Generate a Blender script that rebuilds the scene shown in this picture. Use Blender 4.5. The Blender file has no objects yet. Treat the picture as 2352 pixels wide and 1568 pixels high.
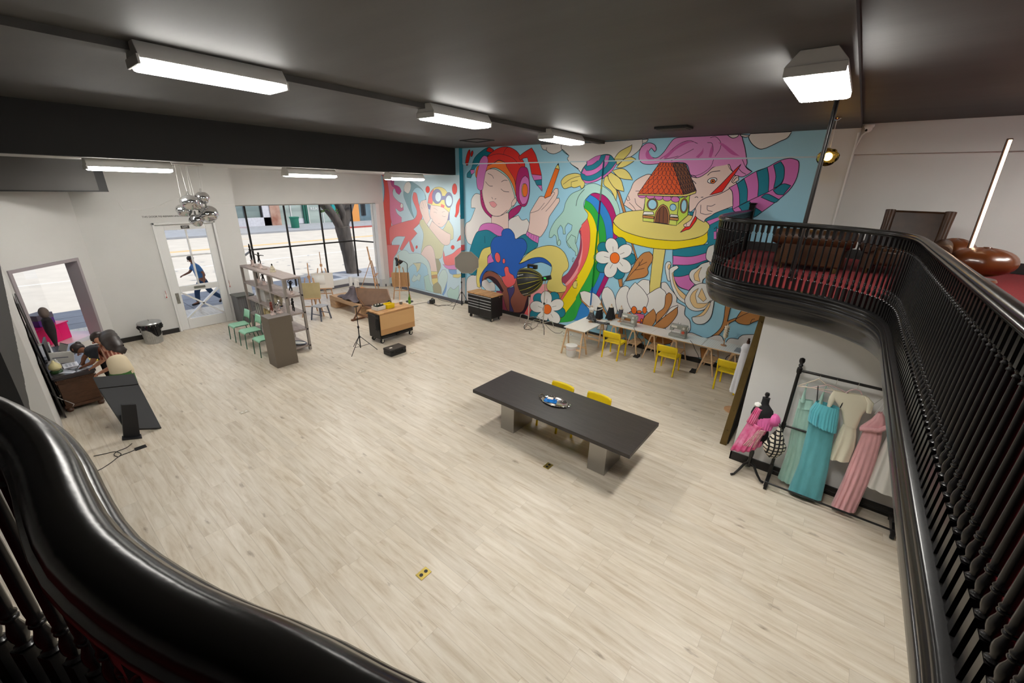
import bpy, bmesh, math, random
from mathutils import Vector, Matrix, noise
random.seed(7)
C = bpy.context.scene.collection
S = bpy.context.scene
R = math.radians
PI = math.pi
# ------------------------------------------------------------------ camera, world, sun, exposure
YAW, PITCH, ROLL, FPX, CH = R(128.38454), R(20.51498), R(1.33436), 947.714, 4.2
_f = Vector((math.cos(YAW)*math.cos(PITCH), math.sin(YAW)*math.cos(PITCH), -math.sin(PITCH)))
_r0 = Vector((math.sin(YAW), -math.cos(YAW), 0)); _u0 = _r0.cross(_f)
CR = math.cos(ROLL)*_r0 + math.sin(ROLL)*_u0
CU = -math.sin(ROLL)*_r0 + math.cos(ROLL)*_u0
CF = _f
CAM = Vector((0, 0, CH))
cd = bpy.data.cameras.new('camera'); cam = bpy.data.objects.new('camera', cd); C.objects.link(cam)
cd.sensor_width = 36; cd.lens = 36*FPX/2352; cd.clip_start = .02; cd.clip_end = 300
cam.matrix_world = Matrix(((CR.x, CU.x, -CF.x, 0), (CR.y, CU.y, -CF.y, 0), (CR.z, CU.z, -CF.z, CH), (0, 0, 0, 1)))
S.camera = cam
S.view_settings.view_transform = 'Standard'; S.view_settings.look = 'None'
S.view_settings.exposure = -0.20; S.view_settings.gamma = 1; S.view_settings.use_curve_mapping = False
S.cycles.max_bounces = 8; S.cycles.diffuse_bounces = 4; S.cycles.glossy_bounces = 3; S.cycles.transparent_max_bounces = 12
S.cycles.sample_clamp_indirect = 6
w = bpy.data.worlds.new('sky'); S.world = w; w.use_nodes = True
wn = w.node_tree.nodes['Background']; wn.inputs[0].default_value = (.72, .82, 1, 1); wn.inputs[1].default_value = 1.3
sd = bpy.data.lights.new('sun', 'SUN'); sd.energy = 3.7; sd.angle = R(.6); sd.color = (1, .95, .86)
so = bpy.data.objects.new('sun', sd); C.objects.link(so)
so.rotation_euler = Vector((-.42, -.22, -.88)).to_track_quat('-Z', 'Y').to_euler()
LAMP = 48.0        # strength of the ceiling lamps' lenses

def ray(px, py): return CF*FPX + CR*(px-1176) - CU*(py-784)
def G(px, py, z=0.0):
    d = ray(px, py); return CAM + d*((z-CH)/d.z)
def AX(px, py, X):
    d = ray(px, py); return CAM + d*(X/d.x)
def AY(px, py, Y):
    d = ray(px, py); return CAM + d*(Y/d.y)

# ------------------------------------------------------------------ helpers
def lin(c):
    c = c/255.0
    return c/12.92 if c <= .04045 else ((c+.055)/1.055)**2.4
def rgb(*c):
    return (lin(c[0]), lin(c[1]), lin(c[2]), 1)
MATS = {}
def mat(name, col, rough=.5, metal=0.0, var=0.0, vscale=6.0, bump=0.0, bscale=40.0, coat=0.0, stretch=None, emit=0.0, sheen=0.0, col2=None, spec=.5):
    if name in MATS: return MATS[name]
    m = bpy.data.materials.new(name); m.use_nodes = True; MATS[name] = m
    nt = m.node_tree; b = nt.nodes['Principled BSDF']
    c = rgb(*col)
    b.inputs['Base Color'].default_value = c
    b.inputs['Roughness'].default_value = rough; b.inputs['Metallic'].default_value = metal
    b.inputs['Coat Weight'].default_value = coat; b.inputs['Specular IOR Level'].default_value = spec
    if sheen: b.inputs['Sheen Weight'].default_value = sheen
    if emit:
        b.inputs['Emission Color'].default_value = c; b.inputs['Emission Strength'].default_value = emit
    if var or bump or col2:
        tc = nt.nodes.new('ShaderNodeTexCoord'); mp = nt.nodes.new('ShaderNodeMapping')
        nt.links.new(tc.outputs['Object'], mp.inputs[0])
        if stretch: mp.inputs['Scale'].default_value = stretch
    if var or col2:
        n = nt.nodes.new('ShaderNodeTexNoise'); n.inputs['Scale'].default_value = vscale; n.inputs['Detail'].default_value = 5
        nt.links.new(mp.outputs[0], n.inputs['Vector'])
        r = nt.nodes.new('ShaderNodeValToRGB')
        if col2:
            c2 = rgb(*col2); r.color_ramp.elements[0].color = c; r.color_ramp.elements[1].color = c2
        else:
            r.color_ramp.elements[0].color = tuple(x*(1-var) for x in c[:3])+(1,)
            r.color_ramp.elements[1].color = tuple(min(1, x*(1+var)) for x in c[:3])+(1,)
        r.color_ramp.elements[0].position = .3; r.color_ramp.elements[1].position = .7
        nt.links.new(n.outputs[0], r.inputs[0]); nt.links.new(r.outputs[0], b.inputs['Base Color'])
    if bump:
        n2 = nt.nodes.new('ShaderNodeTexNoise'); n2.inputs['Scale'].default_value = bscale; n2.inputs['Detail'].default_value = 3
        nt.links.new(mp.outputs[0], n2.inputs['Vector'])
        bp = nt.nodes.new('ShaderNodeBump'); bp.inputs['Strength'].default_value = bump; bp.inputs['Distance'].default_value = .01
        nt.links.new(n2.outputs[0], bp.inputs['Height']); nt.links.new(bp.outputs[0], b.inputs['Normal'])
    return m

class MB:
    def __init__(s): s.v = []; s.f = []; s.m = []; s.T = Matrix()
    def add(s, vs, fs, mi=0):
        o = len(s.v); s.v += [s.T @ Vector(p) for p in vs]
        for f in fs: s.f.append([o+i for i in f]); s.m.append(mi)
        return s
    def box(s, a, b, mi=0):
        x0, x1 = sorted((a[0], b[0])); y0, y1 = sorted((a[1], b[1])); z0, z1 = sorted((a[2], b[2]))
        return s.add([(x0,y0,z0),(x1,y0,z0),(x1,y1,z0),(x0,y1,z0),(x0,y0,z1),(x1,y0,z1),(x1,y1,z1),(x0,y1,z1)],
              [(3,2,1,0),(4,5,6,7),(0,1,5,4),(1,2,6,5),(2,3,7,6),(3,0,4,7)], mi)
    def cbox(s, c, d, mi=0):
        return s.box([c[i]-d[i]/2 for i in range(3)], [c[i]+d[i]/2 for i in range(3)], mi)
    def beam(s, p, q, w, h, mi=0, up=(0,0,1)):
        p, q = Vector(p), Vector(q); t = (q-p).normalized(); up = Vector(up)
        if abs(t.dot(up)) > .98: up = Vector((1,0,0))
        a = t.cross(up).normalized()*(w/2); b = a.cross(t).normalized()*(h/2)
        vs = [p-a-b, p+a-b, p+a+b, p-a+b, q-a-b, q+a-b, q+a+b, q-a+b]
        return s.add(vs, [(3,2,1,0),(4,5,6,7),(0,1,5,4),(1,2,6,5),(2,3,7,6),(3,0,4,7)], mi)
    def tube(s, pts, r, n=8, mi=0, cap=True, closed=False, sq=1.0):
        P = [Vector(p) for p in pts]; N = len(P)
        rs = r if isinstance(r, (list, tuple)) else [r]*N
        T = []
        for i in range(N):
            a = P[(i-1) % N] if (closed or i) else P[0]; b = P[(i+1) % N] if (closed or i < N-1) else P[-1]
            T.append((b-a).normalized())
        u = Vector((0,0,1)) if abs(T[0].z) < .9 else Vector((1,0,0))
        u = (u - T[0]*u.dot(T[0])).normalized(); vs = []
        for i in range(N):
            u = (u - T[i]*u.dot(T[i])); u = u.normalized() if u.length > 1e-6 else Vector((1,0,0))
            w_ = T[i].cross(u)
            for k in range(n):
                a = 2*PI*k/n; vs.append(P[i] + (u*math.cos(a)*sq + w_*math.sin(a))*rs[i])
        fs = []
        for i in range(N if closed else N-1):
            j = (i+1) % N
            for k in range(n):
                l = (k+1) % n; fs.append((i*n+k, i*n+l, j*n+l, j*n+k))
        if cap and not closed: fs.append(tuple(range(n))[::-1]); fs.append(tuple((N-1)*n+k for k in range(n)))
        return s.add(vs, fs, mi)
    def lathe(s, prof, n=16, o=(0,0,0), mi=0, sx=1, sy=1):
        vs = []; fs = []; N = len(prof)
        for r, z in prof:
            for k in range(n):
                a = 2*PI*k/n; vs.append((o[0]+r*math.cos(a)*sx, o[1]+r*math.sin(a)*sy, o[2]+z))
        for i in range(N-1):
            for k in range(n):
                l = (k+1) % n; fs.append((i*n+k, i*n+l, (i+1)*n+l, (i+1)*n+k))
        if prof[0][0] > 1e-4: fs.append(tuple(range(n))[::-1])
        if prof[-1][0] > 1e-4: fs.append(tuple((N-1)*n+k for k in range(n)))
        return s.add(vs, fs, mi)
    def ext(s, loop, d, mi=0):
        L = [Vector(p) for p in loop]; d = Vector(d); n = len(L)
        return s.add(L+[p+d for p in L], [tuple(range(n))[::-1], tuple(range(n, 2*n))]+[(i, (i+1) % n, n+(i+1) % n, n+i) for i in range(n)], mi)
    def ell(s, c, r, n=16, m=10, mi=0, fn=None):
        vs = []; fs = []
        for i in range(m+1):
            th = PI*i/m
            for k in range(n):
                a = 2*PI*k/n; p = Vector((math.sin(th)*math.cos(a), math.sin(th)*math.sin(a), -math.cos(th)))
                if fn: p = p*fn(p)
                vs.append((c[0]+p.x*r[0], c[1]+p.y*r[1], c[2]+p.z*r[2]))
        for i in range(m):
            for k in range(n):
                l = (k+1) % n; fs.append((i*n+k, i*n+l, (i+1)*n+l, (i+1)*n+k))
        return s.add(vs, fs, mi)
    def grid(s, fn, nu, nv, mi=0, wrap=False):
        vs = [fn(i/nu, j/nv) for j in range(nv+1) for i in range(nu+(0 if wrap else 1))]
        W = nu if wrap else nu+1; fs = []
        for j in range(nv):
            for i in range(nu):
                k = (i+1) % W if wrap else i+1
                fs.append((j*W+i, j*W+k, (j+1)*W+k, (j+1)*W+i))
        return s.add(vs, fs, mi)
    def build(s, name, mats, parent=None, bevel=0.0, flat=False, angle=38, solid=0.0, sub=0):
        me = bpy.data.meshes.new(name); me.from_pydata([tuple(p) for p in s.v], [], s.f)
        ms = mats if isinstance(mats, (list, tuple)) else [mats]
        for m in ms: me.materials.append(m)
        me.polygons.foreach_set('material_index', s.m)
        bm = bmesh.new(); bm.from_mesh(me)
        bmesh.ops.remove_doubles(bm, verts=bm.verts, dist=1e-6) if False else None
        bmesh.ops.recalc_face_normals(bm, faces=bm.faces); bm.to_mesh(me); bm.free()
        if not flat:
            me.polygons.foreach_set('use_smooth', [True]*len(me.polygons)); me.set_sharp_from_angle(angle=R(angle))
        me.update()
        o = bpy.data.objects.new(name, me); C.objects.link(o)
        if parent: o.parent = parent
        if solid:
            k = o.modifiers.new('solid', 'SOLIDIFY'); k.thickness = solid; k.offset = 0
        if bevel:
            k = o.modifiers.new('bevel', 'BEVEL'); k.width = bevel; k.segments = 2; k.limit_method = 'ANGLE'; k.angle_limit = R(50)
        if sub:
            k = o.modifiers.new('sub', 'SUBSURF'); k.levels = sub; k.render_levels = sub
        return o
def tag(o, label=None, cat=None, group=None, kind=None):
    if label: o['label'] = label
    if cat: o['category'] = cat
    if group: o['group'] = group
    if kind: o['kind'] = kind
    return o
def thing(name, label, cat, loc=(0,0,0), rz=0.0, group=None):
    o = bpy.data.objects.new(name, None); C.objects.link(o); o.empty_display_size = .1
    o.location = loc; o.rotation_euler = (0, 0, rz)
    return tag(o, label, cat, group)
def dup(root, loc, rz=0.0, label=None):
    r = root.copy(); C.objects.link(r); r.location = loc; r.rotation_euler = (0, 0, rz)
    if label: r['label'] = label
    for ch in list(root.children):
        c = ch.copy(); C.objects.link(c); c.parent = r
        for g in list(ch.children):
            d = g.copy(); C.objects.link(d); d.parent = c
    return r
def struct(o, label=None, cat=None):
    return tag(o, label, cat, kind='structure')
def text_mesh(body, size, ext=.001):
    cu = bpy.data.curves.new('t', 'FONT'); cu.body = body; cu.size = size; cu.extrude = ext; cu.align_x = 'CENTER'; cu.align_y = 'CENTER'
    o = bpy.data.objects.new('t', cu); C.objects.link(o)
    dg = bpy.context.evaluated_depsgraph_get(); me = bpy.data.meshes.new_from_object(o.evaluated_get(dg))
    vs = [v.co.copy() for v in me.vertices]; fs = [tuple(p.vertices) for p in me.polygons]
    bpy.data.objects.remove(o); bpy.data.curves.remove(cu); bpy.data.meshes.remove(me)
    return vs, fs
def add_text(mb, body, size, o, ax, ay, mi=0):
    vs, fs = text_mesh(body, size); ax, ay = Vector(ax).normalized(), Vector(ay).normalized(); n = ax.cross(ay)
    return mb.add([Vector(o)+ax*v.x+ay*v.y+n*v.z for v in vs], fs, mi)
def cat_rom(P, n=6, closed=False, corner=70):
    P = [Vector(p) for p in P]; N = len(P); out = []
    dim = len(P[0])
    def tang(i):
        if not closed and (i == 0 or i == N-1):
            return (P[1]-P[0]) if i == 0 else (P[-1]-P[-2])
        return (P[(i+1) % N]-P[(i-1) % N])*.5
    def sharp(i):
        if not closed and i in (0, N-1): return False
        a = P[i]-P[(i-1) % N]; b = P[(i+1) % N]-P[i]
        if a.length < 1e-9 or b.length < 1e-9: return True
        return math.degrees(a.angle(b)) > corner
    for i in range(N if closed else N-1):
        j = (i+1) % N; ch = P[j]-P[i]
        t0 = ch if sharp(i) else tang(i); t1 = ch if sharp(j) else tang(j)
        L = ch.length
        if t0.length > L*1.2: t0 = t0*(L*1.2/t0.length)
        if t1.length > L*1.2: t1 = t1*(L*1.2/t1.length)
        for k in range(n):
            t = k/n; t2 = t*t; t3 = t2*t
            out.append(P[i]*(2*t3-3*t2+1)+t0*(t3-2*t2+t)+P[j]*(-2*t3+3*t2)+t1*(t3-t2))
    if not closed: out.append(P[-1])
    return out
# ------------------------------------------------------------------ materials of the setting
def floor_material():
    m = bpy.data.materials.new('oak_plank_floor'); m.use_nodes = True; nt = m.node_tree; N = nt.nodes; L = nt.links
    b = N['Principled BSDF']
    tc = N.new('ShaderNodeTexCoord'); sx = N.new('ShaderNodeSeparateXYZ'); L.new(tc.outputs['Object'], sx.inputs[0])
    def mth(op, a, v=None, c=None):
        n = N.new('ShaderNodeMath'); n.operation = op
        for i, q in enumerate((a, v, c)):
            if q is None: continue
            if isinstance(q, (int, float)): n.inputs[i].default_value = q
            else: L.new(q, n.inputs[i])
        return n.outputs[0]
    yw = mth('DIVIDE', sx.outputs[1], .185); row = mth('FLOOR', yw); fy = mth('FRACT', yw)
    wn1 = N.new('ShaderNodeTexWhiteNoise'); wn1.noise_dimensions = '1D'; L.new(row, wn1.inputs['W'])
    xs = mth('ADD', mth('DIVIDE', sx.outputs[0], 1.35), mth('MULTIPLY', wn1.outputs['Value'], 7.3))
    col = mth('FLOOR', xs); fx = mth('FRACT', xs)
    cb = N.new('ShaderNodeCombineXYZ'); L.new(row, cb.inputs[0]); L.new(col, cb.inputs[1])
    wn2 = N.new('ShaderNodeTexWhiteNoise'); wn2.noise_dimensions = '2D'; L.new(cb.outputs[0], wn2.inputs['Vector'])
    cv = N.new('ShaderNodeCombineXYZ')
    L.new(mth('ADD', sx.outputs[0], mth('MULTIPLY', wn2.outputs['Value'], 31.0)), cv.inputs[0])
    L.new(mth('MULTIPLY', sx.outputs[1], 9.0), cv.inputs[1]); L.new(mth('MULTIPLY', wn2.outputs['Value'], 9.0), cv.inputs[2])
    n1 = N.new('ShaderNodeTexNoise'); n1.inputs['Scale'].default_value = 1.6; n1.inputs['Detail'].default_value = 6; n1.inputs['Roughness'].default_value = .62; n1.inputs['Distortion'].default_value = .6
    L.new(cv.outputs[0], n1.inputs['Vector'])
    rp = N.new('ShaderNodeValToRGB'); e = rp.color_ramp.elements
    e[0].position = .25; e[0].color = rgb(186, 168, 142); e[1].position = .72; e[1].color = rgb(228, 219, 204)
    x = e.new(.45); x.color = rgb(211, 199, 180)
    L.new(n1.outputs[0], rp.inputs[0])
    tone = mth('MULTIPLY_ADD', wn2.outputs['Value'], .09, .945)
    mx = N.new('ShaderNodeMix'); mx.data_type = 'RGBA'; mx.blend_type = 'MULTIPLY'; mx.inputs[0].default_value = 1
    cc = N.new('ShaderNodeCombineColor'); L.new(tone, cc.inputs[0]); L.new(tone, cc.inputs[1]); L.new(tone, cc.inputs[2])
    L.new(rp.outputs[0], mx.inputs[6]); L.new(cc.outputs[0], mx.inputs[7])
    # joints between the boards
    ey = mth('LESS_THAN', mth('MINIMUM', fy, mth('SUBTRACT', 1.0, fy)), .016)
    ex = mth('LESS_THAN', mth('MINIMUM', fx, mth('SUBTRACT', 1.0, fx)), .0016)
    seam = mth('MAXIMUM', ey, ex)
    # knots
    vo = N.new('ShaderNodeTexVoronoi'); vo.inputs['Scale'].default_value = 1.0
    kv = N.new('ShaderNodeCombineXYZ'); L.new(mth('MULTIPLY', sx.outputs[0], 1.4), kv.inputs[0]); L.new(mth('MULTIPLY', sx.outputs[1], 4.2), kv.inputs[1])
    vo.inputs['Randomness'].default_value = 1; dn = N.new('ShaderNodeTexNoise'); dn.inputs['Scale'].default_value = 9; L.new(kv.outputs[0], dn.inputs['Vector']); dm = N.new('ShaderNodeVectorMath'); dm.operation = 'MULTIPLY_ADD'; dm.inputs[1].default_value = (.22, .22, .22); L.new(dn.outputs['Color'], dm.inputs[0]); L.new(kv.outputs[0], dm.inputs[2]); L.new(dm.outputs[0], vo.inputs['Vector'])
    kn = mth('MULTIPLY', mth('MAXIMUM', mth('SUBTRACT', 1.0, mth('DIVIDE', vo.outputs['Distance'], .13)), 0.0), .75)
    m2 = N.new('ShaderNodeMix'); m2.data_type = 'RGBA'; L.new(mth('MAXIMUM', mth('MULTIPLY', seam, .22), kn), m2.inputs[0]); L.new(mx.outputs[2], m2.inputs[6]); m2.inputs[7].default_value = rgb(120, 98, 75)
    L.new(m2.outputs[2], b.inputs['Base Color'])
    b.inputs['Roughness'].default_value = .36; b.inputs['Specular IOR Level'].default_value = .45
    bp = N.new('ShaderNodeBump'); bp.inputs['Strength'].default_value = .08; bp.inputs['Distance'].default_value = .01; L.new(n1.outputs[0], bp.inputs['Height']); L.new(bp.outputs[0], b.inputs['Normal'])
    return m
M_FLOOR = floor_material()
M_WHITE = mat('white_wall_paint', (208, 207, 204), .62, var=.02, vscale=1.5, bump=.04, bscale=30)
M_GREYW = mat('grey_white_wall_paint', (206, 206, 203), .65, var=.03, vscale=1.2, bump=.12, bscale=12)
M_CEIL = mat('charcoal_ceiling_paint', (68, 67, 66), .65, var=.12, vscale=.7, bump=.06, bscale=6, stretch=(1, 4, 1))
M_BLACK = mat('black_wall_paint', (16, 16, 16), .7, var=.1, vscale=3, bump=.1, bscale=50)
M_BASE = mat('black_baseboard_paint', (30, 28, 27), .45)
M_TRIMW = mat('white_gloss_trim', (230, 229, 226), .35)
M_PAINTW = mat('white_door_paint', (226, 226, 224), .32)
M_DGREY = mat('dark_grey_panel_paint', (70, 68, 66), .7, var=.06, vscale=2)
M_CARPET = mat('red_carpet', (112, 11, 18), .95, var=.25, vscale=60, bump=.5, bscale=200)
M_STEEL = mat('dark_window_steel', (30, 25, 22), .4, metal=.3)
M_ASPH = mat('sunlit_asphalt', (196, 188, 176), .9, var=.06, vscale=1.2, bump=.1, bscale=20)
M_CONC = mat('sidewalk_concrete', (150, 152, 156), .9, var=.08, vscale=2)
def glass_mat(name='window_glass', tint=(1, 1, 1), fac=.06):
    m = bpy.data.materials.new(name); m.use_nodes = True; nt = m.node_tree; nt.nodes.clear()
    o = nt.nodes.new('ShaderNodeOutputMaterial'); t = nt.nodes.new('ShaderNodeBsdfTransparent'); g = nt.nodes.new('ShaderNodeBsdfGlossy')
    t.inputs[0].default_value = tint+(1,); g.inputs['Roughness'].default_value = .02
    x = nt.nodes.new('ShaderNodeMixShader'); f = nt.nodes.new('ShaderNodeFresnel'); f.inputs[0].default_value = 1.25
    nt.links.new(f.outputs[0], x.inputs[0]); nt.links.new(t.outputs[0], x.inputs[1]); nt.links.new(g.outputs[0], x.inputs[2]); nt.links.new(x.outputs[0], o.inputs[0])
    return m
M_GLASS = glass_mat()
YM, YL, YP = 10.85, 10.67, 10.76       # mural planes: main wall, the section by the window, pilaster and top band
XD, XH, XB = -14.75, -15.4, -16.75     # door wall, window header, bay glass
ZC, ZL = 5.38, 4.54                    # ceiling, lower ceiling by the street
ZB = 3.01                              # balcony rail foot

# floor
m = MB(); m.box((-17.2, -4.5, -.12), (7.5, 11.3, 0)); struct(m.build('floor', M_FLOOR, flat=True), 'pale oak plank floor of the studio', 'floor')
# ceilings
m = MB(); m.box((-11.1, -4.5, ZC), (-.34, 11.3, ZC+.4)); m.box((-.34, -4.5, ZC+.07), (7.5, 11.3, ZC+.4)); struct(m.build('ceiling', M_CEIL, flat=True), 'charcoal painted ceiling', 'ceiling')
m = MB(); m.ext([(-5.95, -4.5, ZC), (-5.62, -4.5, ZC), (-5.62, -4.5, ZC-.07), (-5.80, -4.5, ZC-.07)], (0, 15.35, 0)); struct(m.build('trim_1', M_CEIL, flat=True), 'shallow charcoal ceiling beam behind the lamps', 'trim')
m = MB(); m.box((-11.1, -4.5, ZL), (-11.4, YL+.3, ZC+.4)); struct(m.build('wall_soffit', M_BLACK, flat=True), 'black drop in front of the lower street-side ceiling', 'wall')
m = MB(); m.box((-11.4, -4.5, ZL), (-17, 11.3, ZL+.3)); struct(m.build('ceiling_street_side', M_WHITE, flat=True), 'lower white ceiling by the street windows', 'ceiling')
# hatch and vent on the ceiling
m = MB()
hp = [G(1057, 323, ZC-.01), G(1096, 327, ZC-.01), G(1134, 322, ZC-.01), G(1096, 319, ZC-.01)]
for i in range(4): m.beam(hp[i], hp[(i+1) % 4], .05, .02)
struct(m.build('trim_2', M_BLACK, flat=True), 'thin square ceiling hatch outline by the black drop', 'trim')
vt = thing('ceiling_vent', 'black louvred air vent in the charcoal ceiling above the mural', 'vent', tuple(G(1547, 294, ZC-.02)))
m = MB(); m.box((-.32, -.2, -.02), (.32, .2, .02)); m.build('frame', M_BLACK, vt, bevel=.005)
for k in range(5):
    m = MB(); m.cbox((0, -.14+.07*k, -.03), (.56, .045, .012)); m.build('slat', M_DGREY, vt, flat=True)

# mural wall (what carries the painting), white strip beside it, recess above the balcony
m = MB(); m.box((-10.9, YM+.01, 0), (-.8, 11.3, ZC)); struct(m.build('wall_mural', M_WHITE, flat=True), 'long wall carrying the painted mural', 'wall')
m = MB(); m.box((-15.6, YL+.01, 0), (-10.91, 11.3, ZL)); struct(m.build('wall_mural_street_end', M_WHITE, flat=True), 'wall carrying the pale street end of the mural', 'wall')
m = MB(); m.box((-11.1, YL+.01, ZL), (-10.91, 11.3, ZC)); struct(m.build('wall_mural_return', mat('mural_paint_sky', (160, 212, 234), .6, spec=.3), flat=True), 'light blue strip of wall beside the black drop', 'wall')
m = MB(); m.box((-.8, YM-.02, 0), (-.34, 11.3, ZC)); struct(m.build('wall_back_pier', M_WHITE, flat=True), 'white strip of wall between mural and grey recess', 'wall')
m = MB(); m.box((-.34, YM+.13, 0), (7.5, 11.3, ZC+.07)); m.box((-.34, YM+.03, 4.93), (7.5, YM+.14, ZC+.07)); struct(m.build('wall_back', M_GREYW, flat=True), 'grey plaster wall behind the leather armchairs', 'wall')
m = MB(); m.tube([(-.36, YM-.035, 5.3), (-.36, YM-.035, 3.0)], .014); m.tube([(-.36, YM-.035, 5.0), (-.30, YM-.03, 5.25), (-.2, YM, 5.36)], .012); struct(m.build('trim_3', M_TRIMW), 'white cable conduit running up the wall edge', 'trim')
m = MB(); m.box((7.3, -4.5, 0), (7.5, 11.3, 5.5)); struct(m.build('wall_right', M_GREYW, flat=True), 'grey end wall', 'wall')
m = MB(); m.box((-17.2, -4.7, 0), (7.5, -4.5, 5.5)); struct(m.build('wall_near', M_GREYW, flat=True), 'grey wall behind the balcony', 'wall')
# baseboards
m = MB(); m.box((-10.9, YM-.03, 0), (-.8, YM+.02, .12)); struct(m.build('baseboard_mural', M_BASE), 'black baseboard under the mural', 'baseboard')
m = MB(); m.box((-15.3, YL-.03, 0), (-10.87, YL+.02, .12)); struct(m.build('baseboard_mural_street_end', mat('grey_baseboard', (92, 92, 100), .5)), 'grey baseboard under the pale end of the mural', 'baseboard')

# street-side wall: door wall, header, bay
DY0, DY1, DZ = 2.94, 4.29, 3.02
m = MB()
m.box((XD, 1.45, 0), (XD-.25, DY0-.06, ZL)); m.box((XD, DY1+.06, 0), (XD-.25, 4.98, ZL)); m.box((XD, DY0-.06, DZ+.05), (XD-.25, DY1+.06, ZL))
m.box((XD-.24, 4.9, 0), (XH-.2, 4.98, ZL))
struct(m.build('wall_street', M_WHITE, flat=True), 'white wall with the glazed exit door', 'wall')
m = MB(); m.box((XH, 4.98, 3.47), (XH-.2, YL, ZL)); m.box((XH, 10.28, 0), (XH-.2, YL, 3.47)); m.box((XH, 4.98, 0), (XH-.2, 5.2, 3.47))
m.box((XH-.2, 4.9, 3.43), (XB-.3, 10.5, 3.7)); struct(m.build('wall_window_header', M_WHITE, flat=True), 'white wall above and beside the big street window', 'wall')
m = MB()   # sill of the bay
m.ext([(-16.55, 5.9, 0), (-16.62, 9.72, 0), (-15.4, 10.45, 0), (-15.6, 10.5, 0), (-16.95, 9.98, 0), (-16.95, 5.85, 0), (-15.6, 5.1, 0), (-15.4, 5.15, 0)], (0, 0, .33)); struct(m.build('trim_4', M_TRIMW, bevel=.01), 'white ledge under the street window', 'trim')
m = MB(); m.ext([(-16.53, 5.9, 0), (-16.60, 9.70, 0), (-15.38, 10.43, 0), (-15.36, 10.47, 0), (-16.62, 9.75, 0), (-16.56, 5.9, 0)], (0, 0, .11)); struct(m.build('baseboard_window', mat('grey_baseboard', (92, 92, 100), .5)), 'grey baseboard under the street window ledge', 'baseboard')
# the bay window: four mullions, mid rail, glass panes
win = struct(thing('window_1', 'big street window with black steel bars in a shallow bay', 'window', (XB, 8, .33)))
bay = [(-15.5, 5.2), (XB, 5.92), (XB, 7.25), (XB, 8.62), (XB, 9.98), (-15.6, 10.36)]
zt = 3.44
m = MB()
for i, (x, y) in enumerate(bay):
    if 0 < i < 5: m.cbox((x-XB, y-8, (zt-.33)/2), (.05, .055, zt-.33))
for a, b_ in zip(bay, bay[1:]):
    m.beam((a[0]-XB, a[1]-8, 1.545), (b_[0]-XB, b_[1]-8, 1.545), .045, .05)
m.build('mullions', M_STEEL, win, flat=True)
for a, b_ in zip(bay, bay[1:]):
    m = MB(); m.add([(a[0]-XB, a[1]-8, 0), (b_[0]-XB, b_[1]-8, 0), (b_[0]-XB, b_[1]-8, zt-.33), (a[0]-XB, a[1]-8, zt-.33)], [(0, 1, 2, 3)]); m.build('pane', M_GLASS, win, flat=True)
m = MB(); m.box((-15.58-XB, 10.27-8, 0), (-15.37-XB, 10.42-8, zt-.33)); m.box((-15.75-XB, 10.26-8, 0), (-15.66-XB, 10.33-8, zt-.33)); m.build('jamb', M_TRIMW, win, bevel=.006)

# grey recessed panel high on the wall; black end strip paints in its shading
m = MB(); m.box((-13.05, .06, 3.91), (XD, 1.82, ZL)); m.box((-13.05, 1.82, 3.91), (XD, 1.97, ZL), 1); m.box((-13.05, .06, 3.905), (-13.03, 1.97, 3.93), 1); struct(m.build('trim_5', [M_DGREY, M_BLACK], flat=True), 'dark grey boxed panel high beside the pendants', 'trim')

# chamfered corner wall with the display window
cdir = Vector((.722, -.692, 0)); cn = Vector((.692, .722, 0)); c0 = Vector((XD, 1.5, 0))
def CW(t, z, d=0.0): return c0+cdir*t+cn*d+Vector((0, 0, z))
def cwbox(mb, t0, t1, z0, z1, d0, d1, mi=0):
    mb.ext([CW(t0, z0, d0), CW(t1, z0, d0), CW(t1, z0, d1), CW(t0, z0, d1)], (0, 0, z1-z0), mi)
W0, W1, WZ0, WZ1 = .40, 2.0, .42, 2.32
m = MB(); cwbox(m, -.05, W0, 0, ZL, 0, -.22); cwbox(m, W1, 2.3, 0, ZL, 0, -.22); cwbox(m, W0, W1, WZ1, ZL, 0, -.22); cwbox(m, W0, W1, 0, WZ0, 0, -.22)
struct(m.build('wall_corner', M_WHITE, flat=True), 'white chamfered corner wall with the display window', 'wall')
w2 = struct(thing('window_2', 'tall display window with grey frame beside the desk', 'window', tuple(CW(1.2, WZ0))))
m = MB(); m.T = Matrix.Translation(-CW(1.2, WZ0))
for t in ((W0-.05, W0+.02), (W1-.02, W1+.05)): cwbox(m, t[0], t[1], WZ0, WZ1, .03, -.26)
cwbox(m, W0-.05, W1+.05, WZ1-.02, WZ1+.05, .03, -.26)
m.build('frame', mat('mauve_grey_frame', (156, 148, 152), .45), w2, bevel=.006)
m = MB(); m.T = Matrix.Translation(-CW(1.2, WZ0)); cwbox(m, W0-.3, W1+.3, WZ0-.4, WZ0, -.22, -1.25); m.build('display_ledge', mat('pale_pink_ledge', (226, 190, 196), .3), w2)
m = MB(); m.T = Matrix.Translation(-CW(1.2, WZ0)); m.add([CW(W0-.3, WZ0, -1.22), CW(W1+.3, WZ0, -1.22), CW(W1+.3, WZ1+.6, -1.22), CW(W0-.3, WZ1+.6, -1.22)], [(0, 1, 2, 3)]); m.build('pane', M_GLASS, w2, flat=True)
m = MB(); m.T = Matrix.Translation(-CW(1.2, WZ0)); cwbox(m, W0-.3, W1+.3, WZ0, WZ0+.16, -1.2, -1.26); cwbox(m, W0-.3, W1+.3, WZ1+.02, WZ1+.08, -1.2, -1.26); m.build('rail', M_STEEL, w2)

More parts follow.
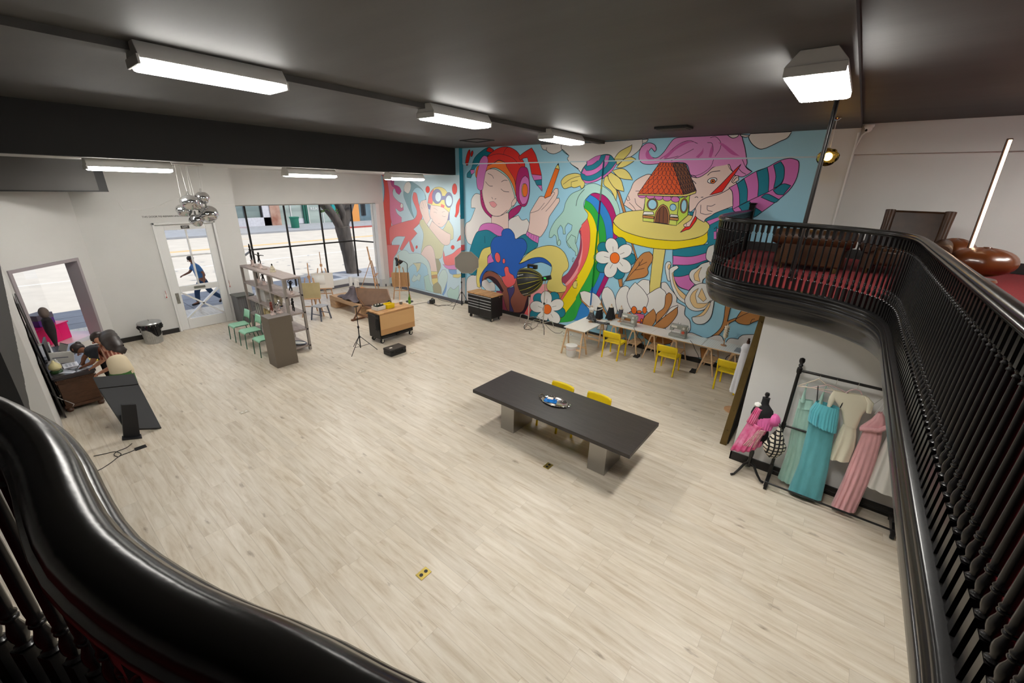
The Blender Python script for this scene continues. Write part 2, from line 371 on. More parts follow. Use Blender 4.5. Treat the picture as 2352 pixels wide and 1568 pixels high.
# wall beside the camera: white below, black paint above (rough edge)
def wy(x): return -.121+(-4.7-x)*.0195
m = MB()
m.ext([(-13.25, wy(-13.25), 0), (-8.0, wy(-8.0), 0), (-8.0, wy(-8.0)-.25, 0), (-13.25, wy(-13.25)-.25, 0)], (0, 0, 2.6))
struct(m.build('wall_left', M_WHITE, flat=True), 'white lower wall behind the desk', 'wall')
m = MB(); edge = []
x = -13.25
while x < -4.0:
    edge.append((x, wy(x)+.004, 2.6+random.uniform(-.012, .012))); x += .045
edge.append((-4.0, wy(-4.0)+.004, 2.6))
m.ext(edge+[(-4.0, wy(-4.0)+.004, ZC), (-13.25, wy(-13.25)+.004, ZC)], (0, -.25, 0)); struct(m.build('wall_left_upper', M_BLACK, flat=True), 'black painted upper wall above the desk', 'wall')
# baseboards of the street wall
m = MB(); m.box((XD, 1.5, 0), (XD+.03, DY0-.08, .13)); m.box((XD, DY1+.1, 0), (XD+.03, 4.98, .13)); cwbox(m, 0, W0, 0, .13, 0, .03); struct(m.build('baseboard_street', M_BASE), 'black baseboard beside the exit door', 'baseboard')
# sign lettering and cable on the wall above the door
m = MB(); add_text(m, 'THIS DOOR TO REMAIN UNLOCKED DURING BUSINESS HOURS', .062, (XD+.006, (DY0+DY1)/2, 3.24), (0, 1, 0), (0, 0, 1)); tag(m.build('door_notice', M_BLACK, flat=True), 'line of small black capital letters above the exit door', 'lettering')
m = MB(); m.tube(cat_rom([(XD+.01, 2.35, 3.62), (XD+.01, 2.4, 3.42), (XD+.01, 3.0, 3.46), (XD+.01, 3.6, 3.70), (XD+.01, 4.3, 3.58), (XD+.01, 4.96, 3.55)]), .006, 5); struct(m.build('trim_6', M_TRIMW), 'thin cable tacked to the wall above the door', 'trim')

# ------------------------------------------------------------------ exit door
dr = struct(thing('door_1', 'white glazed exit door with a crossed lower panel', 'door', (XD-.06, (DY0+DY1)/2, 0)))
hw = (DY1-DY0)/2; z1, z2, z3 = .32, 1.13, 1.30; st = .19
m = MB(); X0, X1 = -.03, .03
m.box((X0, -hw, .01), (X1, -hw+st, DZ)); m.box((X0, hw-st, .01), (X1, hw, DZ)); m.box((X0, -hw+st, .01), (X1, hw-st, z1)); m.box((X0, -hw+st, z2), (X1, hw-st, z3)); m.box((X0, -hw+st, DZ-.15), (X1, hw-st, DZ))
m.box((X0, -.022, z3), (X1, .022, DZ-.15)); m.box((X0, -hw+st, 2.13), (X1, hw-st, 2.17))
m.build('leaf', M_PAINTW, dr, bevel=.008)
m = MB(); m.beam((0, -hw+st, z1), (0, hw-st, z2), .05, .10, up=(1, 0, 0)); m.beam((0, hw-st, z1), (0, -hw+st, z2), .05, .10, up=(1, 0, 0)); m.build('cross_brace', M_PAINTW, dr, bevel=.006)
m = MB(); m.add([(-.005, -hw+st, z1), (-.005, hw-st, z1), (-.005, hw-st, DZ-.15), (-.005, -hw+st, DZ-.15)], [(0, 1, 2, 3)]); m.build('pane', M_GLASS, dr, flat=True)
m = MB()
for s_ in (-1, 1): m.box((-.15, s_*(hw+.06), 0), (.10, s_*(hw+.005), DZ+.06))
m.box((-.15, -hw-.06, DZ+.005), (.10, hw+.06, DZ+.06)); m.build('frame', M_PAINTW, dr, bevel=.008)
m = MB(); m.box((.03, -hw+.05, .82), (.045, -hw+.13, 1.12)); m.tube([(.045, -hw+.09, 1.0), (.09, -hw+.09, 1.0), (.09, -hw+.09, .9), (.045, -hw+.09, .9)], .014); m.build('handle', mat('brushed_steel', (170, 168, 164), .3, metal=.9), dr)
m = MB(); m.box((.03, -.14, 1.18), (.038, .14, 1.25)); m.build('push_plate', mat('brushed_steel', (170, 168, 164), .3, metal=.9), dr)
sg = m = MB(); m.box((.03, -.10, DZ-.125), (.04, .10, DZ-.04)); add_text(m, 'EXIT', .06, (.042, 0, DZ-.083), (0, 1, 0), (0, 0, 1), 1); m.build('exit_sign', [M_DGREY, M_TRIMW], dr, flat=True)

# small things on the street wall
for (px, py, lab) in ((382, 680, 'red tagged pull cord switch on the wall at the handle side of the door'), (527, 655, 'red tagged pull cord switch on the wall by the shelves')):
    p = AX(px, py, XD+.01)
    t = thing('wall_switch', lab, 'switch', tuple(p), 0, 'wall switches by the door')
    m = MB(); m.box((-.01, -.035, -.06), (.012, .035, .06)); m.build('plate', M_TRIMW, t, bevel=.003)
    m = MB(); m.tube([(.02, 0, .16), (.022, .01, .02), (.02, 0, -.02)], .004, 5); m.ell((.02, 0, -.03), (.012, .014, .02), 8, 6); m.build('tag', mat('red_tag', (190, 50, 40), .5), t)
# ------------------------------------------------------------------ the mural (paint shapes lying on the wall)
PAL = dict(sky=(160, 212, 234), pale=(205, 228, 238), red=(222, 42, 36), sal=(233, 98, 100), ros=(224, 104, 150), teal=(28, 128, 150), dteal=(20, 100, 125),  # pale is the sky blue with window light mixed into it
  pink=(214, 120, 192), mag=(172, 26, 108), org=(240, 118, 38), cream=(230, 214, 122), yel=(240, 216, 16), cloud=(232, 227, 224), skin=(240, 212, 203),
  blue=(36, 96, 186), lblue=(95, 150, 215), mint=(174, 217, 207), br=(192, 132, 76), dbr=(124, 78, 54), green=(44, 168, 66), rb=(48, 132, 208), hair=(226, 148, 206), dhair=(206, 100, 172),
  maroon=(158, 66, 92), purp=(74, 64, 112), brown=(146, 88, 72), dark=(52, 26, 40), white=(238, 236, 232), lime=(214, 226, 108), lime2=(196, 222, 82), roof=(226, 92, 40), peach=(240, 206, 150),
  ink=(26, 26, 44), gink=(120, 128, 142), olive=(208, 207, 164), dolive=(150, 146, 112), vio=(112, 116, 164), wave=(200, 228, 225), bucket=(112, 160, 176), brt=(232, 40, 30), lrose=(240, 160, 165), blk=(20, 20, 24))
PK = list(PAL)
CROP = dict(A=(860, 320, 4.125), B=(1050, 320, 3.563), C=(1200, 300, 5.345), D=(1200, 520, 5.345), E=(1400, 290, 4.523), F=(1480, 520, 5.6), G=(960, 540, 6.533), H=(1260, 640, 4.704))
MUR = []
def s_(crop, col, pts, ink=1, closed=True, corner=62): MUR.append((crop, col, pts, ink, closed, corner))
def e_(crop, col, cx, cy, rx, ry, rot=0, ink=1):
    c, s = math.cos(R(rot)), math.sin(R(rot))
    s_(crop, col, [(cx+rx*math.cos(a)*c-ry*math.sin(a)*s, cy+rx*math.cos(a)*s+ry*math.sin(a)*c) for a in [2*PI*k/10 for k in range(10)]], ink, True, 180)
def l_(crop, pts, wd=1.0): MUR.append((crop, 'ink', pts, wd, False, 62))
# --- section by the window, window glare washed into its colours and outlines
s_('A','wave',[(165,1310),(168,1200),(200,1100),(260,1050),(310,1058),(330,1080),(420,1080),(500,1140),(540,1260),(560,1370),(610,1460),(480,1430),(325,1395),(250,1380)])
s_('A','sky',[(325,1395),(305,1270),(340,1200),(420,1165),(490,1200),(512,1290),(470,1300),(480,1430)])
s_('A','mint',[(490,1430),(468,1300),(515,1280),(530,1360),(600,1460)])
s_('A','olive',[(365,1172),(440,1170),(428,1225),(402,1260),(396,1210)])
s_('A','wave',[(350,1330),(375,1280),(400,1300),(420,1270),(440,1290),(425,1345),(410,1330),(370,1350)])
s_('A','lblue',[(640,1470),(690,1340),(680,1430),(655,1480)],0)
s_('A','wave',[(600,1330),(640,1240),(675,1235),(695,1300),(670,1400),(640,1470),(600,1450)])
s_('A','mint',[(700,1500),(690,1450),(720,1400),(755,1420),(800,1380),(800,1530)])
s_('A','cloud',[(800,1530),(810,1430),(850,1360),(868,1340),(868,1545)])
s_('A','blue',[(38,340),(80,340),(95,480),(85,600),(58,605),(45,450)])
s_('A','sky',[(40,345),(76,345),(90,480),(82,590),(58,600),(45,450)],0)
s_('A','red',[(76,338),(150,338),(180,420),(165,600),(160,900),(170,1100),(160,1280),(120,1310),(100,1000),(72,720),(60,620),(85,600),(95,480)])
s_('A','ros',[(112,338),(190,345),(185,430),(222,440),(172,480),(182,540),(230,590),(270,610),(276,670),(240,682),(198,650),(215,700),(258,740),(250,820),(180,855),(150,720),(142,520)])
s_('A','mag',[(148,345),(185,345),(186,430),(235,450),(256,490),(235,525),(206,502),(190,460),(160,430)])
s_('A','sal',[(108,1000),(240,1000),(215,1070),(182,1130),(168,1290),(120,1310)])
s_('A','bucket',[(330,395),(430,450),(480,520),(492,570),(430,640),(380,755),(345,700),(300,600),(275,520),(290,440)])
s_('A','sky',[(415,455),(470,500),(486,560),(430,660),(380,755),(350,650),(350,540),(375,475)])
s_('A','sal',[(150,830),(215,800),(300,775),(380,750),(402,680),(362,570),(370,500),(400,515),(418,600),(452,720),(430,790),(370,850),(405,890),(370,930),(345,960),(377,1040),(370,1070),(350,1050),(328,960),(300,1000),(262,1050),(238,1040),(292,920),(200,925),(150,1000),(142,900)])
s_('A','white',[(282,490),(280,450),(300,410),(330,400),(346,430),(340,480),(318,512)])
for a in ((505,475,20,33,0),(760,470,24,52,0),(828,727,17,26,0),(742,1022,17,20,0),(400,1020,9,16,10),(258,628,12,22,0)): e_('A','red' if a[0]!=258 else 'white',*a)
s_('A','red',[(836,545),(805,560),(775,620),(770,690),(760,730),(775,740),(800,690),(807,620),(832,580)])
s_('A','red',[(815,905),(838,925),(830,945),(797,960),(780,968),(795,935)])
s_('A','sal',[(655,1050),(668,1110),(740,1080),(800,1030),(866,1012),(868,1150),(800,1190),(780,1230),(690,1215),(652,1140)])
s_('A','pink',[(645,1180),(700,1195),(780,1185),(775,1232),(690,1225)])
s_('A','lblue',[(700,1232),(778,1235),(780,1290),(720,1272)])
s_('A','cream',[(745,1280),(840,1272),(800,1310),(745,1305)])
s_('A','dolive',[(575,1130),(610,1135),(630,1200),(600,1280),(590,1240)])
s_('A','olive',[(440,760),(470,760),(520,800),(560,860),(640,860),(700,760),(745,840),(748,942),(715,960),(660,1010),(640,1110),(590,1132),(440,1085),(465,900),(428,800)])
s_('A','skin',[(440,1085),(480,1020),(530,1004),(562,1050),(580,1150),(596,1260),(538,1260),(515,1160)])
s_('A','cream',[(536,1250),(596,1252),(602,1370),(560,1390),(545,1340)])
s_('A','br',[(540,1288),(594,1280),(596,1312),(545,1318)])
s_('A','dolive',[(556,1385),(600,1350),(632,1400),(636,1462),(560,1450)])
s_('A','vio',[(505,610),(535,630),(532,668),(510,655)]); s_('A','vio',[(688,700),(712,680),(712,762),(682,768)])
s_('A','skin',[(535,620),(640,640),(706,690),(690,770),(660,815),(625,832),(570,795),(525,720)])
s_('A','cream',[(503,605),(520,520),(560,465),(612,450),(665,470),(695,510),(738,570),(710,692),(640,640),(545,622)])
s_('A','sal',[(504,602),(524,512),(562,468),(556,560),(548,612)])
s_('A','sal',[(632,610),(665,625),(660,650),(628,640)],0)
e_('A','vio',594,540,47,70); e_('A','pale',604,545,28,46); e_('A','vio',704,574,39,73); e_('A','pale',706,582,31,52)
s_('A','vio',[(632,535),(670,535),(670,572),(634,575)],0)
for p in ([(560,650),(580,658),(598,674)],[(640,692),(655,684),(668,684)],[(560,688),(580,690),(590,700)],[(640,722),(660,732),(675,730)],[(605,795),(620,800)]): l_('A',p,.8)
s_('A','skin',[(428,645),(440,590),(470,575),(490,572),(508,640),(530,750),(600,820),(670,872),(722,900),(716,980),(682,1004),(640,985),(560,890),(505,820),(470,765)])
for p in ([(455,580),(465,620),(475,650)],[(478,575),(485,620),(492,650)],[(440,640),(455,655)],[(670,872),(690,885)]): l_('A',p,.7)
s_('A','white',[(498,805),(535,748),(552,758),(518,836)])
# --- girl with headphones
s_('B','cloud',[(215,455),(190,450),(150,445),(118,490),(115,560),(150,560),(110,660),(72,690),(62,760),(85,840),(118,862),(180,740),(280,690),(280,640)])
s_('B','cloud',[(425,660),(500,620),(530,660),(570,650),(590,690),(570,760),(540,800),(480,815),(420,735)])
s_('B','cloud',[(76,1240),(80,1150),(110,1115),(160,1110),(180,1200),(300,1240),(300,1320),(76,1340)])
s_('B','teal',[(175,750),(260,740),(330,780),(275,900),(190,1000),(150,1115),(100,1100),(76,1060),(110,890),(140,800)])
s_('B','teal',[(475,820),(565,775),(662,850),(655,880),(545,950)])
s_('B','skin',[(280,600),(420,560),(420,740),(380,745),(280,690)])
s_('B','pink',[(172,752),(195,705),(240,685),(310,690),(370,720),(388,750),(360,792),(320,782),(250,742)])
s_('B','mag',[(188,412),(206,410),(215,500),(250,570),(288,612),(280,645),(225,590),(195,520)])
s_('B','mag',[(428,592),(500,540),(532,545),(500,602),(424,658)])
for k in range(7): l_('B',[(190+4*k+k*k*1.0,440+26*k),(212+5*k+k*k*.6,436+24*k)],.7)
s_('B','teal',[(268,66),(215,90),(150,150),(115,240),(82,280),(80,310),(112,316),(150,232),(190,190),(250,140),(305,90)])
s_('B','pink',[(108,250),(140,246),(142,272),(115,288)])
s_('B','red',[(265,66),(305,85),(285,108),(243,96)])
s_('B','org',[(188,208),(160,230),(150,290),(162,322),(190,300)])
s_('B','mint',[(238,245),(310,230),(400,275),(455,345),(482,440),(490,500),(440,575),(400,600),(212,430),(210,330)])
s_('B','skin',[(245,252),(300,242),(352,266),(420,325),(460,430),(470,490),(440,560),(400,600),(345,627),(290,622),(240,570),(212,480),(205,400),(222,305)])
s_('B','org',[(232,262),(212,300),(205,215),(250,212),(310,192),(345,173),(400,188),(405,220),(452,290),(478,370),(482,470),(455,372),(400,285),(310,232)])
s_('B','red',[(248,152),(290,105),(350,70),(420,62),(490,95),(530,150),(552,190),(556,230),(512,250),(492,300),(482,400),(470,330),(405,222),(397,190),(345,170),(310,190),(236,222)])
for p in ([(258,140),(330,120),(400,128),(470,160),(512,210)],[(385,125),(395,90),(420,62)]): l_('B',p,.9)
s_('B','pink',[(222,135),(250,140),(258,180),(228,290),(210,405),(190,420),(166,395),(160,310),(190,180)])
s_('B','red',[(508,142),(555,105),(615,70),(645,120),(665,185),(686,270),(692,300),(610,288),(595,210),(580,150),(550,155),(520,172)])
s_('B','pink',[(608,285),(692,295),(693,332),(638,342)]); s_('B','teal',[(634,335),(692,328),(693,377),(656,378)]); s_('B','pink',[(655,374),(693,376),(697,425)])
s_('B','mag',[(540,225),(575,240),(592,330),(592,450),(570,532),(540,550),(503,520),(485,470),(480,370),(495,280),(515,235)])
s_('B','pink',[(558,296),(586,330),(588,440),(565,520),(532,532),(510,480),(510,390),(530,322)])
e_('B','cream',546,416,18,54); e_('B','org',556,416,22,54)
s_('B','skin',[(450,510),(478,474),(488,505),(466,540),(445,546)])
for p in ([(232,345),(250,368),(270,382),(292,382)],[(252,278),(285,295),(300,320)],[(358,405),(385,425),(425,430)],[(362,348),(385,335),(412,336)],[(283,472),(292,488)],[(308,488),(320,484)],[(280,622),(345,628),(412,578)],[(225,790),(228,850)]): l_('B',p,1.0)
s_('B','lrose',[(262,515),(290,507),(305,512),(327,535),(305,557),(280,545)],.5)
s_('B','skin',[(720,470),(760,460),(800,405),(825,402),(827,440),(812,482),(835,480),(836,510),(790,580),(752,640),(742,700),(705,770),(670,800),(610,772),(578,755),(590,690),(598,600),(612,570),(660,490),(682,465)])
for p in ([(600,602),(640,590),(670,575),(715,520)],[(690,578),(740,525),(800,440)],[(725,590),(770,540),(812,484)],[(784,430),(800,436)]): l_('B',p,.8)
s_('B','org',[(803,235),(837,246),(765,462),(720,482),(712,474)],1,True,20)
s_('B','cream',[(803,235),(828,195),(838,246)],1,True,20); s_('B','blk',[(820,210),(830,193),(834,214)],0,True,20)
s_('B','pink',[(572,752),(610,772),(670,795),(663,852),(610,822),(563,782)])
for k in range(4): l_('B',[(590+20*k,768+8*k),(582+20*k,800+10*k)],.6)
s_('B','maroon',[(320,1235),(380,1225),(470,1240),(620,1180),(700,1200),(640,1330),(540,1440),(380,1440),(330,1300)],0)
s_('B','lrose',[(572,1290),(640,1200),(730,1180),(760,1240),(640,1330),(570,1380)],0)
s_('B','sal',[(545,1430),(570,1370),(660,1310),(760,1290),(720,1480),(640,1470)],0)
s_('B','brown',[(200,1190),(215,1110),(250,1080),(300,1085),(350,1120),(372,1160),(420,1212),(455,1212),(482,1132),(520,1062),(560,1100),(602,1200),(590,1330),(530,1440),(420,1420),(380,1300),(350,1200),(300,1150),(240,1140)])
s_('B','sky',[(202,1190),(225,1150),(270,1135),(330,1165),(352,1240),(200,1240)])
s_('B','cloud',[(203,1200),(205,1160),(240,1146),(262,1172),(285,1165),(308,1185),(312,1240),(250,1240)])
s_('B','dark',[(215,1142),(270,1118),(330,1150),(382,1240),(368,1252),(318,1190),(260,1140)],0)
s_('B','dark',[(580,1270),(588,1330),(545,1440),(440,1430),(530,1408),(562,1330)],0)
s_('B','purp',[(408,1220),(470,1205),(466,1250),(436,1320),(465,1410),(430,1420),(425,1290)])
s_('B','cream',[(272,876),(210,900),(180,970),(165,1050),(158,1150),(165,1205),(188,1215),(192,1150),(215,1080),(252,1020),(250,960),(278,930)])
s_('B','pink',[(272,935),(250,970),(250,1018),(305,1000)])
s_('B','blue',[(365,790),(365,760),(385,735),(430,732),(465,770),(475,815),(530,808),(565,840),(571,890),(550,940),(507,1020),(560,1000),(620,970),(700,962),(762,1008),(772,1042),(740,1022),(680,1005),(590,1030),(520,1065),(500,1110),(478,1150),(440,1180),(380,1130),(270,1072),(215,1112),(193,1210),(185,1140),(210,1080),(260,1020),(302,1000),(280,920),(278,850),(310,800)])
s_('B','cream',[(505,1018),(560,950),(640,895),(740,868),(820,880),(880,930),(911,1010),(905,1060),(870,1095),(857,1150),(872,1190),(915,1208),(880,1246),(800,1252),(745,1232),(733,1190),(760,1120),(776,1050),(760,1010),(700,968),(620,970),(540,1004)])
s_('B','br',[(740,1235),(800,1254),(880,1246),(914,1210),(890,1275),(820,1305),(760,1290)])
s_('B','sal',[(386,1060),(400,1040),(420,1045),(430,1090),(460,1112),(470,1140),(486,1132),(472,1180),(440,1205),(410,1210),(380,1172),(362,1125),(395,1116)])
e_('B','sal',332,966,22,42,-10); e_('B','sal',383,995,11,21)
# --- rainbow, hood, striped ball
s_('C','cloud',[(230,172),(490,148),(745,140),(820,150),(1480,105),(1482,160),(1440,240),(1340,320),(1200,400),(1000,420),(850,420),(800,430),(722,520),(680,470),(600,410),(558,345),(580,308),(500,230),(460,262),(390,286),(330,270),(300,242),(258,230)])
s_('C','cloud',[(1480,112),(1552,104),(1530,142),(1482,160)])
for p in ([(600,412),(690,468)],[(305,205),(300,242)],[(490,165),(485,215),(520,265),(580,308)]): l_('C',p)
b0=[(880,768),(970,778),(1050,835),(1110,930),(1150,1040),(1168,1180),(1162,1330),(1150,1500),(1120,1640),(1060,1806),(1000,1930),(935,2060)]
b1=[(850,785),(940,840),(1020,940),(1080,1060),(1105,1180),(1112,1330),(1090,1500),(1050,1660),(1000,1800),(940,1930),(895,2040)]
b2=[(795,850),(870,900),(930,980),(985,1080),(1015,1190),(1030,1330),(1010,1480),(980,1640),(930,1800),(850,1960),(730,2130),(640,2320)]
b3=[(773,945),(830,985),(880,1050),(920,1150),(938,1270),(942,1380),(935,1500),(890,1640),(820,1790),(740,1930),(650,2080),(560,2200),(450,2330),(390,2390)]
b4=[(812,1060),(842,1180),(850,1300),(838,1440),(800,1580),(730,1720),(640,1850),(560,1970),(470,2110),(430,2230)]
b5=[(700,1225),(720,1300),(722,1400),(700,1500),(650,1620),(570,1740),(500,1830),(540,1930),(480,2040),(420,2180)]
s_('C','mag',b0+b1[::-1],.6); s_('C','rb',b1+[(900,2120),(860,2320)]+b2[::-1],.5); s_('C','green',b2+b3[::-1],.5); s_('C','yel',b3+b4[::-1],.5); s_('C','sal',b4+b5[::-1],.6)
s_('C','maroon',[(700,1225),(712,1300),(708,1400),(690,1500),(640,1600),(560,1740),(488,1800),(486,1850),(520,1880),(600,1790),(690,1640),(745,1480),(748,1340),(735,1240)],.4)
s_('C','lrose',[(735,1240),(752,1380),(740,1500),(690,1650),(600,1800),(520,1890),(545,1900),(640,1800),(720,1660),(752,1520),(758,1380)],0)
e_('D','cream',655,712,36,48,20)
s_('C','mint',[(800,668),(900,648),(1000,688),(1090,760),(1150,850),(1190,960),(1196,1040),(1180,1090),(1150,1040),(1110,930),(1045,830),(965,775),(880,768),(805,830),(773,890),(782,960),(822,1020),(812,1080),(750,1150),(700,1222),(655,1390),(580,1440),(545,1380),(545,1290),(600,1220),(612,1160),(560,1133),(525,1190),(528,1268),(500,1268),(495,1200),(470,1158),(432,1220),(440,1300),(470,1390),(450,1410),(424,1390),(415,1300),(390,1275),(360,1310),(328,1310),(342,1220),(400,1110),(500,990),(532,880),(600,780),(720,722)],.8)
s_('D','mint',[(545,185),(600,265),(650,315),(652,355),(668,360),(682,325),(678,275),(650,190),(655,130),(600,100)],.8)
e_('D','mint',450,200,20,36,5,.8); e_('D','sky',622,408,10,26,10,.8)
l_('C',[(658,925),(670,860),(700,790),(760,720),(790,682)])
for p in ([(1130,350),(1200,260),(1355,174),(1330,262),(1250,352),(1165,422)],[(1150,455),(1240,362),(1330,324),(1400,350),(1330,402),(1230,452)],[(1100,490),(1220,464),(1300,510),(1356,606),(1200,582)],[(1010,560),(1050,560),(1130,690),(1162,760),(1150,862),(1090,740),(1000,662)],[(1050,540),(1090,510),(1200,590),(1235,680),(1250,747),(1140,712),(1060,600)],[(722,545),(640,524),(540,550),(480,610),(480,660),(515,712),(600,690),(640,700),(712,678),(715,705),(742,705),(765,660),(760,620)]): s_('C','cream',p)
for p in ([(722,552),(600,590),(500,660)],[(600,690),(600,630),(680,610)],[(1250,352),(1130,350)]): l_('C',p,.8)
s_('C','br',[(1160,730),(1192,752),(1272,1000),(1240,1010)])
s_('C','teal',[(718,525),(760,440),(860,350),(1000,295),(1085,300),(1132,350),(1156,395),(1130,450),(1050,540),(950,612),(850,642),(780,640),(730,592)])
s_('C','pink',[(815,372),(900,320),(972,298),(945,365),(880,418),(812,437)],.7)
s_('C','pink',[(755,455),(802,492),(900,475),(990,405),(1030,300),(1080,304),(1040,420),(930,520),(820,556),(728,522)],.7)
s_('C','pink',[(732,602),(850,618),(960,575),(1080,480),(1152,390),(1156,405),(1090,505),(960,605),(850,642),(780,640)],.7)
# --- boy building the little house
s_('E','hair',[(310,330),(330,230),(400,175),(470,190),(490,240),(475,266),(440,225),(410,262),(430,310),(490,330),(560,280),(640,170),(690,125),(800,98),(1000,90),(1240,88),(1360,84),(1395,170),(1415,250),(1430,380),(1420,420),(1482,470),(1430,505),(1380,525),(1340,520),(1260,500),(1000,520),(900,540),(840,500),(790,385),(600,380),(420,396),(340,382)])
s_('E','skin',[(835,520),(920,533),(1010,485),(1090,420),(1232,392),(1262,440),(1290,485),(1310,530),(1320,610),(1200,700),(1000,760),(850,885),(828,885),(825,700),(890,660)])
s_('E','hair',[(1060,425),(1085,330),(1230,340),(1330,350),(1232,394),(1140,412)],0)
s_('E','skin',[(1268,575),(1300,520),(1340,513),(1342,560),(1290,592)])
for p in ([(1020,170),(1070,180),(1080,260),(1060,320)],[(1050,120),(1110,112),(1160,170),(1150,240),(1100,315)],[(520,350),(600,290),(720,190),(830,150),(920,180)],[(570,340),(640,330),(720,310)],[(640,360),(760,300),(880,235)],[(1085,335),(1050,420),(960,490),(870,520)],[(1180,180),(1230,240),(1320,285)],[(1380,345),(1420,430),(1480,472)],[(1330,420),(1370,470),(1420,500)],[(1230,395),(1250,440),(1290,480)]): l_('E',p,.7)
for p in ([(560,320),(660,240),(790,160),(900,165),(820,175),(700,240),(600,330)],[(1130,165),(1200,190),(1330,290),(1360,310),(1270,290),(1180,210)],[(400,240),(380,290),(400,340),(480,350),(430,300)],[(900,320),(960,260),(980,220),(975,280),(930,330)],[(1070,190),(1080,270),(1060,325),(1035,320),(1050,250)]): s_('E','dhair',p,0)
e_('E','white',1068,562,50,27,-14); e_('E','org',1074,571,24,22); e_('E','blk',1074,571,11,10,0,0)
for p in ([(1018,510),(1060,475),(1150,462)],[(843,506),(880,512),(905,532)],[(860,560),(885,580),(900,598)],[(885,740),(905,732),(920,742)],[(950,738),(975,735)],[(1285,575),(1310,540),(1330,530)]): l_('E',p)
s_('E','sky',[(1040,1000),(1130,930),(1130,1131),(1030,1131)],0)
s_('E','teal',[(820,890),(1000,880),(1280,850),(1300,900),(1150,960),(1120,1131),(1000,1131),(1030,1000),(900,980)],.6)
for p in ([(1010,985),(1150,935),(1150,970),(1030,1030)],[(1035,1085),(1130,1060),(1130,1100),(1035,1131)]): s_('E','pink',p,.7)
s_('E','pink',[(1240,640),(1330,590),(1400,540),(1520,470),(1640,425),(1750,365),(1850,335),(1920,340),(1967,372),(1960,480),(1920,590),(1840,690),(1720,790),(1590,886),(1500,945),(1420,930),(1300,885),(1278,850),(1282,760),(1272,680)])
for p in ([(1325,595),(1400,545),(1432,650),(1430,780),(1352,822),(1348,690)],[(1528,470),(1640,425),(1656,540),(1650,682),(1540,732),(1548,600)],[(1705,402),(1780,365),(1815,430),(1812,530),(1780,605),(1705,642),(1728,520)],[(1700,665),(1800,598),(1885,615),(1805,712),(1740,705)],[(1572,735),(1640,702),(1765,762),(1712,792)],[(1340,830),(1452,775),(1500,830),(1585,888),(1500,945),(1420,925)]): s_('E','teal',p,.9)
l_('E',[(1282,860),(1440,778),(1650,680),(1770,605),(1812,540)])
s_('E','brt',[(1368,392),(1330,455),(1170,680),(1040,715),(1160,600),(1290,465)],1,True,40)
s_('C','skin',[(1600,540),(1520,540),(1380,620),(1330,720),(1290,800),(1245,910),(1360,985),(1400,1010),(1480,1030),(1500,900),(1530,800),(1560,640)])
for p in ([(1300,800),(1320,850),(1290,860),(1278,830)],[(1310,880),(1360,930),(1400,990)],[(1380,830),(1400,900),(1470,960)],[(1390,740),(1440,740)],[(1365,985),(1375,1010),(1392,1015)]): l_('C',p,.8)
# table, pole
s_('D','br',[(1335,195),(1352,195),(1415,400),(1398,418)])
s_('D','cream',[(1612,260),(1757,270),(1690,760),(1545,880)],1,True,20)
s_('C','yel',[(1113,1120),(1150,1165),(1250,1235),(1500,1312),(1800,1347),(2000,1342),(2200,1290),(2292,1160),(2268,1356),(2150,1422),(1900,1457),(1600,1442),(1300,1370),(1160,1290),(1115,1240)])
s_('C','cream',[(1113,1110),(1160,1040),(1260,1000),(1400,980),(1700,970),(2050,1035),(2200,1085),(2292,1150),(2282,1225),(2200,1292),(2000,1342),(1800,1347),(1500,1312),(1250,1235),(1150,1165)])
# house
s_('C','lime2',[(1920,830),(2055,790),(2030,1040),(1890,1165)],1,True,20)
s_('C','lime',[(1515,770),(1925,820),(1890,1165),(1478,1108)],1,True,20)
for k in range(5): e_('C','pink',1470+102*k,790+13*k,52,36,5,.8)
for k in range(3): e_('C','pink',2000+50*k,790-22*k,28,30,0,.8)
s_('C','cream',[(1418,768),(1978,782),(2135,735),(2130,768),(1980,808),(1418,792)],1,True,20)
s_('C','dbr',[(1838,392),(2003,405),(2137,738),(1978,786)],1,True,20); s_('C','roof',[(1688,390),(1842,395),(1978,786),(1418,776)],1,True,20)
def shing(q, rows, n0):
    for r in range(1, rows+1):
        v = r/rows; n = n0+r//2
        for k in range(n+1):
            u0 = max(0, (k-.5*(r % 2))/n); u1 = min(1, (k+1-.5*(r % 2))/n)
            if u1-u0 < .02: continue
            def P(u, v_):
                a = [q[0][i]+(q[1][i]-q[0][i])*u for i in (0, 1)]; b = [q[3][i]+(q[2][i]-q[3][i])*u for i in (0, 1)]
                return (a[0]+(b[0]-a[0])*v_, a[1]+(b[1]-a[1])*v_)
            l_('C', [P(u0, v-.13), P(u0+(u1-u0)*.2, v-.03), P((u0+u1)/2, v), P(u0+(u1-u0)*.8, v-.03), P(u1, v-.13)], .7)
shing([(1688,390),(1842,395),(1978,780),(1418,770)], 7, 5); shing([(1842,395),(2003,405),(2130,735),(1978,780)], 7, 3)
e_('C','br',1597,905,66,72); e_('C','sky',1597,905,54,60); e_('C','rb',1850,940,39,42,0,.7); e_('C','sky',1850,942,34,36,0,0); e_('C','br',1984,922,46,90,5); e_('C','sky',1984,922,34,74,5)
s_('C','br',[(1612,1120),(1640,1000),(1690,925),(1730,903),(1782,945),(1808,1050),(1798,1150)]); s_('C','dbr',[(1632,1122),(1655,1010),(1700,942),(1732,925),(1770,965),(1788,1060),(1782,1146)])
for k in range(2): l_('C',[(1690+45*k,945),(1680+48*k,1132)],.8)
